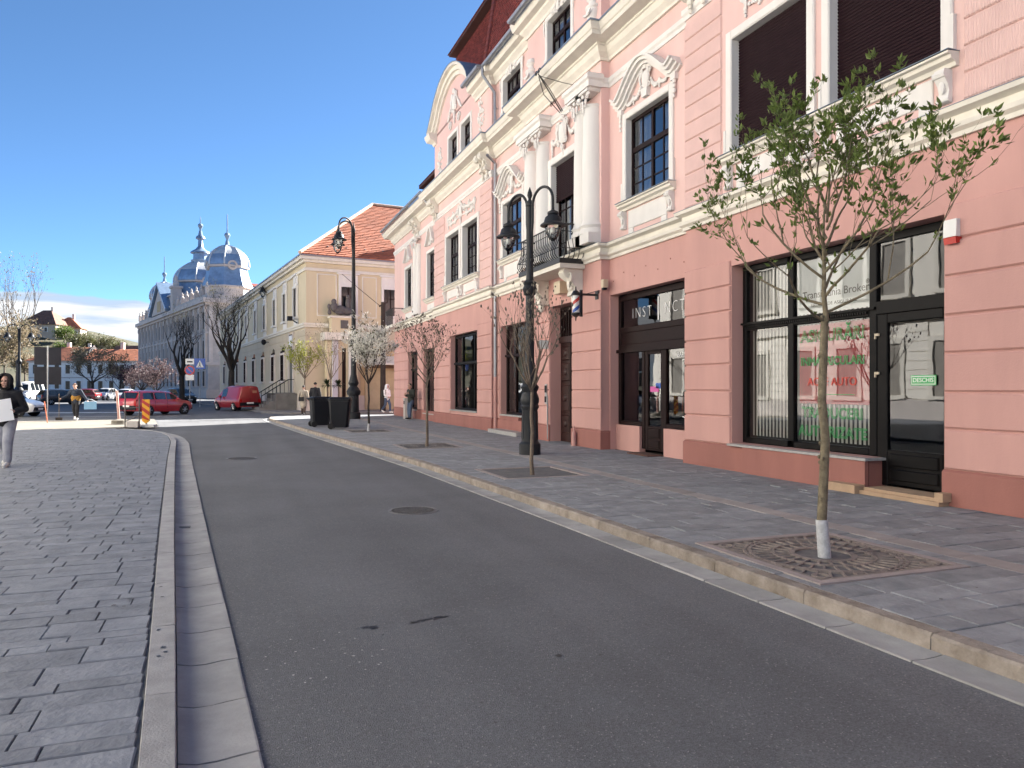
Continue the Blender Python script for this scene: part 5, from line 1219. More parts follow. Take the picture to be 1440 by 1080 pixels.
# ------------------------------------------------------------------ street lamps
CLEAR = glass_mat('clear_lamp_glass', 1.45, (.88, .9, .9), 0)
def lamp_head(parent, x, z, s):
    m = MB().lathe([(.03, .42), (.035, .36), (.06, .34), (.12, .31), (.125, .26), (.10, .25), (.17, .19), (.20, .08), (.275, .03), (.28, .0), (.19, .0), (.17, .02), (0, .03)], (0, 0, 0), 20)
    m.xf(Matrix.Translation((x, 0, z))@Matrix.Scale(s, 4)); hd = m.build('lamp_shade', LAMPM, parent)
    g = MB().lathe([(.165, -.001), (.17, -.06), (.15, -.16), (.10, -.26), (.04, -.32), (.0, -.335)], (0, 0, 0), 18).xf(Matrix.Translation((x, 0, z))@Matrix.Scale(s, 4)); g.build('globe', CLEAR, hd)
    MB().lathe([(.0, -.02), (.05, -.04), (.05, -.14), (0, -.17)], (0, 0, 0), 10).xf(Matrix.Translation((x, 0, z))@Matrix.Scale(s, 4)).build('bulb', PLASTW, hd)
def arm(parent, sg, z0, zt, reach, zl, r=.032):
    pts = [(sg*.06, 0, z0)]; n = 14
    pts += [(sg*.10, 0, z0+(zt-reach*.5-z0)*.5)]
    c = reach*.5+.05
    for k in range(n+1):
        a = PI-PI*k/n; pts.append((sg*(.10+(reach-.10)/2*(1+math.cos(a))), 0, zt-(reach-.10)/2+(reach-.10)/2*math.sin(a)))
    pts.append((sg*reach, 0, zl)); MB().tube(pts, r, 7).build('arm', LAMPM, parent)
def street_lamp(label, x, y, rz, group):
    t = thing('street_lamp', label, 'street lamp', (x, y, 0), rz, group)
    MB().lathe([(.245, 0), (.245, .24), (.215, .27), (.19, .30), (.175, 1.0), (.185, 1.03), (.205, 1.06), (.21, 1.1), (.19, 1.13), (.21, 1.19), (.215, 1.26), (.19, 1.34), (.16, 1.41), (.19, 1.47), (.21, 1.53), (.16, 1.6), (.19, 1.68), (.18, 1.78), (.14, 1.92), (.115, 2.05), (.12, 2.08)], (0, 0, 0), 20).build('base', LAMPM, t)
    MB().lathe([(.105, 2.081), (.095, 3.6), (.13, 3.63), (.17, 3.75), (.13, 3.84), (.16, 3.9), (.10, 3.94), (.085, 4.0), (.078, 5.62), (.10, 5.64), (.10, 5.72), (.05, 5.76), (.03, 5.8), (.06, 5.88), (.05, 5.95), (.01, 6.06), (0, 6.08)], (0, 0, 0), 16).build('pole', LAMPM, t)
    m = MB()
    for k in range(8): a = 2*PI*k/8; m.tube([(.182*math.cos(a), .182*math.sin(a), .36), (.17*math.cos(a), .17*math.sin(a), .98)], .018, 4)
    m.build('flutes', LAMPM, t)
    for sg in (-1, 1): arm(t, sg, 4.95, 5.98, .80, 5.45); lamp_head(t, sg*.80, 5.05, 1.0); MB().tube([(sg*.07, 0, 4.4), (sg*.1, 0, 4.4)], .05, 6).build('collar', LAMPM, t)
    return t
street_lamp('nearest double-armed black street lamp in front of the pink building, lower than the others', 6.42, 15.72, R(-73), 'black cast iron street lamps')
def tall_lamp(label, x, y, rz, H_, group, s=1.0, arms=(0, 180)):
    t = thing('street_lamp', label, 'street lamp', (x, y, 0), rz, group)
    MB().lathe([(.34, 0), (.34, .3), (.27, .35), (.25, 1.15), (.33, 1.2), (.35, 1.35), (.26, 1.5), (.18, 1.6), (.26, 1.75), (.20, 1.95), (.14, 2.2), (.12, 3.6), (.2, 3.7), (.22, 3.85), (.14, 4.0), (.11, 4.1), (.075, H_-.5), (.09, H_-.45), (.03, H_-.2), (0, H_)], (0, 0, 0), 16).build('pole', LAMPM, t)
    for a in arms:
        before = set(bpy.data.objects); arm(t, 1, H_-1.5, H_+.05, 1.0, H_-.55, .04); lamp_head(t, 1.0, H_-1.1, 1.25)
        for o in set(bpy.data.objects)-before:
            o.data.transform(Matrix.Rotation(R(a), 4, 'Z'))
    return t
t2 = tall_lamp('tall black street lamp standing just behind the wheelie bins', 5.77, 36.97, 0, 9.7, 'black cast iron street lamps', arms=(-142, 132))
tall_lamp('tall black street lamp beside the red van, in front of the cream corner building', 3.6, 66.0, 0, 10.6, 'black cast iron street lamps', arms=(-150, 140))
tall_lamp('dark double street lamp in front of the big beige tree at the far left', -16.95, 76.0, R(-18), 7.0, 'black cast iron street lamps')

# ------------------------------------------------------------------ trees
BARK = M('grey_brown_bark', (.16, .125, .095), .9, .3, 9, .5, 40)
BARKY = M('olive_young_bark', (.15, .12, .075), .8, .4, 14, .5, 60, col2=(.24, .20, .13))
BARKD = M('dark_bark', (.035, .027, .023), .9, .3, 6, .4, 30)
LIME = M('white_lime_wash', (.42, .43, .45), .85, .3, 18)
def leaf_mat(name, col, var=.3, tr=.35):
    m = M(name, col, .55, var, 1.6, isl=.3); n = m.node_tree.nodes; L = m.node_tree.links; b = n['Principled BSDF']; out = n['Material Output']
    src = b.inputs['Base Color'].links[0].from_socket
    t = n.new('ShaderNodeBsdfTranslucent'); L.new(src, t.inputs[0]); mx = n.new('ShaderNodeMixShader'); mx.inputs[0].default_value = tr
    L.new(b.outputs[0], mx.inputs[1]); L.new(t.outputs[0], mx.inputs[2]); L.new(mx.outputs[0], out.inputs[0]); return m
LEAFG = leaf_mat('fresh_green_leaf', (.13, .185, .042)); LEAFY = leaf_mat('yellow_green_leaf', (.32, .34, .05)); BUD = leaf_mat('brown_bud', (.12, .10, .075), tr=.05)
BLOSW = leaf_mat('white_blossom', (.82, .80, .74)); BLOSP = leaf_mat('pink_blossom', (.13, .085, .085)); BLOSB = leaf_mat('beige_blossom', (.24, .19, .12)); LEAFO = leaf_mat('olive_leaf', (.11, .115, .05)); PURP = leaf_mat('purple_leaf', (.09, .035, .06)); LEAFD = leaf_mat('dark_green_leaf', (.035, .055, .022))
def grow(m, p, d, L, r, lev, maxlev, tips, twigs, up=.12, wob=.16, kids=(2, 3), ang=(.35, .75), shrink=(.62, .8), n=5):
    pts = [p.copy()]; rad = [r]; seg = 5 if lev < maxlev else 4; q = p.copy(); dd = d.copy()
    for k in range(seg):
        dd = (dd+Vector((random.uniform(-1, 1), random.uniform(-1, 1), random.uniform(-.5, .8)))*wob+Vector((0, 0, up))).normalized(); q = q+dd*L/seg; pts.append(q.copy()); rad.append(r*(1-.42*(k+1)/seg))
    m.tube(pts, rad, max(3, n-lev), cap=False)
    for k in range(1, len(pts)): twigs.append((pts[k], dd.copy(), lev))
    if lev == maxlev: tips.append((pts[-1], dd)); return
    for c in range(random.randint(*kids)):
        a = random.uniform(*ang); ax = Vector((random.uniform(-1, 1), random.uniform(-1, 1), random.uniform(-1, 1))).cross(dd)
        if ax.length < 1e-3: continue
        nd = Matrix.Rotation(a, 3, ax.normalized())@dd; i = random.randint(2, len(pts)-1) if c else len(pts)-1
        grow(m, pts[i], nd, L*random.uniform(*shrink), rad[i]*.72, lev+1, maxlev, tips, twigs, up, wob, kids, ang, shrink, n)
def leaf_bits(m, p, d, size, k, spread, kind='leaf'):
    for _ in range(k):
        o = Vector((random.gauss(0, 1), random.gauss(0, 1), random.gauss(0, 1)))*spread; a = (d+Vector((random.uniform(-1, 1), random.uniform(-1, 1), random.uniform(-.7, .9)))).normalized()
        s = size*random.uniform(.6, 1.25); q = a.orthogonal().normalized(); q = Matrix.Rotation(random.uniform(0, 6.28), 3, a)@q; c = a.cross(q); b0 = p+o
        if kind == 'leaf': m.add([b0, b0+a*s*.45+q*s*.2+c*s*.05, b0+a*s, b0+a*s*.45-q*s*.2+c*s*.05, b0+a*s*.5-c*s*.03], [(0, 1, 4), (1, 2, 4), (2, 3, 4), (3, 0, 4)])
        elif kind == 'bud': m.lump(tuple(b0), (s*.22, s*.22, s*.4), 5, 3)
        else: m.add([b0-q*s*.4-c*s*.3, b0+q*s*.4-c*s*.3, b0+q*s*.35+c*s*.4, b0-q*s*.35+c*s*.3], [(0, 1, 2, 3)])
def tree(name, label, x, y, seed, hf, r, nprim, Lp, lev, mat, leaves, spread_a=(.35, .7), up=.12, kids=(2, 3), group=None, lime=0., wob=.16, z=0., lean=(0, 0), knots=False, shrink=(.62, .8), hsides=6, cat='tree', stake=None, leader=0., bth=.52):
    random.seed(seed)
    t = thing(name, label, cat, (x, y, z), random.uniform(0, 6.28) if not stake else 0, group)
    m = MB(); pts = []; rr = []; N = 7
    for k in range(N): f = k/(N-1); pts.append(Vector((lean[0]*f+.006*hf*math.sin(f*10.2), lean[1]*f+.006*hf*math.cos(f*13.8), hf*f-.04))); rr.append(r*(1.18 if k == 0 else 1-.25*f))
    m.tube(pts, rr, 9)
    if knots:
        for _ in range(16): zz = random.uniform(.3, hf); a = random.uniform(0, 6.28); m.lump((r*.82*math.cos(a), r*.82*math.sin(a), zz), (.016, .016, .02), 6, 4)
    tips = []; tw = []
    if leader:
        q = pts[-1]; lp = [q+Vector((.02*math.sin(k*2.1), .02*math.cos(k*1.3), (leader-hf)*k/5)) for k in range(6)]; lr = [rr[-1]*.72*(1-.8*k/5) for k in range(6)]; m.tube(lp, lr, 6)
        tips.append((lp[-1], Vector((0, 0, 1))))
        for k in range(2, 6): tw.append((lp[k], Vector((0, 0, 1)), lev))
    for k in range(nprim):
        a = 2*PI*(k+random.uniform(-.3, .3))/nprim; el = random.uniform(*spread_a); d = Vector((math.sin(el)*math.cos(a), math.sin(el)*math.sin(a), math.cos(el)))
        st_ = pts[-1]-Vector((0, 0, random.uniform(0, .06*hf))); LL_ = Lp; 
        if leader:
            f = k/(nprim-1); st_ = pts[-1].lerp(lp[-1], f*.8); a = k*2.4+random.uniform(-.3, .3); el = spread_a[1]+(spread_a[0]-spread_a[1])*f+random.uniform(-.12, .12); d = Vector((math.sin(el)*math.cos(a), math.sin(el)*math.sin(a), math.cos(el))); LL_ = Lp*(1.12-.55*f)
        grow(m, st_, d, LL_*random.uniform(.85, 1.12), r*bth, 0, lev, tips, tw, up, wob, kids, spread_a if lev > 3 else (.35, .8), shrink, hsides)
    m.build('trunk', mat, t, smooth=60, fix=False)
    if lime:
        lp = [Vector((lean[0]*f+.006*hf*math.sin(f*10.2), lean[1]*f+.006*hf*math.cos(f*13.8), hf*f-.04)) for f in [lime/hf*q/6 for q in range(7)]]
        MB().tube(lp, [r*(1.28-.12*q/6) for q in range(7)], 12, cap=False).build('lime_wash', LIME, t)
    for (lm, size, kt, kw, sp, kind, frac) in leaves:
        c = MB()
        for p, d in tips:
            if random.random() < frac: leaf_bits(c, p, d, size, kt, sp, kind)
        if kw:
            for p, d, l in tw:
                if l >= (0 if leader else lev-1) and random.random() < kw: leaf_bits(c, p, d, size, max(1, kt//2), sp, kind)
        if c.v: c.build('crown', lm, t, smooth=0, fix=False)
    return t
G1 = 'young street trees along the right sidewalk'
tree('street_tree', 'nearest street tree, with fresh green leaves and a white-painted trunk foot', 5.0, 5.27, 17, 2.14, .045, 14, .82, 3, BARKY, [(LEAFG, .064, 10, .36, .014, 'leaf', 1)], (.4, 1.3), .075, (2, 3), G1, .36, .15, knots=True, shrink=(.6, .8), hsides=6, leader=3.35, bth=.30)
tree('street_tree', 'bare young street tree with brown buds in an open soil pit before the double lamp', 4.98, 12.1, 5, 1.55, .036, 8, .72, 3, BARK, [(BUD, .07, 1, .16, .006, 'bud', .9)], (.4, 1.05), .13, (2, 3), G1, 0, .10, shrink=(.62, .8))
tree('street_tree', 'young street tree with dense dark buds before the left-hand shop windows', 4.86, 18.98, 8, 1.55, .038, 10, .72, 3, BARK, [(BUD, .08, 2, .38, .025, 'leaf', .9)], (.35, 1.1), .10, (2, 3), G1, 0, .13, leader=2.5, bth=.4)
tree('street_tree', 'young street tree with white blossom and green leaves just right of the wheelie bins', 4.63, 26.3, 21, 1.75, .042, 8, .85, 3, BARKD, [(LEAFO, .12, 2, .4, .06, 'leaf', 1), (BLOSW, .10, 9, .9, .08, 'leaf', 1)], (.45, 1.15), .08, (2, 3), G1, .3, .14)
tree('street_tree', 'bare brown twiggy young tree behind the two people at the bins', 5.55, 43.9, 31, 2.1, .055, 7, 1.3, 3, BARK, [(BUD, .10, 1, .2, .02, 'leaf', .8)], (.3, .75), .14, (2, 3), G1, 0, .12)
tree('street_tree', 'small yellow-green leafed tree beside the steps of the cream building', 4.35, 46.5, 36, 2.2, .045, 7, 1.0, 2, BARK, [(LEAFY, .14, 8, .6, .09, 'leaf', 1)], (.4, .95), .1, (3, 3), G1, 0, .14)
tree('large_tree', 'big dark bare tree with a few olive leaves behind the red van', .3, 66.3, 42, 3.0, .30, 6, 2.7, 5, BARKD, [(LEAFO, .15, 2, .08, .12, 'leaf', .35)], (.3, .8), .08, (2, 3), 'large dark trees in front of the domed building', 0, .2)
tree('large_tree', 'big dark nearly leafless tree left of the pedestrian crossing sign', -4.3, 82, 47, 2.8, .30, 6, 2.7, 5, BARKD, [(LEAFO, .13, 1, .05, .12, 'leaf', .2)], (.3, .8), .08, (2, 3), 'large dark trees in front of the domed building', 0, .2)
tree('large_tree', 'dark tree with pale blossom in front of the white building', -18.6, 125, 52, 2.4, .22, 5, 2.3, 3, BARKD, [(BLOSB, .32, 9, .7, .4, 'leaf', 1), (LEAFO, .3, 5, .5, .4, 'leaf', .9)], (.5, 1.1), .04, (2, 3), None, 0, .22)
tree('large_tree', 'big beige blossoming tree behind the far left street lamp', -25.2, 98, 57, 2.6, .24, 7, 2.9, 3, BARK, [(BLOSB, .34, 10, .8, .5, 'leaf', 1), (LEAFO, .28, 3, .4, .4, 'leaf', .8)], (.3, 1.15), .05, (3, 4), 'beige blossoming trees at the far left', 0, .18)
tree('large_tree', 'smaller beige blossoming tree left of the big one', -29.5, 104, 58, 2.0, .16, 6, 2.5, 3, BARK, [(BLOSB, .3, 8, .8, .35, 'leaf', 1)], (.4, 1.1), .05, (2, 3), 'beige blossoming trees at the far left', 0, .18)
tree('large_tree', 'tall bare tree whose twigs stand against the clouds at the far left', -26.5, 118, 60, 6, .26, 6, 5.0, 4, BARK, [(BLOSB, .25, 2, .2, .3, 'leaf', .7)], (.25, .6), .12, (2, 3), None, 0, .15)
tree('small_tree', 'pink blossoming tree in front of the domed building', -8.4, 104, 63, 1.2, .13, 6, 1.5, 3, BARKD, [(BLOSP, .26, 7, .7, .3, 'leaf', 1)], (.5, 1.15), .05, (2, 3), 'small pink trees by the parked cars', 0, .2)
tree('small_tree', 'second pink blossoming tree, left of the first, behind the red estate car', -11.0, 114, 64, 1.2, .12, 6, 1.4, 3, BARKD, [(BLOSP, .28, 6, .7, .3, 'leaf', 1)], (.5, 1.15), .05, (2, 3), 'small pink trees by the parked cars', 0, .2)
tree('small_tree', 'purple leafed plum tree in front of the right end of the white building', -16, 134, 66, 1.3, .12, 6, 1.7, 3, BARKD, [(PURP, .32, 7, .7, .3, 'leaf', 1)], (.5, 1.15), .05, (2, 3), 'purple plum trees', 0, .2)
tree('small_tree', 'purple leafed plum tree near the corner of the domed building', -13.2, 136, 67, 1.3, .12, 6, 1.6, 3, BARKD, [(PURP, .32, 7, .7, .3, 'leaf', 1)], (.5, 1.15), .05, (2, 3), 'purple plum trees', 0, .2)
hz = [(-50, 230, 4.5, 9.5, BLOSB), (-57, 240, 5, 11, LEAFO), (-44, 268, 5.2, 12.5, LEAFO), (-39, 272, 5.0, 11.5, LEAFO), (-47.5, 262, 3.0, 9.0, LEAFG), (-34.5, 280, 3.4, 9, LEAFO), (-61, 285, 3.4, 9, BLOSB), (-52, 292, 3.2, 7.5, LEAFG), (-24, 270, 2.4, 12.5, LEAFG)]
names = ['beige tree at the foot of the hill left of the white building', 'olive tree at the foot of the hill behind the double lamp', 'tallest round olive tree on the hilltop', 'wide olive tree right of the tallest on the hill', 'bright green tree below the red roofed hill house', 'small olive tree at the right end of the hill', 'beige tree beside the brown hill roof', 'low green tree at the foot of the highest house', 'small green tree between the brown roofs']
for i, (x, y, s_, hh, lm) in enumerate(hz):
    tree('hill_tree', names[i], x, y, 80+i, hh*.2, .25, 7, s_*.55, 2, BARK, [(lm, .6, 12, .9, .6, 'leaf', 1), (BLOSB, .5, 3, .3, .6, 'leaf', .6)], (.3, 1.1), .05, (3, 3), 'trees on the hill', 0, .2, z=hill_h(x, y)-.3)
random.seed(99)
for i, (x, y) in enumerate(((5.85, 48.0), (6.5, 47.75))):
    t = thing('potted_palm', ('left' if i == 0 else 'right')+' potted tuft palm of the pair in front of the cream building', 'potted plant', (x, y, 0), 0, 'potted palms')
    MB().box(-.24, .24, -.24, .24, 0, .55).box(-.27, .27, -.27, .27, .551, .63).build('planter', STONE if i else PLASTK, t, smooth=0); MB().tube([(0, 0, .5), (.03, .02, 1.2), (0, 0, 1.75)], [.06, .05, .05], 7).build('trunk', BARK, t)
    m = MB()
    for k in range(70):
        a = random.uniform(0, 6.28); el = random.uniform(-.5, 1.3); d = Vector((math.cos(a)*math.cos(el), math.sin(a)*math.cos(el), math.sin(el))); q = d.cross(Vector((0, 0, 1))).normalized()*.03; p = Vector((0, 0, 1.75)); e2 = p+d*.5-Vector((0, 0, .1))
        m.add([p-q, p+q, p+d*.3+q, e2, p+d*.3-q], [(0, 1, 2, 4), (4, 2, 3)])
    m.build('fronds', LEAFD, t, smooth=0, fix=False)
t = thing('spiky_plant', 'low spiky yucca plant behind the left wheelie bin', 'plant', (4.9, 44.9, 0)); MB().lathe([(.3, 0), (.36, .5), (.3, .5)], n=12).build('planter', PLASTK, t); m = MB()
for k in range(60):
    a = random.uniform(0, 6.28); el = random.uniform(.1, 1.4); d = Vector((math.cos(a)*math.cos(el), math.sin(a)*math.cos(el), math.sin(el))); q = d.cross(Vector((0, 0, 1))).normalized()*.03; p = Vector((0, 0, .5)); m.add([p-q, p+q, p+d*.75], [(0, 1, 2)])
m.build('leaves', LEAFD, t, smooth=0, fix=False)

# ------------------------------------------------------------------ bins, signs, works barrier
def wheelie(label, x, y, rz):
    t = thing('wheelie_bin', label, 'wheelie bin', (x, y, 0), rz, 'black wheelie bins'); v = []
    def ringp(z, w, d, dy, c=.06): return [(-w+c, -d+dy, z), (w-c, -d+dy, z), (w, -d+c+dy, z), (w, d-c+dy, z), (w-c, d+dy, z), (-w+c, d+dy, z), (-w, d-c+dy, z), (-w, -d+c+dy, z)]
    R_ = [ringp(.05, .245, .27, .02), ringp(.12, .255, .285, .02), ringp(.9, .285, .34, 0), ringp(.905, .30, .36, 0), ringp(.97, .30, .36, 0)]
    vs = [p for r in R_ for p in r]; fs = [(8*i+k, 8*i+(k+1) % 8, 8*i+8+(k+1) % 8, 8*i+8+k) for i in range(4) for k in range(8)]+[tuple(range(7, -1, -1)), tuple(range(32, 40))]
    MB().add(vs, fs).build('body', PLASTK, t, smooth=25)
    L_ = [ringp(.971, .305, .37, 0), ringp(1.0, .305, .37, 0), ringp(1.05, .25, .30, -.01)]
    vs = [p for r in L_ for p in r]; fs = [(8*i+k, 8*i+(k+1) % 8, 8*i+8+(k+1) % 8, 8*i+8+k) for i in range(2) for k in range(8)]+[tuple(range(7, -1, -1)), tuple(range(16, 24))]
    MB().add(vs, fs).build('lid', PLASTK, t, smooth=25)
    MB().tube([(-.24, .36, .96), (-.24, .44, .99), (.24, .44, .99), (.24, .36, .96)], .018, 6).build('handle', PLASTK, t)
    for sx in (-1, 1): w = MB().lathe([(.03, -.03), (.10, -.03), (.10, .03), (.03, .03)], (0, 0, 0), 16).xf(Matrix.Translation((sx*.26, .27, .10))@Matrix.Rotation(PI/2, 4, 'Y')).build('wheel', RUBBER, t)
    m = MB()
    for k in (-1, 0, 1): m.box(k*.14-.015, k*.14+.015, -.345, -.30, .3, .86)
    return t
wheelie('left one of the two black wheelie bins by the kerb, with its wheels showing', 3.4, 30.0, R(96)).scale = (1.12,)*3; wheelie('right one of the two black wheelie bins, nearer and broader in view', 3.9, 28.1, R(74)).scale = (1.12,)*3

t = thing('litter_bin', 'slim pale grey litter bin beside the man leaning at the shop', 'litter bin', (8.30, 36.2, 0)); MB().box(-.19, .19, -.17, .17, .0, .95).box(-.21, .21, -.19, .19, .951, 1.02).build('body', STONE, t, smooth=0); bx('opening', PLASTK, t, -.196, -.191, -.12, .12, .72, .88)

def pole(m, h2, r=.03): return m.tube([(0, 0, 0), (0, 0, h2)], r, 8)
t = thing('crossing_sign', 'blue square pedestrian crossing sign on a thin pole before the domed building', 'road sign', (-2.08, 65, 0), R(-8)); pole(MB(), 3.9).build('pole', ZINC, t)
p = MB().box(-.42, .42, -.05, -.03, 3.05, 3.9).build('sign_plate', PLASTB, t, smooth=0); MB().prism([(-.30, 3.18), (.30, 3.18), (0, 3.76)], -.056, -.051, 'xz').build('triangle', PLASTW, p, smooth=0)
m = MB(); m.lump((.0, -.06, 3.56), (.035, .006, .035), 8, 5); m.prism([(-.035, 3.52), (.035, 3.52), (.03, 3.38), (.1, 3.22), (.06, 3.21), (0, 3.34), (-.07, 3.21), (-.11, 3.22), (-.03, 3.38)], -.062, -.058, 'xz'); m.build('pictogram', PLASTK, p, smooth=0)
t = thing('parking_sign', 'round no-parking sign over small white plates on a pole, left of the crossing sign', 'road sign', (-2.65, 61, 0), R(-8)); pole(MB(), 3.85).build('pole', ZINC, t)
def disc(r0, r1, z, y0, y1): 
    return MB().lathe([(r0, 0), (r1, 0), (r1, y1-y0), (r0, y1-y0)] if r0 else [(0, 0), (r1, 0), (r1, y1-y0), (0, y1-y0)], (0, 0, 0), 24).xf(Matrix.Translation((0, y1, z))@Matrix.Rotation(PI/2, 4, 'X'))
p = disc(0, .36, 2.85, -.05, -.03).build('sign_disc', PLASTR, t, smooth=0); disc(0, .27, 2.85, -.056, -.051).build('sign_face', PLASTB, p, smooth=0)
MB().box(-.27, .27, -.062, -.058, -.03, .03).xf(Matrix.Translation((0, 0, 2.85))@Matrix.Rotation(R(45), 4, 'Y')).build('stripe', PLASTR, p, smooth=0)
for z in (3.3, 2.1): bx('extra_plate', PLASTW, t, -.3, .3, -.045, -.03, z, z+.42)
bx('plate_text', PLASTK, t, -.2, .2, -.049, -.046, 3.44, 3.54)
t = thing('sign_backs', 'dark backs of four square signs on a pole beside the white car', 'road sign', (-9.0, 46.2, 0), R(18)); pole(MB(), 3.75, .035).build('pole', ZINC, t)
for sx in (-1, 1):
    for z in (1.7, 2.75): bx('sign_back', M('dark_sign_back', (.02, .02, .026), .5, .15, 3), t, sx*.33-.29, sx*.33+.29, -.04, -.02, z, z+.95)
t = thing('no_entry_sign', 'red no-entry sign at the left end of the pink building', 'road sign', (11.1, 53.56, 0), R(-35)); pole(MB(), 3.0).build('pole', ZINC, t); p = disc(0, .4, 2.6, -.05, -.03).build('sign_disc', PLASTR, t, smooth=0); bx('bar', PLASTW, p, -.29, .29, -.056, -.051, 2.53, 2.67)
bx('housing', PLASTK, t, .08, .4, -.03, .25, 1.9, 3.1)
t = thing('utility_pole', 'dark square utility pole with a cable in front of the cream building', 'utility pole', (10.3, 56.0, 0)); 
t.location = (9.6, 49.2, 0); MB().tube([(0, 0, 0), (.02, 0, 7.2)], [.2, .14], 8).tube([(-.25, 0, 6.9), (.3, .0, 7.2), (.32, 0, 8.0)], .06, 5).build('pole', BARKD, t); MB().tube([(-.2, 0, 6.95), (-1.4, 1.2, 8.2), (-3.0, 3, 10.0)], .018, 4).build('cable', PLASTK, t)

CH_Y = M('yellow_sign_film', (.72, .33, .01), .5, .04); CH_R = M('red_sign_film', (.42, .02, .015), .5, .04)
t = thing('works_beacon', 'red and yellow striped roadworks panel on a foot plate at the pavement corner', 'road works sign', (-2.95, 32.0, 0), R(-14))
bc = MB().prism([(-.14, .95), (.14, .95), (.14, .12), (.0, .02), (-.14, .12)], -.02, .02, 'xz').xf(Matrix.Translation((0, 0, .12))).build('panel', CH_Y, t, smooth=0)
for z in (.12, .42, .72):
    lo = -.14
    pts = [(-.138, z+.26), (-.138, z+.11), (.138, z-.10+.0), (.138, z+.05)]; pts = [(a, max(min(c, .945), .13)) for a, c in pts]
    MB().prism(pts[::1], -.024, -.0205, 'xz').xf(Matrix.Translation((0, 0, .12))).build('stripe', CH_R, bc, smooth=0)
bx('foot', PLASTW, t, -.35, .35, -.2, .2, 0, .10); bx('post', STEEL, t, -.03, .03, .021, .06, .1, 1.05)
t = thing('barrier_frame', 'grey metal barrier frame standing beside the striped roadworks panel', 'barrier', (-3.45, 31.6, 0), R(-10)); m = MB()
for x in (-.18, .32): m.tube([(x, 0, 0), (x, 0, 1.35)], .025, 6); m.box(x-.03, x+.03, -.35, .35, 0, .03)
m.tube([(-.18, 0, .75), (.32, 0, .78)], .018, 6).tube([(-.18, 0, .25), (.32, 0, .45)], .018, 6); m.build('frame', STONED, t); bx('base_block', STONE, t, -.1, .3, -.12, .12, .03, .25)
t = thing('marker_post', 'leaning pink and white marker post by the red estate car', 'marker post', (-4.3, 35.6, 0)); MB().tube([(0, 0, 0), (-.1, 0, 1.4)], .05, 8).build('post', M('faded_pink_paint', (.55, .33, .28), .7, .15, 3), t); MB().lathe([(.32, 0), (.3, .14), (.1, .2)], n=12).build('foot', SANDY, t)
for i, (x, y, z, l) in enumerate(((-9.2, 37.4, .0, 'thin orange stake nearest the big man at the left, stuck in the sand'), (-7.45, 38.2, 0, 'thin orange stake in front of the worker'))):
    t = thing('stake', l, 'stake', (x, y, -.03)); MB().tube([(0, 0, 0), (-.12, 0, .95)], .022, 6).build('rod', M('orange_paint', (.5, .12, .04), .6, .1), t)

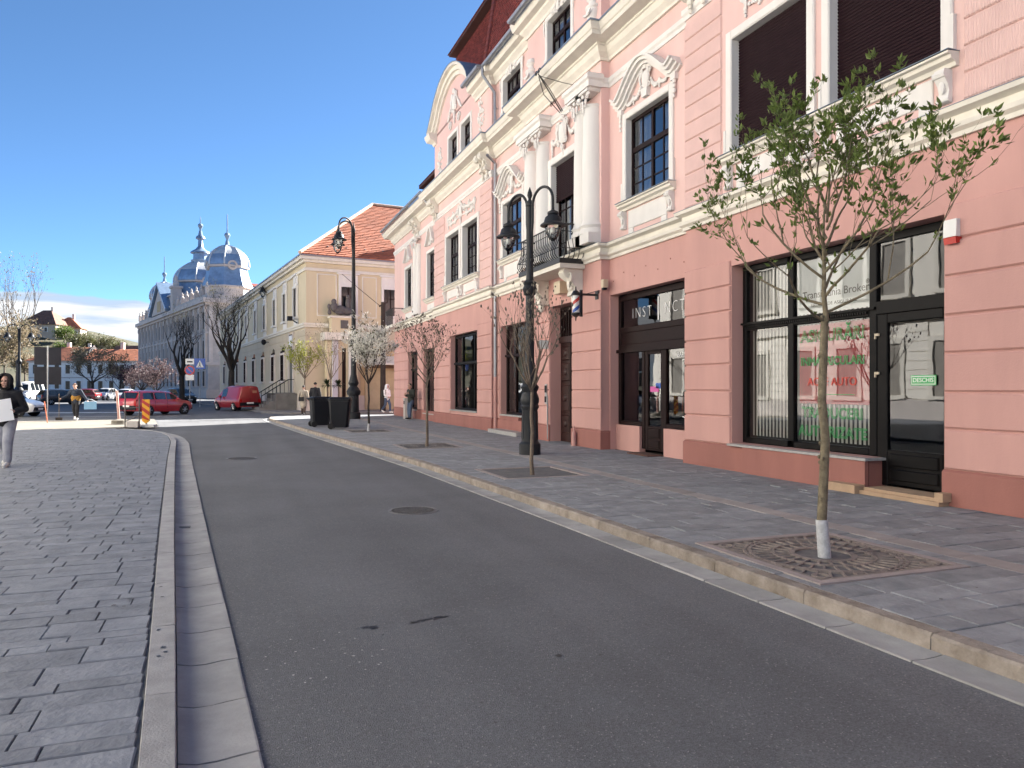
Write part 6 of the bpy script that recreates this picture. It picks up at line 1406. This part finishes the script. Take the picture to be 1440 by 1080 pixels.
# ------------------------------------------------------------------ cars
CARGL = M('car_glass', (.012, .015, .018), .04, .2, 1, ior=1.8)
CHROME = M('grey_wheel_alloy', (.45, .46, .47), .3, .1, 5, metal=.8)
TAILR = M('tail_lamp_red', (.35, .008, .01), .15, .05); HEADL = M('head_lamp_clear', (.75, .77, .8), .1, .05, ior=1.8); PLATE = M('licence_plate_white', (.8, .8, .78), .5, .03)
def carpaint(n, c): return M(n, c, .28, .04, 1, coat=.7)
def car(label, x, y, rz, paint, st, w, wb, rw=.32, group='cars on the square', wins=(), detail=True, z=RZ, panel_van=False):
    """st: stations (x, bottom, belt, roof, half width factor); wb: axle positions"""
    t = thing('van' if panel_van else 'car', label, 'van' if panel_van else 'car', (x, y, z), rz, group)
    secs = []
    for (sx, zb, be, ro, f) in st:
        W_ = w*f; g = max(ro-be, .02); top = W_*.93-g*.26
        secs.append([(sx, 0, zb), (sx, W_*.88, zb), (sx, W_*.98, zb+.14), (sx, W_, (zb+be)*.5+.05), (sx, W_*.97, be-.06), (sx, W_*.93, be), (sx, top+.02, ro-.09*min(1, g/.3)), (sx, top*.82, ro-.015), (sx, 0, ro+.015*min(1, g/.3))])
    m = MB(); n = 9; vs = []
    for s in secs: vs += s+[(p[0], -p[1], p[2]) for p in s[-2:0:-1]]
    k = 2*n-2; fs = [(i*k+j, i*k+(j+1) % k, (i+1)*k+(j+1) % k, (i+1)*k+j) for i in range(len(secs)-1) for j in range(k)]+[tuple(range(k-1, -1, -1)), tuple((len(secs)-1)*k+j for j in range(k))]
    body = m.add(vs, fs).build('body', paint, t, smooth=40)
    def at(xx):
        for a, c in zip(st, st[1:]):
            if a[0] <= xx <= c[0]: f = (xx-a[0])/(c[0]-a[0]); return [a[i]+(c[i]-a[i])*f for i in range(5)]
        return st[-1]
    def sideq(x0, x1, lo, hi, sg, mat, name, par, off=.008):
        cols = []
        for xx in (x0, x0+(x1-x0)*.33, x0+(x1-x0)*.67, x1):
            _, zb, be, ro, f = at(xx); W_ = w*f; g = max(ro-be, .02); top = W_*.93-g*.26
            za, zc = be+lo, max(be+lo+.02, ro-hi); zr = ro-.09*min(1, g/.3)
            yy = lambda q: (W_*.93+(top+.02-W_*.93)*(q-be)/max(zr-be, .02))+off
            cols.append(((xx, sg*yy(za), za), (xx, sg*yy(zc), zc)))
        mm = MB()
        for a, c in zip(cols, cols[1:]): mm.quad(a[0], c[0], c[1], a[1])
        return mm.build(name, mat, par, smooth=0)
    for sg in (-1, 1):
        for (x0, x1) in wins: sideq(x0, x1, .035, .13, sg, CARGL, 'side_window', body)
    # windscreen and rear window follow the greenhouse slope
    i0 = next(i for i in range(len(st)) if st[i][3]-st[i][2] > .25); i1 = max(i for i in range(len(st)) if st[i][3]-st[i][2] > .25)
    for (a, c, nm) in ((st[i0-1], st[i0], 'rear_window'), (st[i1+1], st[i1], 'windscreen')):
        if panel_van and nm == 'rear_window': continue
        dxx = -.012 if nm == 'rear_window' else .012; q = []
        for s, tt in ((a, .14), (c, -.14)):
            pass
        za, zc = a[3], c[3]; xa, xc = a[0], c[0]
        p0x, p0z = xa+(xc-xa)*.12, za+(zc-za)*.12; p1x, p1z = xa+(xc-xa)*.86, za+(zc-za)*.86
        wa = w*a[4]*.80; wc = (w*c[4]*.93-(c[3]-c[2])*.26)*.92
        MB().quad((p0x+dxx, -wa, p0z+.012), (p0x+dxx, wa, p0z+.012), (p1x+dxx, wc, p1z+.012), (p1x+dxx, -wc, p1z+.012)).build(nm, CARGL, body, smooth=0)
    for wx in wb:
        for sg in (-1, 1):
            MB().lathe([(.0, -.01), (rw*1.14, -.01), (rw*1.14, .012), (0, .012)], (0, 0, 0), 24).xf(Matrix.Translation((wx, sg*(w*.965), rw+.015))@Matrix.Rotation(PI/2, 4, 'X')).build('wheel_arch', PLASTK, body, smooth=0)
            ty = MB().lathe([(rw*.62, -.1), (rw*.95, -.1), (rw, -.07), (rw, .07), (rw*.95, .1), (rw*.62, .1)], (0, 0, 0), 24).xf(Matrix.Translation((wx, sg*(w*.9), rw))@Matrix.Rotation(PI/2, 4, 'X')).build('wheel', RUBBER, t)
            rm = MB().lathe([(0, .05), (rw*.2, .06), (rw*.24, .03), (rw*.62, .02), (rw*.62, -.05), (0, -.05)], (0, 0, 0), 20)
            for kk in range(6): a = kk*PI/3; rm.tube([(rw*.15*math.cos(a), rw*.15*math.sin(a), .06), (rw*.6*math.cos(a), rw*.6*math.sin(a), .05)], rw*.08, 4)
            rm.xf(Matrix.Translation((wx, sg*(w*.9+.055), rw))@Matrix.Rotation(-sg*PI/2, 4, 'X')).build('rim', CHROME, ty)
    xr, xf_ = st[0][0], st[-1][0]
    for sg in (-1, 1):
        a = at(xr+.12); z0 = a[2]-.34 if not panel_van else a[2]-.5
        MB().box(xr-.012, xr+.12, sg*w*.80-.09, sg*w*.80+.09, z0, z0+.36).build('tail_light', TAILR, body, smooth=0)
        a = at(xf_-.25); MB().lump((xf_-.14, sg*w*.68, a[2]-.13), (.16, .17, .08), 10, 6).build('headlight', HEADL, body)
        xm = at(wins[-1][1] if wins else xf_-1.2); MB().lump((xm[0]-.12, sg*(w*.97+.12), xm[2]+.06), (.07, .12, .085), 8, 5).build('mirror', paint, body)
    for xx, sg in ((xr-.02, -1), (xf_+.02, 1)): bx('number_plate', PLATE, body, min(xx, xx+.012*sg), max(xx, xx+.012*sg), -.26, .26, .52 if sg < 0 else .38, .63 if sg < 0 else .49)
    MB().box(xr-.03, xr+.1, -w*.86, w*.86, st[0][1]+.02, st[0][1]+.26).build('bumper', PLASTK, body, smooth=0); MB().box(xf_-.1, xf_+.025, -w*.74, w*.74, st[-1][1]-.02, st[-1][1]+.18).build('bumper', PLASTK, body, smooth=0)
    if detail:
        for sg in (-1, 1):
            for (x0, x1) in wins[:2]:
                a = at(x1+.05); MB().box(x1+.045, x1+.055, sg*w*.965-.02, sg*w*a[4]*1.002, a[1]+.2, a[2]-.02).build('door_seam', PLASTK, body, smooth=0)
                a = at(x0+.1); bx('door_handle', paint, body, x0+.08, x0+.26, min(sg*w*.99, sg*(w*.99+.03)), max(sg*w*.99, sg*(w*.99+.03)), a[2]-.16, a[2]-.12)
    return t
REDP = carpaint('bright_red_car_paint', (.42, .022, .035)); REDV = carpaint('deep_red_van_paint', (.30, .014, .018)); WHP = carpaint('white_car_paint', (.78, .78, .77)); DKP = carpaint('dark_car_paint', (.02, .025, .035)); DRP = carpaint('dark_red_car_paint', (.16, .01, .015)); SIL = carpaint('silver_car_paint', (.5, .52, .55))
estate = [(-2.12, .34, .88, .90, .86), (-2.08, .3, .92, .95, .93), (-1.82, .26, .93, 1.42, .98), (-1.5, .25, .93, 1.47, 1), (-.2, .22, .92, 1.48, 1), (.45, .22, .91, 1.43, 1), (1.12, .22, .90, .94, .99), (1.7, .24, .82, .84, .95), (2.02, .28, .70, .72, .86), (2.12, .34, .6, .62, .72)]
car('bright red estate car seen from behind at the end of the road', -4.02, 49.97, R(90-20.85-23), REDP, estate, .86, (-1.28, 1.33), wins=((-1.62, -.88), (-.80, -.02), (.05, .82)))
van_st = [(-2.02, .36, .95, 1.70, .94), (-1.98, .3, .97, 1.76, .97), (-1.6, .28, .98, 1.80, 1), (-.3, .24, .98, 1.80, 1), (.3, .24, .97, 1.74, 1), (.62, .24, .96, 1.6, 1), (1.25, .25, .95, .99, .98), (1.72, .28, .84, .86, .93), (1.98, .33, .68, .7, .82), (2.05, .4, .58, .6, .7)]
v = car('deep red delivery van parked by the cream building, seen from behind', .59, 57.5, R(90-20.85+47), REDV, van_st, .88, (-1.25, 1.25), wins=((-.12, .62),), panel_van=True)
bd = [c for c in v.children if c.name.startswith('body')][0]
bx('rear_door_seam', PLASTK, bd, -2.032, -2.021, -.006, .006, .55, 1.68)
bx('logo', M('faded_gold_logo', (.45, .2, .12), .6, .1), bd, -2.03, -2.021, -.5, -.18, 1.28, 1.45)
hatch = [(-1.98, .36, .9, .92, .84), (-1.92, .3, .95, 1.0, .93), (-1.62, .26, .97, 1.44, .98), (-1.1, .24, .96, 1.54, 1), (-.2, .22, .95, 1.55, 1), (.35, .22, .94, 1.48, 1), (1.02, .22, .93, .98, .99), (1.55, .24, .86, .88, .95), (1.88, .28, .72, .74, .86), (1.98, .36, .6, .62, .72)]
car('white hatchback half hidden behind the man in black, its front wheel showing', -11.9, 49.9, R(-20.85+6), WHP, hatch, .86, (-1.2, 1.22), wins=((-1.35, -.72), (-.64, .06), (.12, .72)))
suv = [(a, b2, c+.08, d+.10 if d-c > .1 else d+.08, f) for a, b2, c, d, f in hatch]
car('white car with a dark windscreen parked left of the red estate car', -15.3, 113, R(-90-16), WHP, suv, .88, (-1.2, 1.22), wins=((-1.35, -.72), (-.64, .06), (.12, .72)), detail=False, group='parked cars')
car('second white car parked close behind the red estate car', -12.4, 108, R(-90-8), SIL, hatch, .86, (-1.2, 1.22), wins=((-1.35, -.72), (-.64, .06), (.12, .72)), detail=False, group='parked cars')
car('dark red car behind the worker with the blue crate', -17.2, 108, R(160), DRP, hatch, .86, (-1.2, 1.22), wins=((-1.35, -.72), (-.64, .06), (.12, .72)), detail=False, group='parked cars')
car('dark blue car just right of the red estate car roof', -4.6, 86, R(-60), DKP, suv, .88, (-1.2, 1.22), wins=((-1.35, -.72), (-.64, .06), (.12, .72)), detail=False, group='parked cars')
car('dark car between the white hatchback and the worker', -15.2, 84, R(30), DKP, hatch, .86, (-1.2, 1.22), wins=((-1.35, -.72), (-.64, .06), (.12, .72)), detail=False, group='parked cars')
bigvan = [(-2.6, .4, 1.3, 2.3, .95), (-2.5, .34, 1.3, 2.42, 1), (-.6, .3, 1.3, 2.45, 1), (1.0, .3, 1.28, 2.38, 1), (1.35, .3, 1.25, 2.2, 1), (2.0, .3, 1.2, 1.26, .97), (2.5, .36, 1.0, 1.02, .9), (2.62, .45, .8, .82, .78)]
car('white minibus with dark windows behind the sign backs', -22.5, 105, R(-100), WHP, bigvan, .98, (-1.6, 1.7), wins=((-1.9, -1.0), (-.9, .1), (.2, 1.2)), detail=False, group='parked cars')
# ------------------------------------------------------------------ people
SKIN = M('skin', (.52, .31, .235), .55, .08, 8); 
DG = None
def remesh(mb, name, mat, parent, vox, smooth_it=4):
    me = mb.mesh(name, None, 60); o = bpy.data.objects.new(name, me); COL.objects.link(o)
    r = o.modifiers.new('r', 'REMESH'); r.mode = 'VOXEL'; r.voxel_size = vox
    s = o.modifiers.new('s', 'SMOOTH'); s.factor = .5; s.iterations = smooth_it
    dg = bpy.context.evaluated_depsgraph_get(); dg.update(); ev = o.evaluated_get(dg); nm = bpy.data.meshes.new_from_object(ev)
    o.modifiers.clear(); o.data = nm; bpy.data.meshes.remove(me); nm.name = name
    nm.materials.clear(); nm.materials.append(mat); nm.polygons.foreach_set('use_smooth', [True]*len(nm.polygons)); nm.update()
    o.parent = parent; return o
def chain(m, pts, rad, n=12):
    for a, c, ra, rb in zip(pts, pts[1:], rad, rad[1:]): m.capsule(a, c, ra, rb, n)
def hand(m, w, d, side, s=1., curl=.6):
    """palm and five bent fingers from wrist w along d"""
    w, d = Vector(w), Vector(d).normalized(); q = Vector((0, -1, 0)); q = (q-d*q.dot(d)).normalized(); c = d.cross(q)*side
    m.capsule(w, w+d*.07*s, .03*s, .036*s, 8); m.capsule(w+d*.05*s+q*.02, w+d*.08*s-q*.02, .022*s, .022*s, 8)
    for k, (o, l) in enumerate(((-.03, .065), (-.01, .078), (.01, .082), (.03, .072))):
        p0 = w+d*.085*s+q*(-o)*s; p1 = p0+(d*math.cos(curl)+c*math.sin(curl))*l*.5*s; p2 = p1+(d*math.cos(curl*2.2)+c*math.sin(curl*2.2))*l*.5*s
        m.capsule(p0, p1, .0105*s, .0095*s, 6); m.capsule(p1, p2, .0095*s, .008*s, 6)
    p0 = w+d*.025*s+q*.03*s; p1 = p0+(d*.6+q*.6+c*.3).normalized()*.045*s; m.capsule(p0, p1, .013*s, .011*s, 6); m.capsule(p1, p1+(d*.9+c*.4).normalized()*.035*s, .011*s, .009*s, 6)
def person(label, x, y, rz, J, top, low, shoe, hair, vox=.014, group=None, z=0., hood=None, hat=None, coat=False, bulk=1., scale=1.0, extra=None, topname='jacket'):
    """figure faces -Y; J gives joints in metres"""
    t = thing('person', label, 'person', (x, y, z), rz, group); t.scale = (scale,)*3
    HD = Vector(J.get('head', (0, -.02, 1.62))); NK = Vector(J.get('neck', (0, 0, 1.44))); CH = Vector(J.get('chest', (0, 0, 1.27))); WA = Vector(J.get('waist', (0, 0, 1.05))); HP = Vector(J.get('hip', (0, 0, .93)))
    b = MB()
    b.lump(HD+Vector((0, .01, .03)), (.077, .098, .105), 16, 12); b.lump(HD+Vector((0, -.03, -.05)), (.055, .06, .07), 12, 8)
    b.capsule(NK-Vector((0, 0, .05)), HD-Vector((0, 0, .05)), .062, .055, 12)
    b.lump(HD+Vector((0, -.102, -.012)), (.014, .022, .02), 8, 6); b.capsule(HD+Vector((0, -.088, .03)), HD+Vector((0, -.105, -.012)), .009, .011, 6)
    for sx in (-1, 1): b.lump(HD+Vector((sx*.08, .015, -.005)), (.014, .026, .034), 8, 6); b.lump(HD+Vector((sx*.034, -.078, -.02)), (.026, .02, .02), 8, 6)
    b.lump(HD+Vector((0, -.082, -.062)), (.025, .016, .008), 8, 5); b.lump(HD+Vector((0, -.075, -.1)), (.024, .022, .016), 8, 6); b.capsule(HD+Vector((-.05, -.075, .038)), HD+Vector((.05, -.075, .038)), .013, .013, 6)
    chain(b, [HP, WA, CH, NK-Vector((0, 0, .06))], [.135, .125, .145, .09])
    for s, sx in (('L', 1), ('R', -1)):
        sh, el, wr = (Vector(J[k+s]) for k in ('sh', 'el', 'wr')); hpj, kn, an = (Vector(J[k+s]) for k in ('hp', 'kn', 'an'))
        b.capsule(CH+Vector((sx*.08, 0, .08)), sh, .09, .062); chain(b, [sh, el, wr], [.055, .043, .03]); hand(b, wr, J.get('hd'+s, (wr-el)), sx, 1.0, J.get('curl'+s, .6))
        chain(b, [hpj, kn, an], [.088, .058, .042]); toe = Vector(J.get('toe'+s, an+Vector((0, -.17, -.045)))); b.capsule(an-Vector((0, -.03, .035)), toe, .035, .028)
    remesh(b, 'body', SKIN, t, min(vox, .011))
    # face details
    f = MB()
    for sx in (-1, 1): f.lump(HD+Vector((sx*.034, -.091, .012)), (.013, .007, .007), 8, 5)
    f.build('eyes', LETK, t); f = MB()
    for sx in (-1, 1): f.capsule(HD+Vector((sx*.017, -.099, .037)), HD+Vector((sx*.052, -.086, .036)), .006, .004, 6)
    f.build('eyebrows', hair, t); MB().lump(HD+Vector((0, -.098, -.062)), (.023, .006, .006), 8, 5).build('mouth', M('lip', (.30, .11, .09), .5, .05), t)
    g = MB(); bk = bulk
    chain(g, [HP+Vector((0, 0, -.02 if not coat else -.38)), WA, CH, NK-Vector((0, 0, .07))], [(.165 if not coat else .2)*bk, .158*bk, .178*bk, .11])
    g.lump(CH+Vector((0, 0, 0)), (.21*bk, .14*bk, .2), 14, 10); g.lump(HP+Vector((0, 0, .02)), (.185*bk, .145*bk, .13), 14, 8)
    if coat: g.lump(HP+Vector((0, 0, -.25)), (.22, .17, .25), 14, 8)
    for s, sx in (('L', 1), ('R', -1)):
        sh, el, wr = (Vector(J[k+s]) for k in ('sh', 'el', 'wr')); g.capsule(CH+Vector((sx*.09, 0, .09)), sh, .11, .085*bk); chain(g, [sh, el, wr-(wr-el).normalized()*.015], [.082*bk, .068*bk, .055*bk])
    g.capsule(NK-Vector((0, .01, .04)), NK+Vector((0, .0, .01)), .085, .078)
    tp = remesh(g, topname, top, t, vox, 3)
    l = MB(); l.lump(HP, (.165*bk, .135*bk, .12), 12, 8)
    for s in 'LR':
        hpj, kn, an = (Vector(J[k+s]) for k in ('hp', 'kn', 'an')); chain(l, [hpj, kn, an+Vector((0, 0, .03))], [.105*bk, .082*bk, .068*bk]); 
    remesh(l, 'trousers', low, t, vox, 2)
    for s in 'LR':
        an = Vector(J['an'+s]); toe = Vector(J.get('toe'+s, an+Vector((0, -.17, -.045)))); hl = an+Vector((0, .03, -.04)); m = MB(); m.capsule(hl, toe, .045, .04, 10); m.capsule(an, hl, .05, .045, 10); d = (toe-hl).normalized(); o = remesh(m, 'shoe', shoe, t, .012, 2)
        so_ = MB(); up = Vector((0, 0, 1)); up = (up-d*up.dot(d)).normalized(); so_.capsule(hl-up*.035, toe-up*.03, .03, .03, 8); so_.build('sole', PLASTW, o)
    hm = MB()
    if hood:
        hm.lump(HD+Vector((0, .04, .03)), (.125, .125, .15), 14, 10); ho = []
        n = 20
        for k in range(n+1): a = 2*PI*k/n; ho.append(HD+Vector((.105*math.cos(a), -.035-.03*math.cos(a)**2, .015+.135*math.sin(a))))
        for a, c in zip(ho, ho[1:]): hm.capsule(a, c, .035, .035, 8)
        hm.capsule(NK+Vector((0, .06, 0)), HD+Vector((0, .06, -.06)), .12, .12)
        # keep the face clear: drop the front of the hood shell
        o = remesh(hm, 'hood', hood, t, vox, 2)
        bmx = bmesh.new(); bmx.from_mesh(o.data); dl = [v for v in bmx.verts if (v.co.x-HD.x)**2/.082**2+(v.co.z-HD.z-.01)**2/.112**2 < 1 and v.co.y < HD.y+.0]
        bmesh.ops.delete(bmx, geom=dl, context='VERTS'); bmx.to_mesh(o.data); bmx.free()
        hm = MB()
    hm.lump(HD+Vector((0, .025, .052)), (.083, .095, .09), 14, 10)
    ho = remesh(hm, 'hair' if not hat else 'cap', hair if not hat else hat, t, .014, 2)
    bmx = bmesh.new(); bmx.from_mesh(ho.data); dl = [v for v in bmx.verts if v.co.y < HD.y-.045 and v.co.z < HD.z+.058]; bmesh.ops.delete(bmx, geom=dl, context='VERTS'); bmx.to_mesh(ho.data); bmx.free()
    if hat:
        MB().lathe([(.086, .0), (.1, .01), (.1, .03), (.086, .04)], HD+Vector((0, .015, .06)), 14).build('cap_band', hat, ho)
    return t
def walk(st=.18, sw=.16, arms=None, lift=.04):
    J = dict(shL=(.19, .01, 1.38), shR=(-.19, .01, 1.38), elL=(.25, .06+sw*.3, 1.12), elR=(-.25, .04-sw*.3, 1.12), wrL=(.25, -.02+sw, .90), wrR=(-.25, -.06-sw, .92),
             hpL=(.085, 0, .90), hpR=(-.085, 0, .90), knL=(.09, -.12-st*.3, .50), knR=(-.09, .0+st*.3, .49), anL=(.09, -.12-st*.4, .10), anR=(-.09, .14+st, .14+lift),
             toeL=(.10, -.31-st*.4, .045), toeR=(-.10, .0+st, .05))
    if arms: J.update(arms)
    return J
def fab(n, c, b=.25): return M(n, c, .85, .18, 9, b, 30)
BLK = fab('black_quilted_fabric', (.012, .012, .016)); GREYJ = fab('light_grey_jersey', (.33, .34, .39)); NAVY = fab('navy_fabric', (.018, .028, .05)); MUST = fab('mustard_fabric', (.33, .17, .03)); BEIGEC = fab('beige_coat_fabric', (.42, .36, .29)); BRN = fab('brown_trouser_fabric', (.09, .06, .05)); DEN = fab('blue_denim', (.06, .09, .15)); WHF = fab('white_fabric', (.68, .70, .73)); DKG = fab('dark_olive_fabric', (.03, .034, .028)); HAIRB = M('dark_hair', (.015, .011, .009), .6, .2, 20); SHW = M('white_trainer', (.65, .64, .62), .6, .06, 6); SHB = M('black_shoe', (.015, .014, .014), .5, .1, 6); FUR = M('black_fur_trim', (.01, .01, .011), .95, .3, 40, .9, 70)
J = walk(.17, .1, dict(elL=(.30, .06, 1.10), wrL=(.235, -.19, 1.06), hdL=(-.85, -.45, .06), curlL=.9, elR=(-.30, .05, 1.12), wrR=(-.2, -.22, 1.02), hdR=(.8, -.4, .2), curlR=.9))
a = math.atan2(3.96, -16.97)
m1 = person('man in a black hooded jacket and grey joggers walking closer with white papers', -4.0, 16.95, R(-6), J, BLK, GREYJ, SHW, HAIRB, .013, hood=FUR, bulk=1.12, scale=1.0)
m = MB()
for k in range(16): a = R(-35)+2*PI*k/16*.0+PI*1.44*k/15; m.lump((.13*math.cos(a), -.06, 1.64+.15*math.sin(a)), (.05, .05, .05), 6, 4)
tag(bx('paper_sheets', PAPER, None, -.155, .155, -.005, .005, -.21, .21), 'white A4 paper sheets held in front of the man in black', 'papers')
pp = bpy.data.objects['paper_sheets']; pp.location = (-3.98, 16.66, 1.08); pp.rotation_euler = (R(-8), R(-10), R(4))
# worker with the crate and broom
J = walk(.16, .1, dict(elL=(.33, .0, 1.13), wrL=(.50, -.08, .92), hdL=(.3, -.2, -.9), elR=(-.34, -.02, 1.15), wrR=(-.56, -.18, 1.02), hdR=(-.8, -.4, -.3), curlL=1.1, curlR=1.1, head=(-.03, -.05, 1.61)))
person('worker in a navy and mustard sweater carrying a pole and a blue crate', -6.75, 40.6, R(-2), J, NAVY, BLK, SHW, HAIRB, .018, hat=BLK, bulk=1.02, topname='sweater')
w_ = bpy.data.objects['person.001']
g = MB(); g.lump((0, 0, 1.06), (.218, .178, .19), 14, 8); g.lump((0, 0, .95), (.2, .165, .12), 14, 8); remesh(g, 'sweater_band', MUST, w_, .018, 1)
t = thing('crate', 'pale blue plastic crate hanging from the left hand of the worker', 'crate', (-6.13, 40.5, .50), R(8)); m = MB()
m.box(-.26, .26, -.17, .17, 0, .03).box(-.26, -.235, -.17, .17, .03, .36).box(.235, .26, -.17, .17, .03, .36).box(-.235, .235, -.17, -.145, .03, .36).box(-.235, .235, .145, .17, .03, .36); m.build('tub', M('pale_blue_plastic', (.22, .42, .62), .4, .06, 3), t, smooth=0); MB().tube([(-.24, 0, .36), (-.05, 0, .47), (.05, 0, .47), (.24, 0, .36)], .012, 6).build('handle', PLASTW, t)
t = thing('broom', 'thin broom held out by the worker with his right arm', 'broom', (-7.40, 40.35, 0), 0); MB().tube([(0, 0, .12), (.0, 0, 1.25)], .015, 6).build('stick', BARK, t); bx('brush', BARKD, t, -.14, .14, -.04, .04, 0.0, .13)
# pair by the bins
person('woman in a beige coat with a dark handbag seen from behind near the wheelie bins', 4.0, 43.6, R(168), walk(.13, .08), BEIGEC, BRN, SHB, HAIRB, .018, coat=True, scale=.95, topname='coat')
hb = thing('handbag', 'dark handbag on the arm of the woman in the beige coat', 'handbag', (3.86, 43.35, .78), 0); MB().box(-.14, .14, -.06, .06, 0, .24).build('bag', SHB, hb, smooth=0); MB().tube([(-.1, 0, .24), (-.05, 0, .5), (.05, 0, .5), (.1, 0, .24)], .012, 5).build('strap', SHB, hb)
person('man in a black jacket and black cap standing next to the woman in beige', 4.62, 43.3, R(160), walk(.02, .02, lift=0), BLK, BLK, SHB, HAIRB, .018, hat=BLK, bulk=1.1, scale=1.05)
person('hooded person with a backpack walking in the sun at the corner of the pink building', 9.15, 45.6, R(35), walk(.17, .1, dict(elL=(.22, -.02, 1.1), wrL=(.12, -.16, 1.02), elR=(-.22, -.02, 1.1), wrR=(-.12, -.16, 1.0))), WHF, DEN, SHW, HAIRB, .018, hood=WHF, scale=.98, topname='hoodie')
bk_ = thing('backpack', 'black backpack worn by the hooded person at the corner', 'backpack', (9.05+.02, 45.6, 1.02), R(35)); MB().lump((0, .22, .16), (.15, .10, .23), 12, 8).build('pack', SHB, bk_); MB().tube([(-.12, .1, .36), (-.13, -.12, .38), (-.13, -.13, .1)], .02, 5).tube([(.12, .1, .36), (.13, -.12, .38), (.13, -.13, .1)], .02, 5).build('straps', SHB, bk_)
J = walk(.0, .0, dict(elL=(.24, -.02, 1.12), wrL=(.12, -.24, 1.2), hdL=(-.3, -.2, .8), elR=(-.24, .02, 1.12), wrR=(-.14, -.22, 1.16), hdR=(.3, -.3, .7), head=(0, -.08, 1.6)), 0); J.update(anR=(-.1, -.02, .1), toeR=(-.12, -.2, .045), knR=(-.1, -.05, .5))
person('man in a dark olive jacket and dark trousers standing by the litter bin', 8.25, 35.35, R(-62), J, DKG, DEN, SHB, HAIRB, .018)
